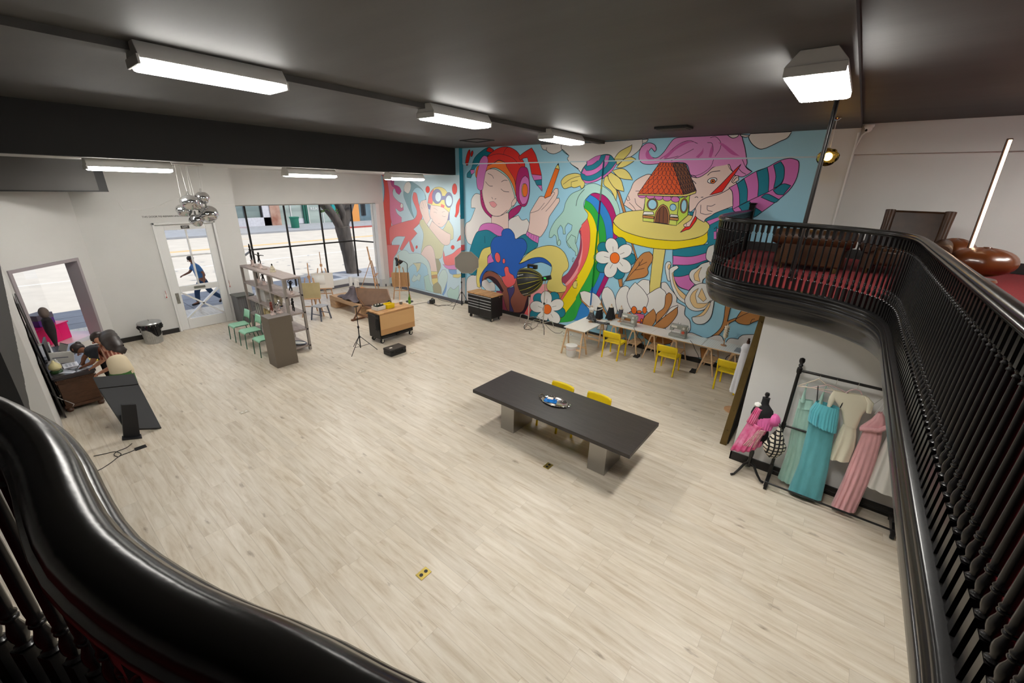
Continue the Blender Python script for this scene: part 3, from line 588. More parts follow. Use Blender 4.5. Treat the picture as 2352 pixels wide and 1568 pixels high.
for p, q in (([(1478,1035),(1617,1050),(1615,1082),(1478,1068)],[(1495,992),(1605,995),(1617,1030),(1478,1032)]),([(1810,1060),(1918,1072),(1912,1105),(1810,1092)],[(1820,1025),(1905,1035),(1918,1060),(1810,1058)])): s_('C','br',p,1,True,20); s_('C','white',q,1,True,20)
s_('E','brt',[(888,915),(908,960),(870,1022),(832,1066),(800,1076),(735,1102),(790,1045),(840,1000)])
s_('E','skin',[(850,965),(880,880),(930,790),(1010,740),(1150,700),(1252,645),(1278,690),(1282,830),(1100,900),(1062,925),(1000,962),(985,997),(925,962),(892,930),(832,1040),(782,1042),(770,1022)])
for p in ([(1012,825),(1060,828),(1100,808)],[(1015,830),(1020,870),(1070,885)],[(950,815),(945,900),(1000,915),(1060,905)],[(892,930),(900,880),(890,850)],[(790,1005),(800,1012),(800,1035)]): l_('E',p,.8)
# --- body, ribbon flower, lower flowers
s_('F','teal',[(365,300),(820,225),(840,100),(930,0),(930,420),(760,470),(640,560),(580,640),(640,740),(570,822),(440,770),(380,640),(368,480)])
s_('F','pink',[(370,375),(600,386),(830,330),(820,425),(600,492),(366,492)]); s_('F','pink',[(370,640),(470,642),(590,612),(590,682),(652,742),(572,822),(440,765)]); s_('F','pink',[(815,75),(930,60),(930,160),(820,178)])
s_('D','teal',[(2285,1200-1176),(2352,0),(2352,180),(2268,200)],0)
s_('F','cloud',[(220,720),(280,720),(340,800),(415,900),(415,970),(530,1030),(520,1130),(585,1210),(590,1330),(500,1420),(300,1350),(215,1100)])
s_('F','white',[(268,520),(290,460),(330,450),(345,490),(322,560),(335,705),(300,690)]); s_('F','peach',[(300,520),(320,480),(336,500),(318,560)],.6)
s_('F','white',[(322,560),(360,520),(420,500),(445,525),(422,548),(385,575),(372,620),(425,775),(520,872),(545,905),(528,992),(430,920),(350,760)])
s_('F','peach',[(385,580),(375,620),(425,775),(520,872),(545,900),(530,950),(450,880),(380,740),(358,600)],.7)
s_('F','white',[(578,640),(605,565),(680,530),(740,480),(840,450),(860,600),(760,680),(745,735),(650,742)]); s_('F','peach',[(640,620),(690,560),(740,520),(700,620),(720,710),(650,690)],.7)
s_('F','white',[(800,330),(830,260),(900,230),(900,480),(800,420)])
s_('F','white',[(528,990),(525,920),(600,800),(680,745),(750,728),(840,760),(960,900),(900,940),(780,1062),(660,1086),(575,1055)])
s_('F','peach',[(590,940),(620,850),(700,790),(660,880),(680,985),(800,985),(860,945),(760,1040),(650,1040)],.7); s_('F','peach',[(690,900),(740,790),(800,930),(760,965)],.7)
s_('F','white',[(612,1170),(630,1160),(760,1130),(840,1000),(862,960),(905,930),(862,1150),(785,1240),(690,1256),(630,1222)]); s_('F','peach',[(625,1165),(740,1110),(850,962),(840,1030),(760,1140)],.7)
s_('D','br',[(1168,600),(1222,610),(1232,730),(1195,745)])
s_('D','br',[(1262,670),(1300,600),(1400,420),(1480,330),(1560,308),(1602,360),(1592,430),(1540,510),(1546,570),(1500,620),(1400,642)])
for p in ([(1270,665),(1340,580),(1420,490),(1480,400)],[(1380,535),(1460,520),(1500,510)],[(1425,485),(1480,460),(1530,435)],[(1430,480),(1440,430)],[(1240,720),(1250,680),(1270,660)]): l_('D',p,.9)
def flower(crop, cx, cy, R0, a0, sc=1.0):
    for k in range(5):
        a = R(a0+36+72*k); e_(crop, 'teal', cx+R0*1.02*math.cos(a), cy+R0*1.08*math.sin(a), R0*.42, R0*.42)
    for k in range(5):
        a = R(a0+72*k); e_(crop, 'white', cx+R0*.80*math.cos(a), cy+R0*.86*math.sin(a), R0*.56, R0*.44, a0+72*k)
    for k in range(5):
        a = R(a0+72*k); e_(crop, 'white', cx+R0*.70*math.cos(a), cy+R0*.76*math.sin(a), R0*.56, R0*.38, a0+72*k, 0)
        l_(crop, [(cx+R0*.42*math.cos(a), cy+R0*.45*math.sin(a)), (cx+R0*.75*math.cos(a+.08), cy+R0*.8*math.sin(a+.08))], .7)
    e_(crop, 'org', cx, cy, R0*.33, R0*.38)
flower('D', 1136, 386, 178, -105); flower('D', 306, 1014, 158, -95)
for p in ([(725,800),(790,785),(900,830),(960,900),(1002,1000),(990,1070),(850,1010),(760,910)],[(1410,700),(1480,650),(1562,660),(1562,880),(1540,890)],[(975,862),(1000,760),(1050,740),(1110,800),(1150,930),(1162,1060),(1090,1112),(1020,1000)],[(1145,882),(1200,760),(1270,725),(1312,760),(1292,900),(1342,1032),(1250,1082),(1170,1032)],[(1500,880),(1620,780),(1690,745),(1762,812),(1765,930),(1735,1012),(1640,1082),(1530,1040)]): s_('D','white',p)
s_('D','br',[(722,802),(740,880),(850,985),(800,960),(735,890)],.7); s_('D','br',[(975,870),(985,960),(1030,1050),(1080,1112),(1040,1100),(970,980)],.7)
s_('D','br',[(1140,1075),(1240,1075),(1330,1110),(1330,1200),(1140,1140)],.8)
s_('D','white',[(1285,862),(1320,760),(1385,683),(1480,770),(1545,882),(1515,1000),(1440,1075),(1330,1002)])
s_('D','ros',[(1330,1120),(1360,1080),(1420,1065),(1500,1080),(1485,1180),(1400,1190)]);
for a in ((1372,1025,34,46),(1502,1025,26,42),(1436,1046,30,18),(1310,1080,32,25),(1465,1150,14,22),(1430,1180,24,16)): e_('D','org',*a)
s_('D','br',[(1760,850),(1800,808),(1836,840),(1832,940),(1762,1060),(1640,1192),(1650,1072),(1740,990)])
s_('D','br',[(1470,1202),(1500,1110),(1612,1008),(1642,1080),(1632,1160),(1590,1228)])
s_('D','white',[(1750,1100),(1820,1000),(1912,963),(1900,1010),(1820,1060)]); s_('D','br',[(1600,1228),(1740,1110),(1905,985),(1900,1082),(1800,1212),(1720,1252)])
# --- brown stem and leaf, clouds and base below the work table
s_('H','br',[(1915,240),(1980,250),(1932,460),(1960,445),(2030,420),(2030,440),(1930,495),(1880,560),(1790,650),(1710,655),(1840,555),(1890,450)])
s_('H','br',[(2020,455),(2032,420),(2102,330),(2200,310),(2352,335),(2345,420),(2210,470),(2150,496),(2062,482)])
l_('H',[(2030,430),(2150,370),(2300,345)],.9); l_('H',[(2180,480),(2200,440),(2230,432)],.8)
s_('H','cloud',[(1915,695),(1960,642),(2050,650),(2062,630),(2110,604),(2240,600),(2200,900),(1900,830)])
s_('H','cloud',[(1290,650),(1520,580),(1620,610),(1700,640),(1800,610),(1870,620),(1915,700),(2100,860),(2100,900),(1400,830)])
s_('H','br',[(1000,600),(1060,560),(1350,670),(1300,700),(1150,710)]); s_('H','br',[(770,520),(805,530),(800,640),(780,640)],.8)
s_('H','br',[(1640,740),(1710,750),(1700,870),(1650,860)],.8); s_('H','cloud',[(560,480),(640,500),(620,560),(520,540)],.7)
l_('H',[(1910,880),(1930,840),(1990,820),(2040,850)],1); l_('H',[(1700,850),(1740,825),(1800,830)],1)
s_('H','brown',[(820,640),(1020,700),(1010,770),(830,720)],0)
# --- clouds top right
s_('E','cloud',[(1360,80),(1480,98),(1420,116),(1375,105)]); s_('E','cloud',[(1228,90),(1350,86),(1330,112),(1280,124)])
s_('E','cloud',[(1450,120),(1470,72),(1897,58),(1850,122),(1770,160),(1690,200),(1620,230),(1560,236),(1490,190)])
e_('B','red',95,150,14,66,12); e_('B','red',128,118,9,24,12)

XPL, XPR = AY(1350, 385, YM).x, AY(1389, 369, YM).x
def build_mural():
    lists = []                                   # (verts in 3d, colour index), each a flat polygon
    DY = .00003
    from mathutils.geometry import delaunay_2d_cdt
    def put(poly, y, ci):
        if len(poly) > 4:
            vs, _, fs = delaunay_2d_cdt([Vector((p[0], p[1])) for p in poly], [], [list(range(len(poly)))], 1, 1e-5)[:3]
            for f in fs: lists.append(([Vector((vs[i][0], y, vs[i][1])) for i in f], ci))
        else: lists.append(([Vector((p[0], y, p[1])) for p in poly], ci))
    def ribbon(P, wd, y, ci, closed):
        n = len(P); Lf = []; Rt = []
        for i in range(n):
            a = P[(i-1) % n] if (closed or i) else P[0]; b = P[(i+1) % n] if (closed or i < n-1) else P[-1]
            t = (b-a); t = t.normalized() if t.length > 1e-9 else Vector((1, 0)); nn = Vector((-t.y, t.x))*wd/2
            Lf.append(P[i]+nn); Rt.append(P[i]-nn)
        for i in range(n if closed else n-1):
            j = (i+1) % n; put([Lf[i], Lf[j], Rt[j], Rt[i]], y-DY*.001*(i % 7), ci)
    put([(-10.9, .1), (-.8, .1), (-.8, ZC), (-10.9, ZC)], YM, PK.index('sky'))
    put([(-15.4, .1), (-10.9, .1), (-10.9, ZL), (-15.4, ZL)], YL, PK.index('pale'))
    k = 0
    for crop, col, pts, ink, closed, corner in MUR:
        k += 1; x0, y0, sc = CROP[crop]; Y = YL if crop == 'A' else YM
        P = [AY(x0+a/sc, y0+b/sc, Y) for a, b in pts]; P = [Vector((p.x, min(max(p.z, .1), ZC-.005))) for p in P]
        Q = cat_rom(P, 5, closed, corner)
        lo, hi = (-15.4, -10.9) if crop == 'A' else (-10.9, -.8)
        for q in Q: q.x = min(max(q.x, lo), hi)
        y = Y-DY*k
        wd = (.0145 if crop != 'A' else .009)
        if closed:
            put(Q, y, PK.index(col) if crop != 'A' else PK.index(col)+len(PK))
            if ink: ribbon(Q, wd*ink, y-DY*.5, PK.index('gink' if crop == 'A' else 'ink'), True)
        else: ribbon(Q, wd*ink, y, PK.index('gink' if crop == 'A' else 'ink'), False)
    bm = bmesh.new()
    for vs, ci in lists:
        f = bm.faces.new([bm.verts.new(v) for v in vs]); f.material_index = ci
    bmesh.ops.triangulate(bm, faces=[f for f in bm.faces if len(f.verts) > 4])
    for co, no in (((XPL, 0, 0), (1, 0, 0)), ((XPR, 0, 0), (1, 0, 0)), ((0, 0, 4.91), (0, 0, 1))):
        bmesh.ops.bisect_plane(bm, geom=bm.verts[:]+bm.edges[:]+bm.faces[:], plane_co=co, plane_no=no, dist=1e-6)
    V = []; F = []; MI = []
    for f in bm.faces:
        c = f.calc_center_median(); d = 0
        if c.x > -10.9: d = YP-YM if XPL < c.x < XPR and c.z < 4.91 else (-.03 if c.z > 4.91 else 0)
        o = len(V); V += [(v.co.x, v.co.y+d, v.co.z) for v in f.verts]; F.append(list(range(o, len(V)))); MI.append(f.material_index)
    bm.free()
    mb = MB(); mb.v = V; mb.f = F; mb.m = MI
    # painted returns of the pilaster, of the top band and of the pale section
    y0, y1 = YM, YP-.006
    zs = [(0.1, 'cloud'), (.95, 'rb'), (1.5, 'green'), (3.1, 'rb'), (3.55, 'mag'), (3.9, 'mint'), (4.2, 'cream'), (4.45, 'teal'), (4.91, None)]
    for (a, c), (b, _) in zip(zs, zs[1:]): mb.add([(XPR, y0, a), (XPR, y1, a), (XPR, y1, b), (XPR, y0, b)], [(0, 1, 2, 3)], PK.index(c))
    mb.add([(-10.9, YM-.036, 4.91), (-.8, YM-.036, 4.91), (-.8, YM, 4.88), (-10.9, YM, 4.88)], [(0, 1, 2, 3)], PK.index('pale'))
    zs = [(.1, 'cloud'), (1.0, 'teal'), (2.0, 'sal'), (2.2, 'cloud'), (3.1, 'teal'), (ZC, None)]
    for (a, c), (b, _) in zip(zs, zs[1:]): mb.add([(-10.9, YM, a), (-10.9, YL-.006, a), (-10.9, YL-.006, b), (-10.9, YM, b)], [(0, 1, 2, 3)], PK.index(c))
    o = mb.build('mural', [mat('mural_paint_'+k, PAL[k], .6, spec=.3) for k in PK]+[mat('mural_glare_paint_'+k, [c*.72+236*.28 for c in PAL[k]], .6, spec=.3) for k in PK], None, flat=True)  # second set: same paints whitened to imitate window glare
    tag(o, 'huge colourful cartoon mural of girl, rainbow, boy and toy house covering the long wall', 'mural')
build_mural()
# ------------------------------------------------------------------ balcony and its railing
M_LACQ = mat('black_lacquered_wood', (11, 10, 10), .26, bump=.03, bscale=25, spec=.28)
M_LACQW = mat('worn_black_lacquer', (12, 11, 10), .2, bump=.05, bscale=24, spec=.3)
RAILPTS = [(-2.9,-1.4),(-2.2,-.86),(-1.9,-.63),(-1.6,-.405),(-1.44,-.29),(-1.29,-.19),(-1.167,-.122),(-1.03,-.072),(-.9,-.042),(-.775,-.03),(-.65,-.028),(-.55,-.022),(-.46,-.004),(-.37,.022),(-.27,.06),(-.17,.09),(-.09,.122),(0,.168),(.1,.235),(.2,.325),(.30,.45),(.38,.61),(.445,.82),(.49,1.08),(.509,1.38),
  (.509,2.3),(.509,3.3),(.509,4.3),(.509,5.05),(.485,5.45),(.40,5.78),(.25,6.02),(.05,6.22),(-.2,6.37),(-.5,6.47),(-.8,6.53),(-1.1,6.62),(-1.36,6.78),(-1.56,7.02),(-1.68,7.35),(-1.74,7.75),(-1.79,8.5),(-1.83,9.6),(-1.86,10.8)]
def resample(P, d):
    Q = cat_rom([Vector(p) for p in P], 24, False, 180); out = [Q[0].copy()]; acc = 0
    for a, b in zip(Q, Q[1:]):
        L = (b-a).length; s = d-acc
        while s <= L: out.append(a+(b-a)*(s/L)); s += d
        acc = L-(s-d)
    return out
def sweep(mb, P, prof, mi=0):
    n = len(P); ring = []; k = len(prof)
    for i in range(n):
        t = (P[min(i+1, n-1)]-P[max(i-1, 0)]).normalized(); nn = Vector((-t.y, t.x))
        ring += [(P[i].x+nn.x*o, P[i].y+nn.y*o, z) for o, z in prof]
    fs = [(i*k+j, i*k+(j+1) % k, (i+1)*k+(j+1) % k, (i+1)*k+j) for i in range(n-1) for j in range(k)]
    fs += [tuple(range(k)), tuple((n-1)*k+j for j in range(k))[::-1]]
    return mb.add(ring, fs, mi)
PATH = resample(RAILPTS, .05)
rail = thing('balcony_railing', 'curving black lacquered balcony railing with turned balusters', 'railing', (0, 0, 0))
ZT = 3.86
m = MB(); sweep(m, PATH, [(-.031, ZT-.046), (-.036, ZT-.038), (-.034, ZT-.030), (-.029, ZT-.027), (-.029, ZT-.020), (-.023, ZT-.009), (-.010, ZT-.001), (.010, ZT-.001), (.024, ZT-.009), (.031, ZT-.020), (.031, ZT-.027), (.037, ZT-.030), (.042, ZT-.038), (.038, ZT-.046), (.024, ZT-.050), (.022, ZT-.064), (-.020, ZT-.064), (-.022, ZT-.050)])
m.build('handrail', M_LACQW, rail, angle=60)
m = MB(); sweep(m, PATH, [(-.05, ZB), (.045, ZB), (.056, ZB-.008), (.06, ZB-.022), (.05, ZB-.034), (.058, ZB-.045), (.066, ZB-.06), (.064, ZB-.075), (.05, ZB-.09), (.055, ZB-.10), (.052, ZB-.115), (-.05, ZB-.115)])
m.build('base_rail', M_LACQ, rail, angle=60)
def baluster_mesh():
    m = MB(); b = .0185
    m.box((-b, -b, 0), (b, b, .15)); h = ZT-.060-ZB
    prof = [(.011, .148), (.0185, .153), (.0195, .157), (.013, .163), (.012, .168), (.0165, .182), (.0178, .196), (.0165, .21), (.0115, .228), (.0105, .236), (.0155, .241), (.0155, .246), (.012, .25), (.0155, .255), (.0150, .26), (.0115, .266), (.0128, .285), (.0120, .40), (.0098, h-.145), (.0095, h-.13), (.0135, h-.127), (.0135, h-.122), (.010, h-.118), (.0095, h-.112), (.013, h-.106), (.0125, h-.10), (.010, h-.096)]
    m.lathe(prof, 10); m.box((-b*.88, -b*.88, h-.098), (b*.88, b*.88, h+.003))
    return m
bal = resample(RAILPTS, .0745)
order = []
for i, p in enumerate(bal):
    if p.y < -1.0: continue
    t = bal[min(i+1, len(bal)-1)]-bal[max(i-1, 0)]
    order.append((i, p, math.atan2(t.y, t.x)))
hidden = [q for q in order if -.02 < q[1].x < .50 and q[1].y < 1.05]        # below the picture
order = [q for q in order if q not in hidden]
order.sort(key=lambda q: (q[1].x**2+q[1].y**2))
m0 = baluster_mesh(); first = None
for i, p, a in order[:100]:
    if first is None:
        first = m0.build('baluster', M_LACQ, rail, angle=50); o = first
    else:
        o = first.copy(); C.objects.link(o)
    o.location = (p.x, p.y, ZB); o.rotation_euler = (0, 0, a)
m = MB()
for i, p, a in order[100:]+hidden:
    m.T = Matrix.Translation((p.x, p.y, ZB)) @ Matrix.Rotation(a, 4, 'Z'); b0_ = baluster_mesh(); m.add(b0_.v, b0_.f)
m.T = Matrix(); tag(m.build('balusters', M_LACQ, rail, angle=50), 'far turned balusters in the curve by the mural', kind='stuff')
m = MB(); m.box((-1.92, 10.72, ZB-.1), (-1.80, 10.84, ZT+.10)); m.box((-1.935, 10.705, ZT+.1), (-1.785, 10.85, ZT+.13)); m.build('newel_post', M_LACQ, rail, bevel=.008)
# fascia, floor and underside of the balcony
m = MB(); sweep(m, PATH, [(.035, ZB-.112), (.056, ZB-.118), (.060, ZB-.132), (.052, ZB-.145), (.046, ZB-.15), (.048, ZB-.165), (.050, ZB-.19), (.046, ZB-.215), (.034, ZB-.235), (.030, ZB-.24), (.030, ZB-.255), (.022, ZB-.29), (.004, ZB-.345), (-.024, ZB-.395), (-.05, ZB-.425), (-.075, ZB-.43), (-.09, ZB-.43), (-.09, ZB-.112)])
struct(m.build('trim_7', mat('black_satin_wood', (17, 17, 19), .26, bump=.02, bscale=8, coat=.15, spec=.4), angle=60), 'black moulded edge of the balcony', 'trim')
inner = [(p.x-.085*n_[0], p.y-.085*n_[1]) for p, n_ in [(PATH[i], (lambda t: (-t.y, t.x))((PATH[min(i+1, len(PATH)-1)]-PATH[max(i-1, 0)]).normalized())) for i in range(len(PATH))]]
deck = inner + [(-1.80, YM), (7.3, YM+.1), (7.3, -4.4), (-2.9, -4.4)]
def slab(name, z0, z1, mt, lab):
    bm = bmesh.new(); f = bm.faces.new([bm.verts.new((x, y, z0)) for x, y in deck]); bmesh.ops.triangulate(bm, faces=[f])
    r = bmesh.ops.extrude_face_region(bm, geom=bm.faces[:]); bmesh.ops.translate(bm, vec=(0, 0, z1-z0), verts=[v for v in r['geom'] if isinstance(v, bmesh.types.BMVert)])
    bmesh.ops.recalc_face_normals(bm, faces=bm.faces); me = bpy.data.meshes.new(name); bm.to_mesh(me); bm.free(); me.materials.append(mt)
    o = bpy.data.objects.new(name, me); C.objects.link(o); return struct(o, lab, 'floor' if 'floor' in name else 'ceiling')
slab('floor_balcony', ZB-.30, ZB-.02, M_CARPET, 'red carpet of the balcony')
slab('ceiling_under_balcony', ZB-.44, ZB-.31, M_WHITE, 'white underside of the balcony')
m = MB(); m.box((-.34, YM+.10, ZB-.02), (7.3, YM+.16, ZB+.16)); m.box((-1.8, YM-.03, ZB-.02), (-.34, YM+.02, ZB+.16)); struct(m.build('baseboard_balcony', M_BASE), 'black baseboard along the balcony carpet', 'baseboard')
# white wall under the balcony
m = MB(); m.box((-.72, 6.92, 0), (7.3, 7.1, 2.58)); struct(m.build('wall_under_balcony', mat('bright_white_wall_paint', (238, 237, 234), .6), flat=True), 'white wall behind the clothes rack', 'wall')
m = MB(); m.box((-.735, 6.89, 0), (7.3, 6.925, .14)); m.box((-.735, 6.89, 0), (-.715, 7.1, .14)); struct(m.build('baseboard_under_balcony', M_BASE), 'black baseboard behind the clothes rack', 'baseboard')

# ------------------------------------------------------------------ ceiling lamps
M_LAMPM = mat('white_lamp_housing', (205, 204, 200), .4)
lens = bpy.data.materials.new('lamp_lens'); lens.use_nodes = True
b = lens.node_tree.nodes['Principled BSDF']; b.inputs['Base Color'].default_value = (.9, .9, .9, 1); b.inputs['Emission Color'].default_value = (1, .97, .92, 1); b.inputs['Emission Strength'].default_value = LAMP
tube_m = mat('lamp_tube', (255, 250, 240), .4, emit=LAMP*1.6)
lens_strong = lens.copy(); lens_strong.name = 'lamp_lens_bright'; lens_strong.node_tree.nodes['Principled BSDF'].inputs['Emission Strength'].default_value = LAMP*1.45
def lamp(px, py, z, X, label, L=1.32, W=.40):
    t = thing('ceiling_lamp', label, 'ceiling lamp', (X, 0, z), 0, 'boxy fluorescent ceiling lamps')
    h = .17; w2 = W/2; wt = W*.30
    m = MB(); m.ext([(-w2, -L/2, -h+.02), (w2, -L/2, -h+.02), (w2, -L/2, -h+.06), (wt, -L/2, 0), (-wt, -L/2, 0), (-w2, -L/2, -h+.06)], (0, L, 0)); m.build('housing', M_LAMPM, t, bevel=.005)
    m = MB(); m.box((-w2-.002, -L/2+.02, -h-.045), (w2+.002, L/2-.02, -h+.045)); m.build('lens', lens if X < -2 else lens_strong, t, bevel=.03)
    for k in range(3):
        m = MB(); m.tube([(-w2*.55+k*w2*.55, -L/2+.06, -h-.037), (-w2*.55+k*w2*.55, L/2-.06, -h-.037)], .012, 8); m.build('tube', tube_m, t)
    for s in (-1, 1):
        m = MB(); m.box((-w2-.004, s*(L/2-.01), -h-.03), (w2+.004, s*(L/2+.012), -h+.05)); m.build('end_clip', M_LAMPM, t, bevel=.004)
    return t
lamp(0, 0, ZC, -5.62, 'boxy fluorescent lamp by the beam, the one closest to the corner desk').location.y = 1.95
lamp(0, 0, ZC, -5.62, 'boxy fluorescent lamp midway along the ceiling beam, between two others').location.y = 5.45
lamp(0, 0, ZC, -5.62, 'boxy fluorescent lamp on the beam close to the mural with the pencil').location.y = 8.75
lamp(0, 0, ZC, -.60, 'boxy fluorescent lamp alone above the balcony corner beside the black pole', W=.46).location.y = 5.58
lamp(0, 0, ZC, -.60, 'added boxy lamp over the railing curve, out of view, to light the near floor', W=.46).location.y = 2.05  # unseen lamp added to brighten the near floor
lamp(0, 0, ZC+.07, 3.5, 'added unseen boxy lamp lighting the grey wall behind the balcony armchairs', W=.46).location.y = 8.4  # unseen lamp added to brighten the far balcony wall
lamp(0, 0, ZL, -11.72, 'long lamp on the lower street-side ceiling next to the silver pendants').location.y = 2.2
lamp(0, 0, ZL, -11.72, 'lamp on the lower street-side ceiling over the window middle').location.y = 5.9
lamp(0, 0, ZL, -11.72, 'lamp on the lower street-side ceiling in front of the pale mural end').location.y = 9.0
# pole, camera dome
m = MB(); m.tube([(-.56, 7.3, ZB-.1), (-.56, 7.3, ZC)], .028, 12); tag(m.build('support_pole', mat('black_metal_pole', (34, 32, 31), .35, metal=.4)), 'slim black pole rising from the balcony to the ceiling', 'pole')
t = thing('security_camera', 'small white dome security camera where grey wall meets ceiling', 'security camera', tuple(AY(1998, 287, 10.80)))
m = MB(); m.lathe([(.075, 0), (.075, -.03), (.06, -.05)], 16); m.build('base', M_TRIMW, t)
m = MB(); m.ell((0, -.01, -.07), (.055, .055, .055), 14, 8); m.build('dome', M_TRIMW, t)
m = MB(); m.ell((-.03, -.05, -.09), (.022, .022, .022), 10, 6); m.build('lens', M_BLACK, t)
# amber pendant
glob = glass_mat('amber_glass', (1, .84, .38))
t = thing('pendant_lamp', 'amber glowing glass pendant beside the black pole', 'pendant lamp', (-.64, 9.2, ZC))
m = MB(); m.lathe([(.06, 0), (.06, -.02), (.02, -.05), (.0, -.05)], 14); m.build('canopy', mat('chrome', (220, 220, 220), .08, metal=1.0), t)
m = MB(); m.tube([(0, 0, -.04), (.01, 0, -.44)], .005, 6); m.build('cord', mat('clear_cord', (200, 200, 196), .4), t)
m = MB(); m.ell((.01, 0, -.60), (.155, .155, .135), 24, 14, fn=lambda p: 1+.16*noise.noise(p*2.1)); m.build('globe', glob, t)
m = MB(); m.ell((.01, 0, -.59), (.065, .065, .065), 10, 6); m.build('bulb', mat('warm_bulb', (255, 205, 120), .4, emit=30), t)
# cluster of silver pendants
t = thing('pendant_cluster', 'cluster of six silver melted-glass globes hanging by the exit door', 'chandelier', (-12.15, 3.3, ZL))
chrome = mat('mirrored_glass', (225, 226, 228), .06, metal=.95, var=.12, vscale=5, bump=.7, bscale=6)
m = MB(); m.box((-.04, -.30, -.035), (.04, .30, 0)); m.build('canopy', mat('chrome', (220, 220, 220), .08, metal=1.0), t, bevel=.006)
for (cx, cy, rr, px0) in ((434, 464, 17, 404), (424.5, 484, 13.5, 408), (448, 470, 11, 428), (465.5, 454, 13.5, 449), (480, 492, 19, 455), (453, 506, 14, 430)):
    p = AX(cx, cy, -12.15); p.x += .10*math.sin(cx*1.7); p = CAM+(p-CAM)*(1+.006*math.sin(cy*2.3)); q = p-Vector((-12.15, 3.3, ZL)); rad = rr*.0106
    sd_ = Vector((cx*.37, cy*.21, 0))
    m = MB(); m.ell(q, (rad, rad*1.04, rad*.94), 20, 12, fn=lambda v: 1+.16*noise.noise(v*1.5+sd_)); g = m.build('globe', chrome, t)
    m = MB(); m.tube([(0, max(-.28, min(.28, q.y)), -.03), (q.x, q.y, q.z+rad*.8)], .004, 5); m.build('cord', mat('clear_cord', (200, 200, 196), .4), t)
    m = MB(); m.lathe([(.02, 0), (.02, .09), (.006, .10)], 10, o=(q.x, q.y, q.z+rad*.78)); m.build('socket', mat('brushed_steel', (170, 168, 164), .3, metal=.9), t)
# ------------------------------------------------------------------ furniture in the hall
M_YEL = mat('yellow_plastic', (236, 204, 12), .38)
M_PINE = mat('pale_pine', (214, 180, 142), .55, var=.10, vscale=5, stretch=(1, 1, 8))
M_WTOP = mat('white_laminate', (232, 229, 222), .4)
M_BLKM = mat('black_powder_metal', (26, 26, 27), .4, metal=.2)
M_STL = mat('brushed_steel', (170, 168, 164), .3, metal=.9)
M_CHR = mat('chrome', (220, 220, 220), .08, metal=1.0)
M_RUB = mat('black_rubber', (22, 22, 22), .7)
M_CORD = mat('black_cord', (20, 20, 20), .5)
M_EASEL = mat('beech_wood', (196, 152, 112), .5, var=.12, vscale=4, stretch=(2, 2, 9))
M_GREYP = mat('grey_laminate', (112, 110, 108), .4)

def stripes(name, c1, c2, axis, scale, width=.5, rough=.6, base=None):
    if name in MATS: return MATS[name]
    m = mat(name, c1, rough); nt = m.node_tree; b = nt.nodes['Principled BSDF']
    tc = nt.nodes.new('ShaderNodeTexCoord'); sx = nt.nodes.new('ShaderNodeSeparateXYZ'); nt.links.new(tc.outputs['Object'], sx.inputs[0])
    def q(op, a, v):
        n = nt.nodes.new('ShaderNodeMath'); n.operation = op; nt.links.new(a, n.inputs[0]); n.inputs[1].default_value = v; return n.outputs[0]
    outs = [q('LESS_THAN', q('FRACT', q('MULTIPLY', sx.outputs['XYZ'.index(a)], scale), 0), width) for a in axis]
    r = outs[0]
    for o in outs[1:]:
        n = nt.nodes.new('ShaderNodeMath'); n.operation = 'MAXIMUM'; nt.links.new(r, n.inputs[0]); nt.links.new(o, n.inputs[1]); r = n.outputs[0]
    x = nt.nodes.new('ShaderNodeMix'); x.data_type = 'RGBA'; nt.links.new(r, x.inputs[0]); x.inputs[6].default_value = rgb(*c1); x.inputs[7].default_value = rgb(*c2)
    nt.links.new(x.outputs[2], b.inputs['Base Color']); return m
def butcher(name):
    if name in MATS: return MATS[name]
    m = mat(name, (196, 146, 92), .4); nt = m.node_tree; b = nt.nodes['Principled BSDF']
    tc = nt.nodes.new('ShaderNodeTexCoord'); mp = nt.nodes.new('ShaderNodeMapping'); nt.links.new(tc.outputs['Object'], mp.inputs[0]); mp.inputs['Rotation'].default_value = (R(90), 0, R(90)) if 'leaf' in name else (0, 0, R(90))
    br = nt.nodes.new('ShaderNodeTexBrick'); nt.links.new(mp.outputs[0], br.inputs['Vector']); br.inputs['Scale'].default_value = 1
    br.inputs['Brick Width'].default_value = .42; br.inputs['Row Height'].default_value = .042; br.inputs['Mortar Size'].default_value = .0008
    br.inputs['Color1'].default_value = rgb(176, 128, 80); br.inputs['Color2'].default_value = rgb(214, 170, 116); br.inputs['Mortar'].default_value = rgb(140, 98, 58)
    nt.links.new(br.outputs[0], b.inputs['Base Color']); return m

# --- conference table with tray
t = thing('conference_table', 'long dark oak conference table on brushed steel slab legs', 'table', (-3.19, 5.38, 0))
m = MB(); m.box((-1.51, -.56, .685), (1.505, .555, .75)); m.build('tabletop', mat('dark_stained_oak', (50, 46, 44), .42, var=.22, vscale=3, stretch=(1.2, 14, 14), bump=.06, bscale=6), t, bevel=.004)
for x0 in (-1.06, .75):
    m = MB(); m.box((x0, -.29, 0), (x0+.30, .29, .685)); m.build('leg', [M_STL], t, bevel=.004)
t = thing('serving_tray', 'oval silver tray with scrolled handles on the dark table', 'tray', (-3.31, 5.395, .75), .0)
sil = mat('polished_silver', (214, 210, 204), .16, metal=1.0)
m = MB(); n = 40
def trayf(u, v):
    a = 2*PI*u; rr = [0, .75, .8, 1.0, 1.04][int(round(v*4))]; z = [.006, .006, .012, .024, .020][int(round(v*4))]
    w_ = 1+(.03*math.cos(a*14) if v > .7 else 0)
    return (.245*rr*w_*math.cos(a), .155*rr*w_*math.sin(a), z)
m.grid(trayf, n, 4, wrap=True); m.build('dish', sil, t, solid=.003)
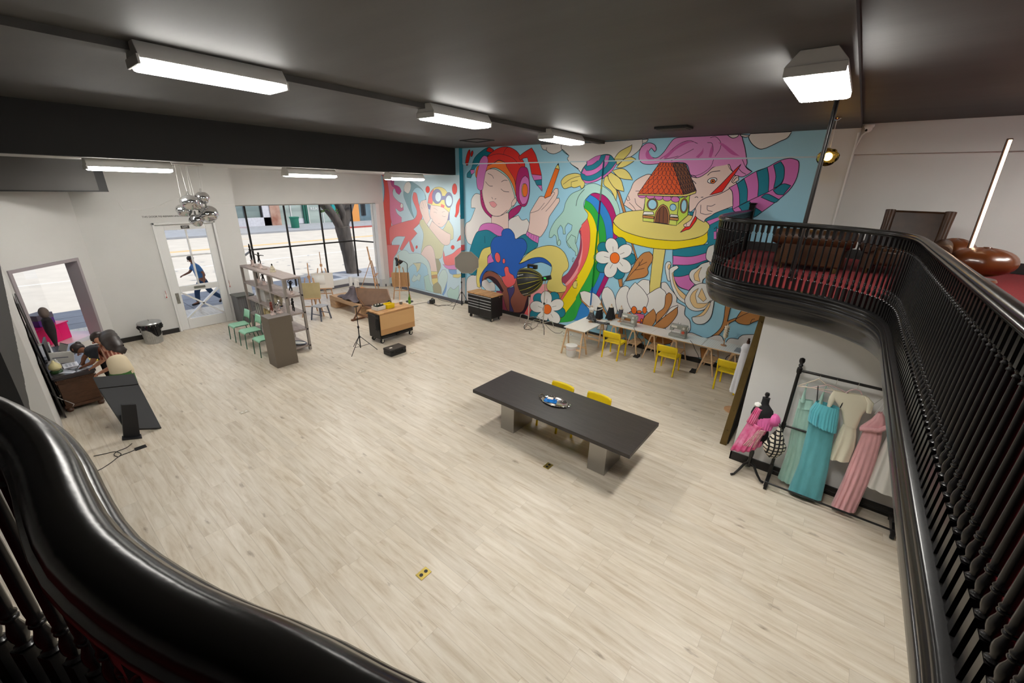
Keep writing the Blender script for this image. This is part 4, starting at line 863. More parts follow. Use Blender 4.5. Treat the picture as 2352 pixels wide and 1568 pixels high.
for s in (-1, 1):
    m = MB(); m.tube([(s*.245, .05, .022), (s*.285, .055, .035), (s*.305, .02, .042), (s*.305, -.02, .042), (s*.285, -.055, .035), (s*.245, -.05, .022)], .009, 8); m.build('handle', sil, t)
t = thing('wipes_packet', 'blue packet with white label lying on the silver tray', 'packet', (-3.38, 5.37, .757), .35)
m = MB(); m.grid(lambda u, v: ((u-.5)*.22, (v-.5)*.13, .012+.045*(1-abs(2*u-1)**3)*(1-abs(2*v-1)**3)), 10, 8); m.grid(lambda u, v: ((u-.5)*.22, (v-.5)*.13, .012), 2, 2); m.build('pouch', mat('blue_film', (20, 110, 190), .25, var=.3, vscale=30), t)
m = MB(); m.box((-.05, -.035, .056), (.05, .035, .063)); m.build('label', M_WTOP, t, bevel=.003)

# --- yellow chairs
def yellow_chair(loc, rz, label):
    t = thing('yellow_chair', label, 'chair', loc, rz, 'yellow plastic chairs')
    def back(u, v):
        x = (u-.5)*.47; z = .575+.185*v; c = (abs(2*u-1)**2)
        return (x, -.245-.055*(z-.44)/.32+.035*c, z-.012*c*(1 if v > .5 else 0))
    m = MB(); m.grid(back, 12, 4); m.build('backrest', M_YEL, t, solid=.014)
    def seat(u, v):
        x = (u-.5)*.45; y = -.21+.43*v; return (x, y, .445-.014*(1-(2*u-1)**2)*(1-(2*v-1)**2)-.01*max(0, v-.85)/.15)
    m = MB(); m.grid(seat, 10, 10); m.build('seat', M_YEL, t, solid=.022)
    for s in (-1, 1):
        m = MB(); m.beam((s*.215, -.27, 0), (s*.222, -.215, .44), .032, .036); m.beam((s*.222, -.215, .44), (s*.228, -.262, .72), .030, .030); m.build('leg', M_YEL, t, bevel=.006)
        m = MB(); m.beam((s*.215, .245, 0), (s*.215, .205, .435), .032, .034); m.build('leg', M_YEL, t, bevel=.006)
        m = MB(); m.beam((s*.215, -.21, .42), (s*.215, .21, .42), .022, .03); m.build('side_rail', M_YEL, t, bevel=.004)
    return t
yc = yellow_chair((-4.235, 9.76, 0), 0, 'yellow chair at the sewing table next to the white bucket')
dup(yc, (-2.80, 9.74, 0), .03, 'yellow chair in front of the sewing machine with the red dial')
dup(yc, (-1.42, 9.74, 0), -.05, 'yellow chair half hidden by the leaning brass-edged mirror')
dup(yc, (-3.58, 5.84, 0), PI, 'yellow chair tucked behind the dark table closer to its far corner')
dup(yc, (-2.86, 5.90, 0), PI-.04, 'yellow chair tucked behind the dark table opposite the tray handle')

# --- sewing tables on trestles
def trestle(t, x, shelf, along='y', L=.62, h=.70):
    for s in (-1, 1):
        for q in (-1, 1):
            m = MB()
            if along == 'y': m.beam((x+q*.19, s*L/2, 0), (x+q*.03, s*(L/2-.04), h), .03, .03)
            else: m.beam((s*L/2, x+q*.19, 0), (s*(L/2-.04), x+q*.03, h), .03, .04)
            m.build('leg', M_PINE, t)
    m = MB()
    if along == 'y': m.box((x-.03, -L/2, h-.05), (x+.03, L/2, h)); m.build('trestle_rail', M_PINE, t); m = MB(); m.box((x-.13, -L/2, .27), (x-.10, L/2, .30)); m.build('shelf_rail', M_PINE, t); m = MB(); m.box((x+.10, -L/2, .27), (x+.13, L/2, .30))
    else: m.box((-L/2, x-.03, h-.07), (L/2, x+.03, h)); m.build('trestle_rail', M_PINE, t); m = MB(); m.box((-L/2, x-.16, .17), (L/2, x-.13, .22)); m.build('lower_rail', M_PINE, t); m = MB(); m.box((-L/2, x+.13, .17), (L/2, x+.16, .22))
    m.build('lower_rail', M_PINE, t)
    if shelf:
        for k in range(7):
            m = MB(); y = -L/2+.05+(L-.1)*k/6; m.box((x-.14, y-.02, .30), (x+.14, y+.02, .315)); m.build('slat', M_PINE, t)
M_LINED = stripes('lined_table_top', (232, 230, 224), (180, 206, 214), 'X', 22, .12, .4)
t = thing('work_table', 'plain white table on pine trestles standing end-on to the mural', 'table', (-5.13, 9.74, 0))
m = MB(); m.box((-.30, -.67, .715), (.34, .68, .74)); m.build('tabletop', [M_WTOP], t, bevel=.003)
trestle(t, -.56, False, 'x', .56); trestle(t, .50, False, 'x', .56)
for i, (x0, x1, xs, lab) in enumerate(((-4.77, -3.50, (-4.5, -3.95), 'lined white sewing table with the sewing machine nearer the dressed mini forms'), (-3.49, -2.22, (-3.42, -2.85), 'lined white sewing table in the middle of the row along the mural'), (-2.21, -.98, (-2.02, -1.5), 'lined white sewing table with the grey mat at the end of the row'))):
    t = thing('sewing_table', lab, 'table', ((x0+x1)/2, 10.47, 0), 0, 'lined sewing tables along the mural'); c = (x0+x1)/2
    m = MB(); m.box((x0-c, -.325, .70), (x1-c, .325, .722)); m.build('tabletop', M_LINED, t, bevel=.003)
    for x in xs: trestle(t, x-c, True)
    m = MB(); m.box((x0-c, -.328, .699), (x1-c, -.322, .721)); m.build('front_edge', M_PINE, t)
def machine(loc, label, dial):
    t = thing('sewing_machine', label, 'sewing machine', loc, .0, 'grey sewing machines')
    body = mat('grey_machine_enamel', (150, 152, 144), .35)
    m = MB(); m.box((-.21, -.09, 0), (.21, .09, .065)); m.build('base', body, t, bevel=.012)
    m = MB(); m.box((.07, -.07, .06), (.21, .07, .32)); m.build('column', body, t, bevel=.016)
    m = MB(); m.box((-.20, -.06, .205), (.09, .06, .315)); m.build('arm', body, t, bevel=.016)
    m = MB(); m.box((-.205, -.055, .15), (-.12, .055, .24)); m.tube([(-.16, -.02, .15), (-.16, -.02, .075)], .006, 6); m.build('needle_head', body, t, bevel=.008)
    for z, r_, c in ((.255, .03, (205, 205, 198)), (.15, .038, dial)):
        m = MB(); m.tube([(.14, -.07, z), (.14, -.092, z)], r_, 16); m.build('dial', mat('dial_%d_%d' % (c[0], c[1]), c, .4), t)
    m = MB(); m.tube([(.21, 0, .24), (.235, 0, .24)], .055, 18); m.build('handwheel', mat('light_grey_plastic', (205, 205, 198), .4), t)
    m = MB(); m.box((-.17, -.063, .235), (-.03, -.06, .285)); m.build('front_plate', M_WTOP, t)
    for x in (-.04, .02):
        m = MB(); m.tube([(x, .02, .315), (x, .02, .36)], .005, 6); m.build('spool_pin', M_CHR, t)
    return t
machine((-4.20, 10.42, .722), 'grey sewing machine close to the dressed mini forms', (205, 205, 198))
machine((-2.87, 10.42, .722), 'grey sewing machine with a red-centred dial on the middle sewing table', (200, 90, 70))
# cords and pedals of the machines
for x, lab in ((-3.75, 'black foot pedal on the floor under the first sewing table'), (-2.28, 'black foot pedal on the floor behind the middle yellow chair')):
    t = thing('foot_pedal', lab, 'pedal', (x, 10.14, 0), 0, 'sewing machine pedals')
    m = MB(); m.ext([(-.07, -.09, 0), (.07, -.09, 0), (.07, .09, 0), (-.07, .09, 0)], (0, 0, .03)); m.build('base', M_BLKM, t, bevel=.006)
    m = MB(); m.add([(-.06, -.085, .03), (.06, -.085, .03), (.06, .085, .06), (-.06, .085, .06), (-.06, .085, .03), (.06, .085, .03)], [(0, 1, 2, 3), (3, 2, 5, 4), (0, 3, 4), (1, 5, 2), (0, 4, 5, 1)]); m.build('treadle', M_RUB, t)
    m = MB(); xx = -x-4.0 if x < -3 else -x-2.65
    m.tube(cat_rom([(.0, .09, .02), (.02, .3, .02), (.0, .3, .3), (-.05, -.02, .6), (-.10, -.07, .73), (-.22, .1, .75)]), .006, 6); m.build('cord', M_CORD, t)
t = thing('cutting_mat', 'rounded grey mat on the end of the sewing tables by the mirror', 'mat', (-1.28, 10.42, .722))
m = MB(); m.box((-.24, -.17, 0), (.24, .17, .006)); m.build('sheet', mat('grey_felt', (138, 142, 148), .8), t, bevel=.003)
# dressed mini dress forms
M_LINEN = mat('cream_linen', (226, 212, 190), .8); M_FURB = mat('black_white_fur', (20, 20, 22), .95, col2=(104, 104, 108), vscale=22); M_BLKF = mat('black_fabric', (24, 24, 28), .85)
def mini(loc, label, dress, k, h=.46):
    t = thing('mini_dress_form', label, 'mini dress form', loc, k*.5, 'miniature dress forms on the work tables')
    m = MB(); m.lathe([(.065, 0), (.068, .012), (.02, .022), (.012, .03), (.011, h*.36)], 16); m.build('stand', M_EASEL, t)
    m = MB(); m.lathe([(.0, h*.36), (.058, h*.37), (.068, h*.47), (.044, h*.60), (.062, h*.74), (.066, h*.80), (.045, h*.88), (.02, h*.91), (.02, h*.95), (0, h*.95)], 16, sy=.75); m.build('torso', M_LINEN, t)
    m = MB(); m.lathe([(.016, h*.95), (.018, h*.97), (.010, h*.985), (.014, h), (0, h*1.03)], 10); m.build('neck_knob', M_EASEL, t)
    if dress:
        for nm, p in dress(h): m = MB(); p(m); m.build(nm[0], nm[1], t)
    return t
def skirt(m, z0, z1, r0, r1, n=20, f=.16):
    m.grid(lambda u, v: ((r0+(r1-r0)*v)*(1+f*v*math.sin(u*2*PI*7))*math.cos(2*PI*u), (r0+(r1-r0)*v)*(1+f*v*math.sin(u*2*PI*7))*math.sin(2*PI*u)*.8, z0+(z1-z0)*v), 56, 6, wrap=True)
mini((-5.09, 9.93, .74), 'mini dress form in shaggy grey and black fur at the front of its group', lambda h: [(('fur_skirt', M_FURB), lambda m: skirt(m, h*.62, h*.18, .055, .13)), (('fur_collar', mat('white_fur', (222, 220, 214), .95)), lambda m: m.ell((0, 0, h*.80), (.085, .075, .05), 18, 8, fn=lambda p: 1+.2*noise.noise(p*6)))], 0)
mini((-5.04, 10.30, .74), 'mini dress form in a plain black gown with fur trim', lambda h: [(('gown', M_BLKF), lambda m: skirt(m, h*.80, h*.08, .072, .105)), (('trim', mat('white_fur', (222, 220, 214), .95)), lambda m: m.tube([(.07*math.cos(a), .055*math.sin(a), h*.66+.03*math.cos(a)) for a in [k*PI/8 for k in range(16)]], .016, 8, closed=True))], 1)
mini((-4.80, 10.52, .722), 'mini dress form in a black dress with white sash and split skirt', lambda h: [(('dress', M_BLKF), lambda m: skirt(m, h*.82, h*.10, .070, .135)), (('sash', M_WTOP), lambda m: m.tube([(.066*math.cos(a), .052*math.sin(a), h*.62) for a in [k*PI/8 for k in range(16)]], .011, 8, closed=True))], 2)
mini((-4.52, 10.56, .722), 'mini dress form in a sheer smoky top alone beside the sewing machine', lambda h: [(('top', mat('smoky_tulle', (88, 86, 96), .8)), lambda m: skirt(m, h*.80, h*.30, .070, .075, f=.05))], 3)
mini((-1.80, 10.52, .722), 'bare cream mini dress form near the grey mat', lambda h: [(('pleated_wrap', M_LINEN), lambda m: [m.tube([((.064-.008*abs(q-2))*math.cos(a), .05*math.sin(a), h*(.45+.1*q)) for a in [k*PI/8 for k in range(16)]], .012, 6, closed=True) for q in range(5)])], 4, .56)
t = thing('fur_boa', 'strip of black fur lying on the white table before the mini forms', 'fur strip', (-4.86, 10.03, .75))
m = MB(); m.tube(cat_rom([(-.16, .02, .02), (-.08, -.06, .02), (.05, -.07, .02), (.18, -.04, .02), (.28, .02, .02)]), .034, 10); o = m.build('pile', M_FURB, t)
# bucket
t = thing('plastic_bucket', 'white paint bucket standing on the floor by the white table leg', 'bucket', (-5.12, 9.02, 0))
wp = mat('white_plastic', (232, 231, 228), .35)
m = MB(); m.lathe([(0, 0), (.115, 0), (.125, .02), (.145, .26), (.152, .262), (.152, .285), (.14, .285), (.125, .03), (0, .03)], 26); m.build('pail', wp, t)
m = MB(); m.lathe([(0, .283), (.157, .283), (.160, .292), (.157, .303), (.14, .306), (0, .303)], 26); m.build('lid', wp, t)
m = MB(); m.tube([(.155*math.cos(a), .155*math.sin(a), .235-.04*math.sin(a/2)) for a in [PI+k*PI/10 for k in range(11)]], .004, 6); m.build('handle', mat('pink_smear', (222, 160, 150), .5), t)
# leaning mirror and the white form behind it
t = thing('leaning_mirror', 'tall mirror with riveted brass edge leaning on the white wall end', 'mirror', (-.93, 7.25, 0))
br_ = mat('antique_brass', (104, 88, 54), .35, metal=.85, var=.15, vscale=5)
m = MB(); m.ext([(-.04, 0, .0), (.07, 0, 0), (.205, .02, 2.50), (.14, .02, 2.50), (.10, .02, 2.40)], (0, .035, 0)); m.ext([(-.04, .035, 0), (-.02, .035, 0), (.12, .055, 2.42), (.10, .055, 2.42)], (0, 1.1, 0)); m.build('brass_frame', br_, t, bevel=.003)
m = MB(); m.ext([(.0, .04, .03), (.09, .04, .03), (.206, .06, 2.49), (.12, .06, 2.45)], (0, 1.1, 0)); m.build('backing', M_BLACK, t)
for k in range(6):
    z = .3+.4*k; m = MB(); m.ell((.015+.054*z, -.004+.008*z, z), (.016, .006, .016), 10, 6); m.build('rivet', br_, t)
t = thing('dress_stand', 'dress stand with a white garment beyond the brass-edged mirror', 'dress form', (AY(1699, 870, 8.7).x, 8.7, 0))
m = MB(); m.lathe([(.16, 0), (.16, .02), (.02, .04), (.015, .75)], 14); m.build('stand', M_EASEL, t)
m = MB(); skirt(m, 1.30, .42, .09, .13, f=.12); m.lathe([(.09, 1.30), (.105, 1.36), (.08, 1.44), (.035, 1.47)], 18, sy=.8); m.build('white_garment', mat('white_cotton', (226, 226, 232), .8), t)
m = MB(); m.lathe([(.03, 1.46), (.03, 1.52), (.018, 1.54), (.022, 1.57), (0, 1.58)], 12); m.build('neck', mat('dark_wood', (70, 40, 30), .4), t)
# floor outlets
for (px, py, lab, col) in ((973, 1317, 'brass floor outlet alone in the open floor closest to the railing', 1), (1259, 1070, 'brass floor outlet in front of the dark table', 1), (561, 946, 'pale floor outlet on the open floor between the tilted kiosk and the tall pedestal', 0), (323, 1028, 'black floor outlet with the kiosk cord plugged in', 2), (831, 853, 'small floor outlet in front of the tripod light stand', 0), (949, 810, 'small floor outlet next to the black hard case', 0)):
    p = G(px, py); t = thing('floor_outlet', lab, 'floor outlet', (p.x, p.y, 0), 0, 'floor outlets')
    mt = [mat('pale_cover', (196, 186, 166), .4), mat('brass_plate', (190, 168, 90), .3, metal=.8), M_BLKM][col]
    m = MB(); m.box((-.055, -.075, 0), (.055, .075, .008)); m.build('plate', mt, t, bevel=.003)
    for s in (-1, 1):
        m = MB(); m.lathe([(.022, .0075), (.022, .0105), (.012, .0105)], 12, o=(0, s*.034, 0)); m.build('socket', M_BLKM if col else M_WTOP, t)
# ------------------------------------------------------------------ clothes rack, garments, dress form
M_RACK = mat('black_pipe', (24, 23, 23), .35, metal=.3)
RY = 6.62
t = thing('clothes_rack', 'black pipe clothes rack with turned finial against the white wall', 'clothes rack', (-.13, RY, 0))
Z0r = 1.90
m = MB(); m.tube([(0, 0, .12), (0, 0, 1.93)], .022, 12); m.build('post', M_RACK, t)
m = MB(); m.tube([(1.46, 0, .12), (1.46, 0, 1.93)], .022, 12); m.build('post', M_RACK, t)
for x in (0, 1.46):
    m = MB(); m.lathe([(.03, 1.86), (.034, 1.90), (.03, 1.94), (.018, 1.95), (.03, 1.975), (.018, 2.0), (.032, 2.02), (.036, 2.045), (.03, 2.075), (0, 2.09)], 14, o=(x, 0, 0)); m.build('finial', M_RACK, t)
    m = MB(); m.ext([(x-.025, -.24, .05), (x-.025, -.20, .13), (x-.025, -.05, .15), (x-.025, -.03, .34), (x-.025, .03, .34), (x-.025, .05, .15), (x-.025, .20, .13), (x-.025, .24, .05)], (.05, 0, 0)); m.build('foot', M_RACK, t, bevel=.008)
    for s in (-1, 1):
        m = MB(); m.tube([(x-.02, s*.21, .035), (x+.02, s*.21, .035)], .033, 14); m.build('caster', M_RUB, t)
m = MB(); m.tube([(0, 0, Z0r), (1.46, 0, Z0r)], .019, 12); m.build('hanging_bar', M_RACK, t)
m = MB(); m.tube([(0, -.19, .11), (1.46, -.19, .11)], .014, 10); m.build('lower_bar', M_RACK, t)
m = MB(); m.tube([(0, .19, .11), (1.46, .19, .11)], .014, 10); m.build('lower_bar', M_RACK, t)
m = MB(); m.tube([(0, 0, 1.02), (.36, 0, 1.02)], .015, 10); m.lathe([(.028, .98), (.030, 1.0), (.030, 1.04), (.028, 1.06)], 12); m.build('side_arm', M_RACK, t)
GC = (1800, 850, 3.921)
def gp(x, y, Y=RY): return AY(GC[0]+x/GC[2], GC[1]+y/GC[2], Y)
def cloth(name, col, **k): return mat(name, col, .8, sheen=.2, **k)
def garment_part(t, name, mt, rows, depth=.07, pl=6, amp=.014, Y=RY, off=0.0):
    L = [gp(r[0], r[1], Y) for r in rows]; Rr = [gp(r[2], r[3], Y) for r in rows]; n = len(rows)-1
    org = Vector(t.location)
    def pt(a, v):
        i = min(int(v*n), n-1); f = v*n-i
        l = L[i].lerp(L[i+1], f); r = Rr[i].lerp(Rr[i+1], f); c = (l+r)/2; h = (r-l)/2
        am = amp*(.15+.85*v)
        p = c+h*math.cos(a); s = math.sin(a); sign = 1 if s > 0 else -1
        ww = a*pl*2+1.3+1.2*math.sin(a*1.7+.8); y = -(abs(s)**.7)*sign*depth*(.5+.5*v)+.75*am*(math.sin(ww)+.35*math.sin(ww*.37+2))*abs(s)*(.7+.3*math.sin(a*3+v*2))
        return Vector((p.x, Y+y+off, p.z))-org
    m = MB(); m.grid(lambda u, v: pt(2*PI*u, v), 96, 3*n, wrap=True)
    return m.build(name, mt, t, angle=80)
def hanger(t, pts, hook, mt, r=.006):
    org = Vector(t.location)
    m = MB(); m.tube([gp(*p)-org for p in pts], r, 8); m.build('hanger', mt, t)
    m = MB(); q = gp(*hook)-org; z = Z0r-org.z
    m.tube([q, (q.x, 0, z-.05), (q.x, -.02, z), (q.x, -.012, z+.022), (q.x, .012, z+.022), (q.x, .022, z)], .0035, 6); m.build('hook', M_CHR, t)
def gthing(label, px, name='dress'): 
    p = gp(px, 600); return thing(name, label, 'dress', (p.x, RY, 1.2), 0, 'garments on the clothes rack')
M_PH = mat('pink_plastic_hanger', (226, 196, 196), .4); M_WH = mat('pale_wood_hanger', (214, 202, 184), .5)
t = gthing('long sheer mint green V-neck gown at the finial end of the rack', 200)
mint = cloth('mint_chiffon', (166, 205, 192), var=.06, vscale=9, stretch=(3, 1, 1))
garment_part(t, 'skirt', mint, [(118, 345, 262, 365), (100, 400, 260, 430), (60, 560, 235, 640), (20, 760, 215, 850), (-60, 980, 170, 1085)], .06, 8, .016, off=.06)
garment_part(t, 'bodice', mint, [(140, 270, 265, 290), (125, 320, 262, 345), (118, 348, 262, 368)], .05, 5, .004, off=.06)
for a, b_ in (((212, 130), (170, 285)), ((385, 150), (330, 300))):
    m = MB(); m.tube([gp(a[0], a[1])-Vector(t.location)+Vector((0, .05, 0)), gp((a[0]+b_[0])/2-6, (a[1]+b_[1])/2)-Vector(t.location)+Vector((0, .03, 0)), gp(*b_)-Vector(t.location)+Vector((0, .03, 0))], [.012, .034, .070], 12, sq=.4); m.build('strap', mint, t)
hanger(t, [(130, 140), (230, 108), (320, 78), (370, 120), (455, 185), (130, 142)], (325, 78), M_WH, .008)
t = gthing('long teal gown with a ruffled off-shoulder neckline', 330)
teal = cloth('teal_chiffon', (96, 176, 186), var=.08, vscale=6, stretch=(4, 1, 1))
garment_part(t, 'skirt', teal, [(235, 420, 470, 500), (225, 480, 455, 560), (190, 620, 435, 700), (140, 820, 405, 880), (45, 1050, 345, 1145)], .10, 5, .016, off=-.05)
garment_part(t, 'ruffle', cloth('teal_ruffle', (92, 182, 194)), [(295, 262, 505, 330), (240, 330, 500, 400), (225, 400, 490, 470), (222, 420, 480, 540)], .13, 14, .03, off=-.06)
for a, b_ in (((310, 140), (303, 262)), ((578, 205), (510, 325))):
    m = MB(); m.tube([gp(*a)-Vector(t.location), gp(*b_)-Vector(t.location)+Vector((0, -.05, 0))], .006, 6); m.build('strap', M_BLKF, t)
hanger(t, [(255, 155), (400, 130), (490, 160), (615, 235), (608, 258), (255, 158)], (470, 130), M_PH)
t = gthing('short cream knit dress with flared peplum hem between teal and pink gowns', 560)
crm = cloth('cream_knit', (238, 232, 208))
garment_part(t, 'skirt', crm, [(540, 470, 655, 515), (500, 540, 655, 600), (460, 640, 640, 690), (395, 775, 590, 815)], .09, 4, .022)
garment_part(t, 'bodice', crm, [(450, 180, 715, 225), (430, 230, 780, 300), (480, 300, 740, 360), (520, 360, 700, 420), (538, 475, 660, 520)], .06, 2, .004)
for rows in ([(440, 195, 480, 200), (410, 240, 470, 260), (382, 345, 440, 310)], [(725, 225, 770, 250), (745, 290, 815, 300), (740, 375, 790, 385)]): garment_part(t, 'sleeve', crm, rows, .04, 1, .002)
hanger(t, [(560, 205), (600, 180), (650, 170), (690, 190), (705, 220)], (662, 172), M_PH, .008)
t = gthing('long blush pink chiffon gown with twisted waist on a clear hanger', 760)
blush = cloth('blush_chiffon', (232, 176, 180), var=.07, vscale=7, stretch=(4, 1, 1))
garment_part(t, 'skirt', blush, [(715, 530, 890, 520), (680, 620, 880, 620), (610, 780, 835, 800), (530, 980, 760, 1010), (430, 1195, 650, 1255)], .10, 7, .022, off=-.03)
garment_part(t, 'bodice', blush, [(850, 372, 890, 372), (790, 430, 920, 430), (690, 495, 925, 480), (700, 530, 905, 520)], .07, 5, .008, off=-.03)
m = MB(); o_ = Vector(t.location); m.tube(cat_rom([gp(690, 500)-o_+Vector((0, -.1, 0)), gp(780, 495)-o_+Vector((0, -.13, 0)), gp(850, 505)-o_+Vector((0, -.13, 0)), gp(922, 492)-o_+Vector((0, -.08, 0))]), .028, 8); m.build('twisted_waistband', blush, t)
for a, b_ in (((935, 255), (820, 395)), ((930, 320), (870, 380))):
    m = MB(); m.tube([gp(*a)-o_, gp(*b_)-o_], .004, 5); m.build('strap', M_TRIMW, t)
hanger(t, [(815, 300), (925, 225), (1010, 340), (1010, 350), (815, 305)], (930, 225), glass_mat('clear_plastic'), .007)
t = gthing('plain white cotton skirt at the railing end of the rack', 930, 'skirt')
garment_part(t, 'skirt_panel', cloth('white_cotton_skirt', (232, 230, 224)), [(950, 500, 1080, 520), (925, 600, 1110, 640), (830, 800, 1120, 860), (720, 1010, 1100, 1160)], .10, 5, .02)
hanger(t, [(950, 505), (1000, 480), (1080, 525)], (1010, 480), M_WH, .006)
# checked bag
t = thing('checked_bag', 'black and cream checked gathered bag tied to the rack post', 'bag', (-.16, 6.50, 1.02), .5)
chk = stripes('check_fabric', (226, 218, 200), (22, 22, 22), 'XZ', 17, .34, .85)
m = MB(); m.grid(lambda u, v: ((.02+.115*math.sin(PI*min(1, v*.93)**1.25)*(1.1 if v > .5 else .9))*(1+.10*(1-v)*math.sin(u*2*PI*9))*math.cos(2*PI*u), (.02+.085*math.sin(PI*min(1, v*.93)**1.25))*(1+.10*(1-v)*math.sin(u*2*PI*9))*math.sin(2*PI*u), -.50*v), 60, 16, wrap=True); m.build('pouch', chk, t)
m = MB(); m.tube([(0, 0, -.01), (.01, .05, .03), (.02, .10, .0)], .012, 8); m.tube([(.026*math.cos(k*PI/6), .026*math.sin(k*PI/6), -.03) for k in range(12)], .008, 6, closed=True); m.build('drawstring', chk, t)
# pink dress form
t = thing('dress_form', 'black dress form on a tripod stand draped in pink printed fabric', 'dress form', (-.42, 6.60, 0), .25)
blk = mat('black_satin_wood_stand', (22, 21, 21), .35)
m = MB(); m.lathe([(.0, .16), (.03, .17), (.032, .22), (.024, .30), (.034, .42), (.022, .50), (.03, .53), (.014, .56), (.014, .66)], 14); m.build('stand', blk, t)
for k in range(3):
    a = R(-150+120*k); m = MB(); m.tube([(0, 0, .24), (.07*math.cos(a), .07*math.sin(a), .22), (.15*math.cos(a), .15*math.sin(a), .10), (.21*math.cos(a), .21*math.sin(a), .03), (.26*math.cos(a), .26*math.sin(a), .022)], [.02, .02, .018, .016, .02], 8); m.build('leg', blk, t)
m = MB(); m.lathe([(0, .62), (.13, .64), (.155, .72), (.15, .80), (.115, .92), (.14, 1.04), (.15, 1.10), (.13, 1.18), (.07, 1.25), (.05, 1.28), (.048, 1.36), (.052, 1.375), (0, 1.38)], 24, sy=.72); m.build('torso', M_BLKF, t)
m = MB(); m.lathe([(.02, 1.375), (.015, 1.39), (.03, 1.41), (.033, 1.43), (.025, 1.455), (0, 1.465)], 12); m.build('finial', blk, t)
pk = mat('pink_printed_silk', (214, 50, 120), .5, col2=(232, 150, 186), vscale=9); pkf = mat('pink_feather', (226, 110, 172), .9, bump=.6, bscale=60); lace = mat('pink_lace', (230, 190, 192), .8, col2=(206, 140, 150), vscale=50)
def drape(m, pts_top, pts_bot, d, n=26, f=.012, k=6):
    def fn(u, v):
        a = cat_rom(pts_top, 1) ; p = Vector(pts_top[0]).lerp(Vector(pts_top[1]), u).lerp(Vector(pts_bot[0]).lerp(Vector(pts_bot[1]), u), v)
        bulge = math.sin(PI*u)*d; return (p.x, p.y-bulge-f*(.3+v)*math.sin(u*2*PI*k), p.z)
    m.grid(fn, n, 12)
m = MB(); drape(m, [(-.15, -.02, .98), (.13, -.02, .95)], [(-.30, -.04, .40), (.12, -.02, .62)], .14); m.build('silk_wrap', pk, t, solid=.006)
m = MB(); drape(m, [(-.10, -.04, 1.24), (-.02, -.06, 1.20)], [(-.18, -.03, .94), (-.04, -.08, .94)], .05); m.build('shoulder_sash', pk, t, solid=.006)
m = MB(); drape(m, [(-.08, -.07, 1.07), (.20, -.03, 1.12)], [(-.04, -.11, .92), (.15, -.08, .90)], .05, f=.006); m.ell((.16, -.04, 1.06), (.075, .09, .09), 16, 10, fn=lambda p: 1+.15*noise.noise(p*5)); m.build('feather_cape', pkf, t, solid=.012)
m = MB(); drape(m, [(-.02, -.16, .92), (.07, -.15, .92)], [(-.17, -.16, .60), (-.02, -.16, .60)], .01, f=.004); m.build('lace_panel', lace, t, solid=.006)
m = MB(); m.tube([(.15*math.cos(a), .115*math.sin(a), .94+.02*math.cos(a)) for a in [k*PI/10 for k in range(20)]], .009, 6, closed=True); m.tube([(-.04, -.13, .95), (-.05, -.15, .88), (-.04, -.15, .80)], .008, 6); m.build('cord_belt', M_TRIMW, t)
m = MB(); m.ell((-.09, -.03, 1.25), (.05, .05, .035), 14, 8, fn=lambda p: 1+.25*noise.noise(p*7)); m.build('white_feather', mat('white_fur', (222, 220, 214), .95), t)

# ------------------------------------------------------------------ tool chest, cart, case
def caster(t, x, y, h=.12):
    m = MB(); m.tube([(x-.02, y, h*.42), (x+.02, y, h*.42)], h*.42, 16); m.build('caster_wheel', M_RUB, t)
    m = MB(); m.tube([(x-.024, y, h*.42), (x+.024, y, h*.42)], h*.24, 14); m.box((x-.03, y-.025, h*.5), (x-.026, y+.025, h)); m.box((x+.026, y-.025, h*.5), (x+.03, y+.025, h)); m.box((x-.03, y-.03, h-.008), (x+.03, y+.03, h)); m.build('caster_fork', M_CHR, t)
t = thing('tool_chest', 'black rolling tool chest with wooden top and steel drawer pulls', 'tool chest', (-9.1, 9.98, 0))
m = MB(); m.box((-.54, -.27, .125), (.54, .27, .845)); m.build('cabinet', M_BLKM, t, bevel=.006)
m = MB(); m.box((-.555, -.285, .845), (.555, .285, .882)); m.build('wooden_top', butcher('butcher_block_top'), t, bevel=.004)
def drawer(x0, x1, z0, z1):
    m = MB(); m.box((x0, -.283, z0), (x1, -.268, z1)); d = m.build('drawer', M_BLKM, t, bevel=.003)
    m = MB(); m.box((x0+.01, -.300, z1-.026), (x1-.01, -.281, z1-.008)); h = m.build('pull', mat('aluminium', (205, 206, 208), .3, metal=.7), d, bevel=.003)
drawer(-.52, .52, .72, .83)
for x0, x1 in ((-.52, -.005), (.005, .52)):
    for z0, z1 in ((.615, .71), (.525, .61), (.435, .52), (.16, .43)): drawer(x0, x1, z0, z1)
m = MB(); m.tube([(.02, -.285, .80), (.02, -.292, .80)], .012, 10); m.tube([(.54, .1, .80), (.55, .1, .80)], .016, 10); m.build('lock', M_CHR, t)
for x in (-.47, .47):
    for y in (-.2, .2): caster(t, x, y)
t = thing('rolling_workbench', 'black rolling workbench with butcher block top and a folded drop leaf', 'workbench', (-9.79, 6.72, 0))
m = MB(); m.box((-.28, -.56, .13), (.24, .56, .86)); m.build('cabinet', M_BLKM, t, bevel=.006)
m = MB(); m.box((-.30, -.58, .86), (.30, .60, .895)); m.build('wooden_top', butcher('butcher_block_top'), t, bevel=.004)
m = MB(); m.box((.265, -.55, .26), (.298, .60, .855)); m.build('drop_leaf', butcher('butcher_leaf'), t, bevel=.003)
m = MB(); m.box((.24, -.5, .17), (.26, .5, .20)); m.box((.24, -.05, .14), (.30, .05, .2)); m.build('bracket', M_BLKM, t)
m = MB(); m.tube([(-.25, -.58, .82), (-.25, -.62, .82), (.2, -.62, .82), (.2, -.58, .82)], .012, 8); m.build('side_handle', M_BLKM, t)
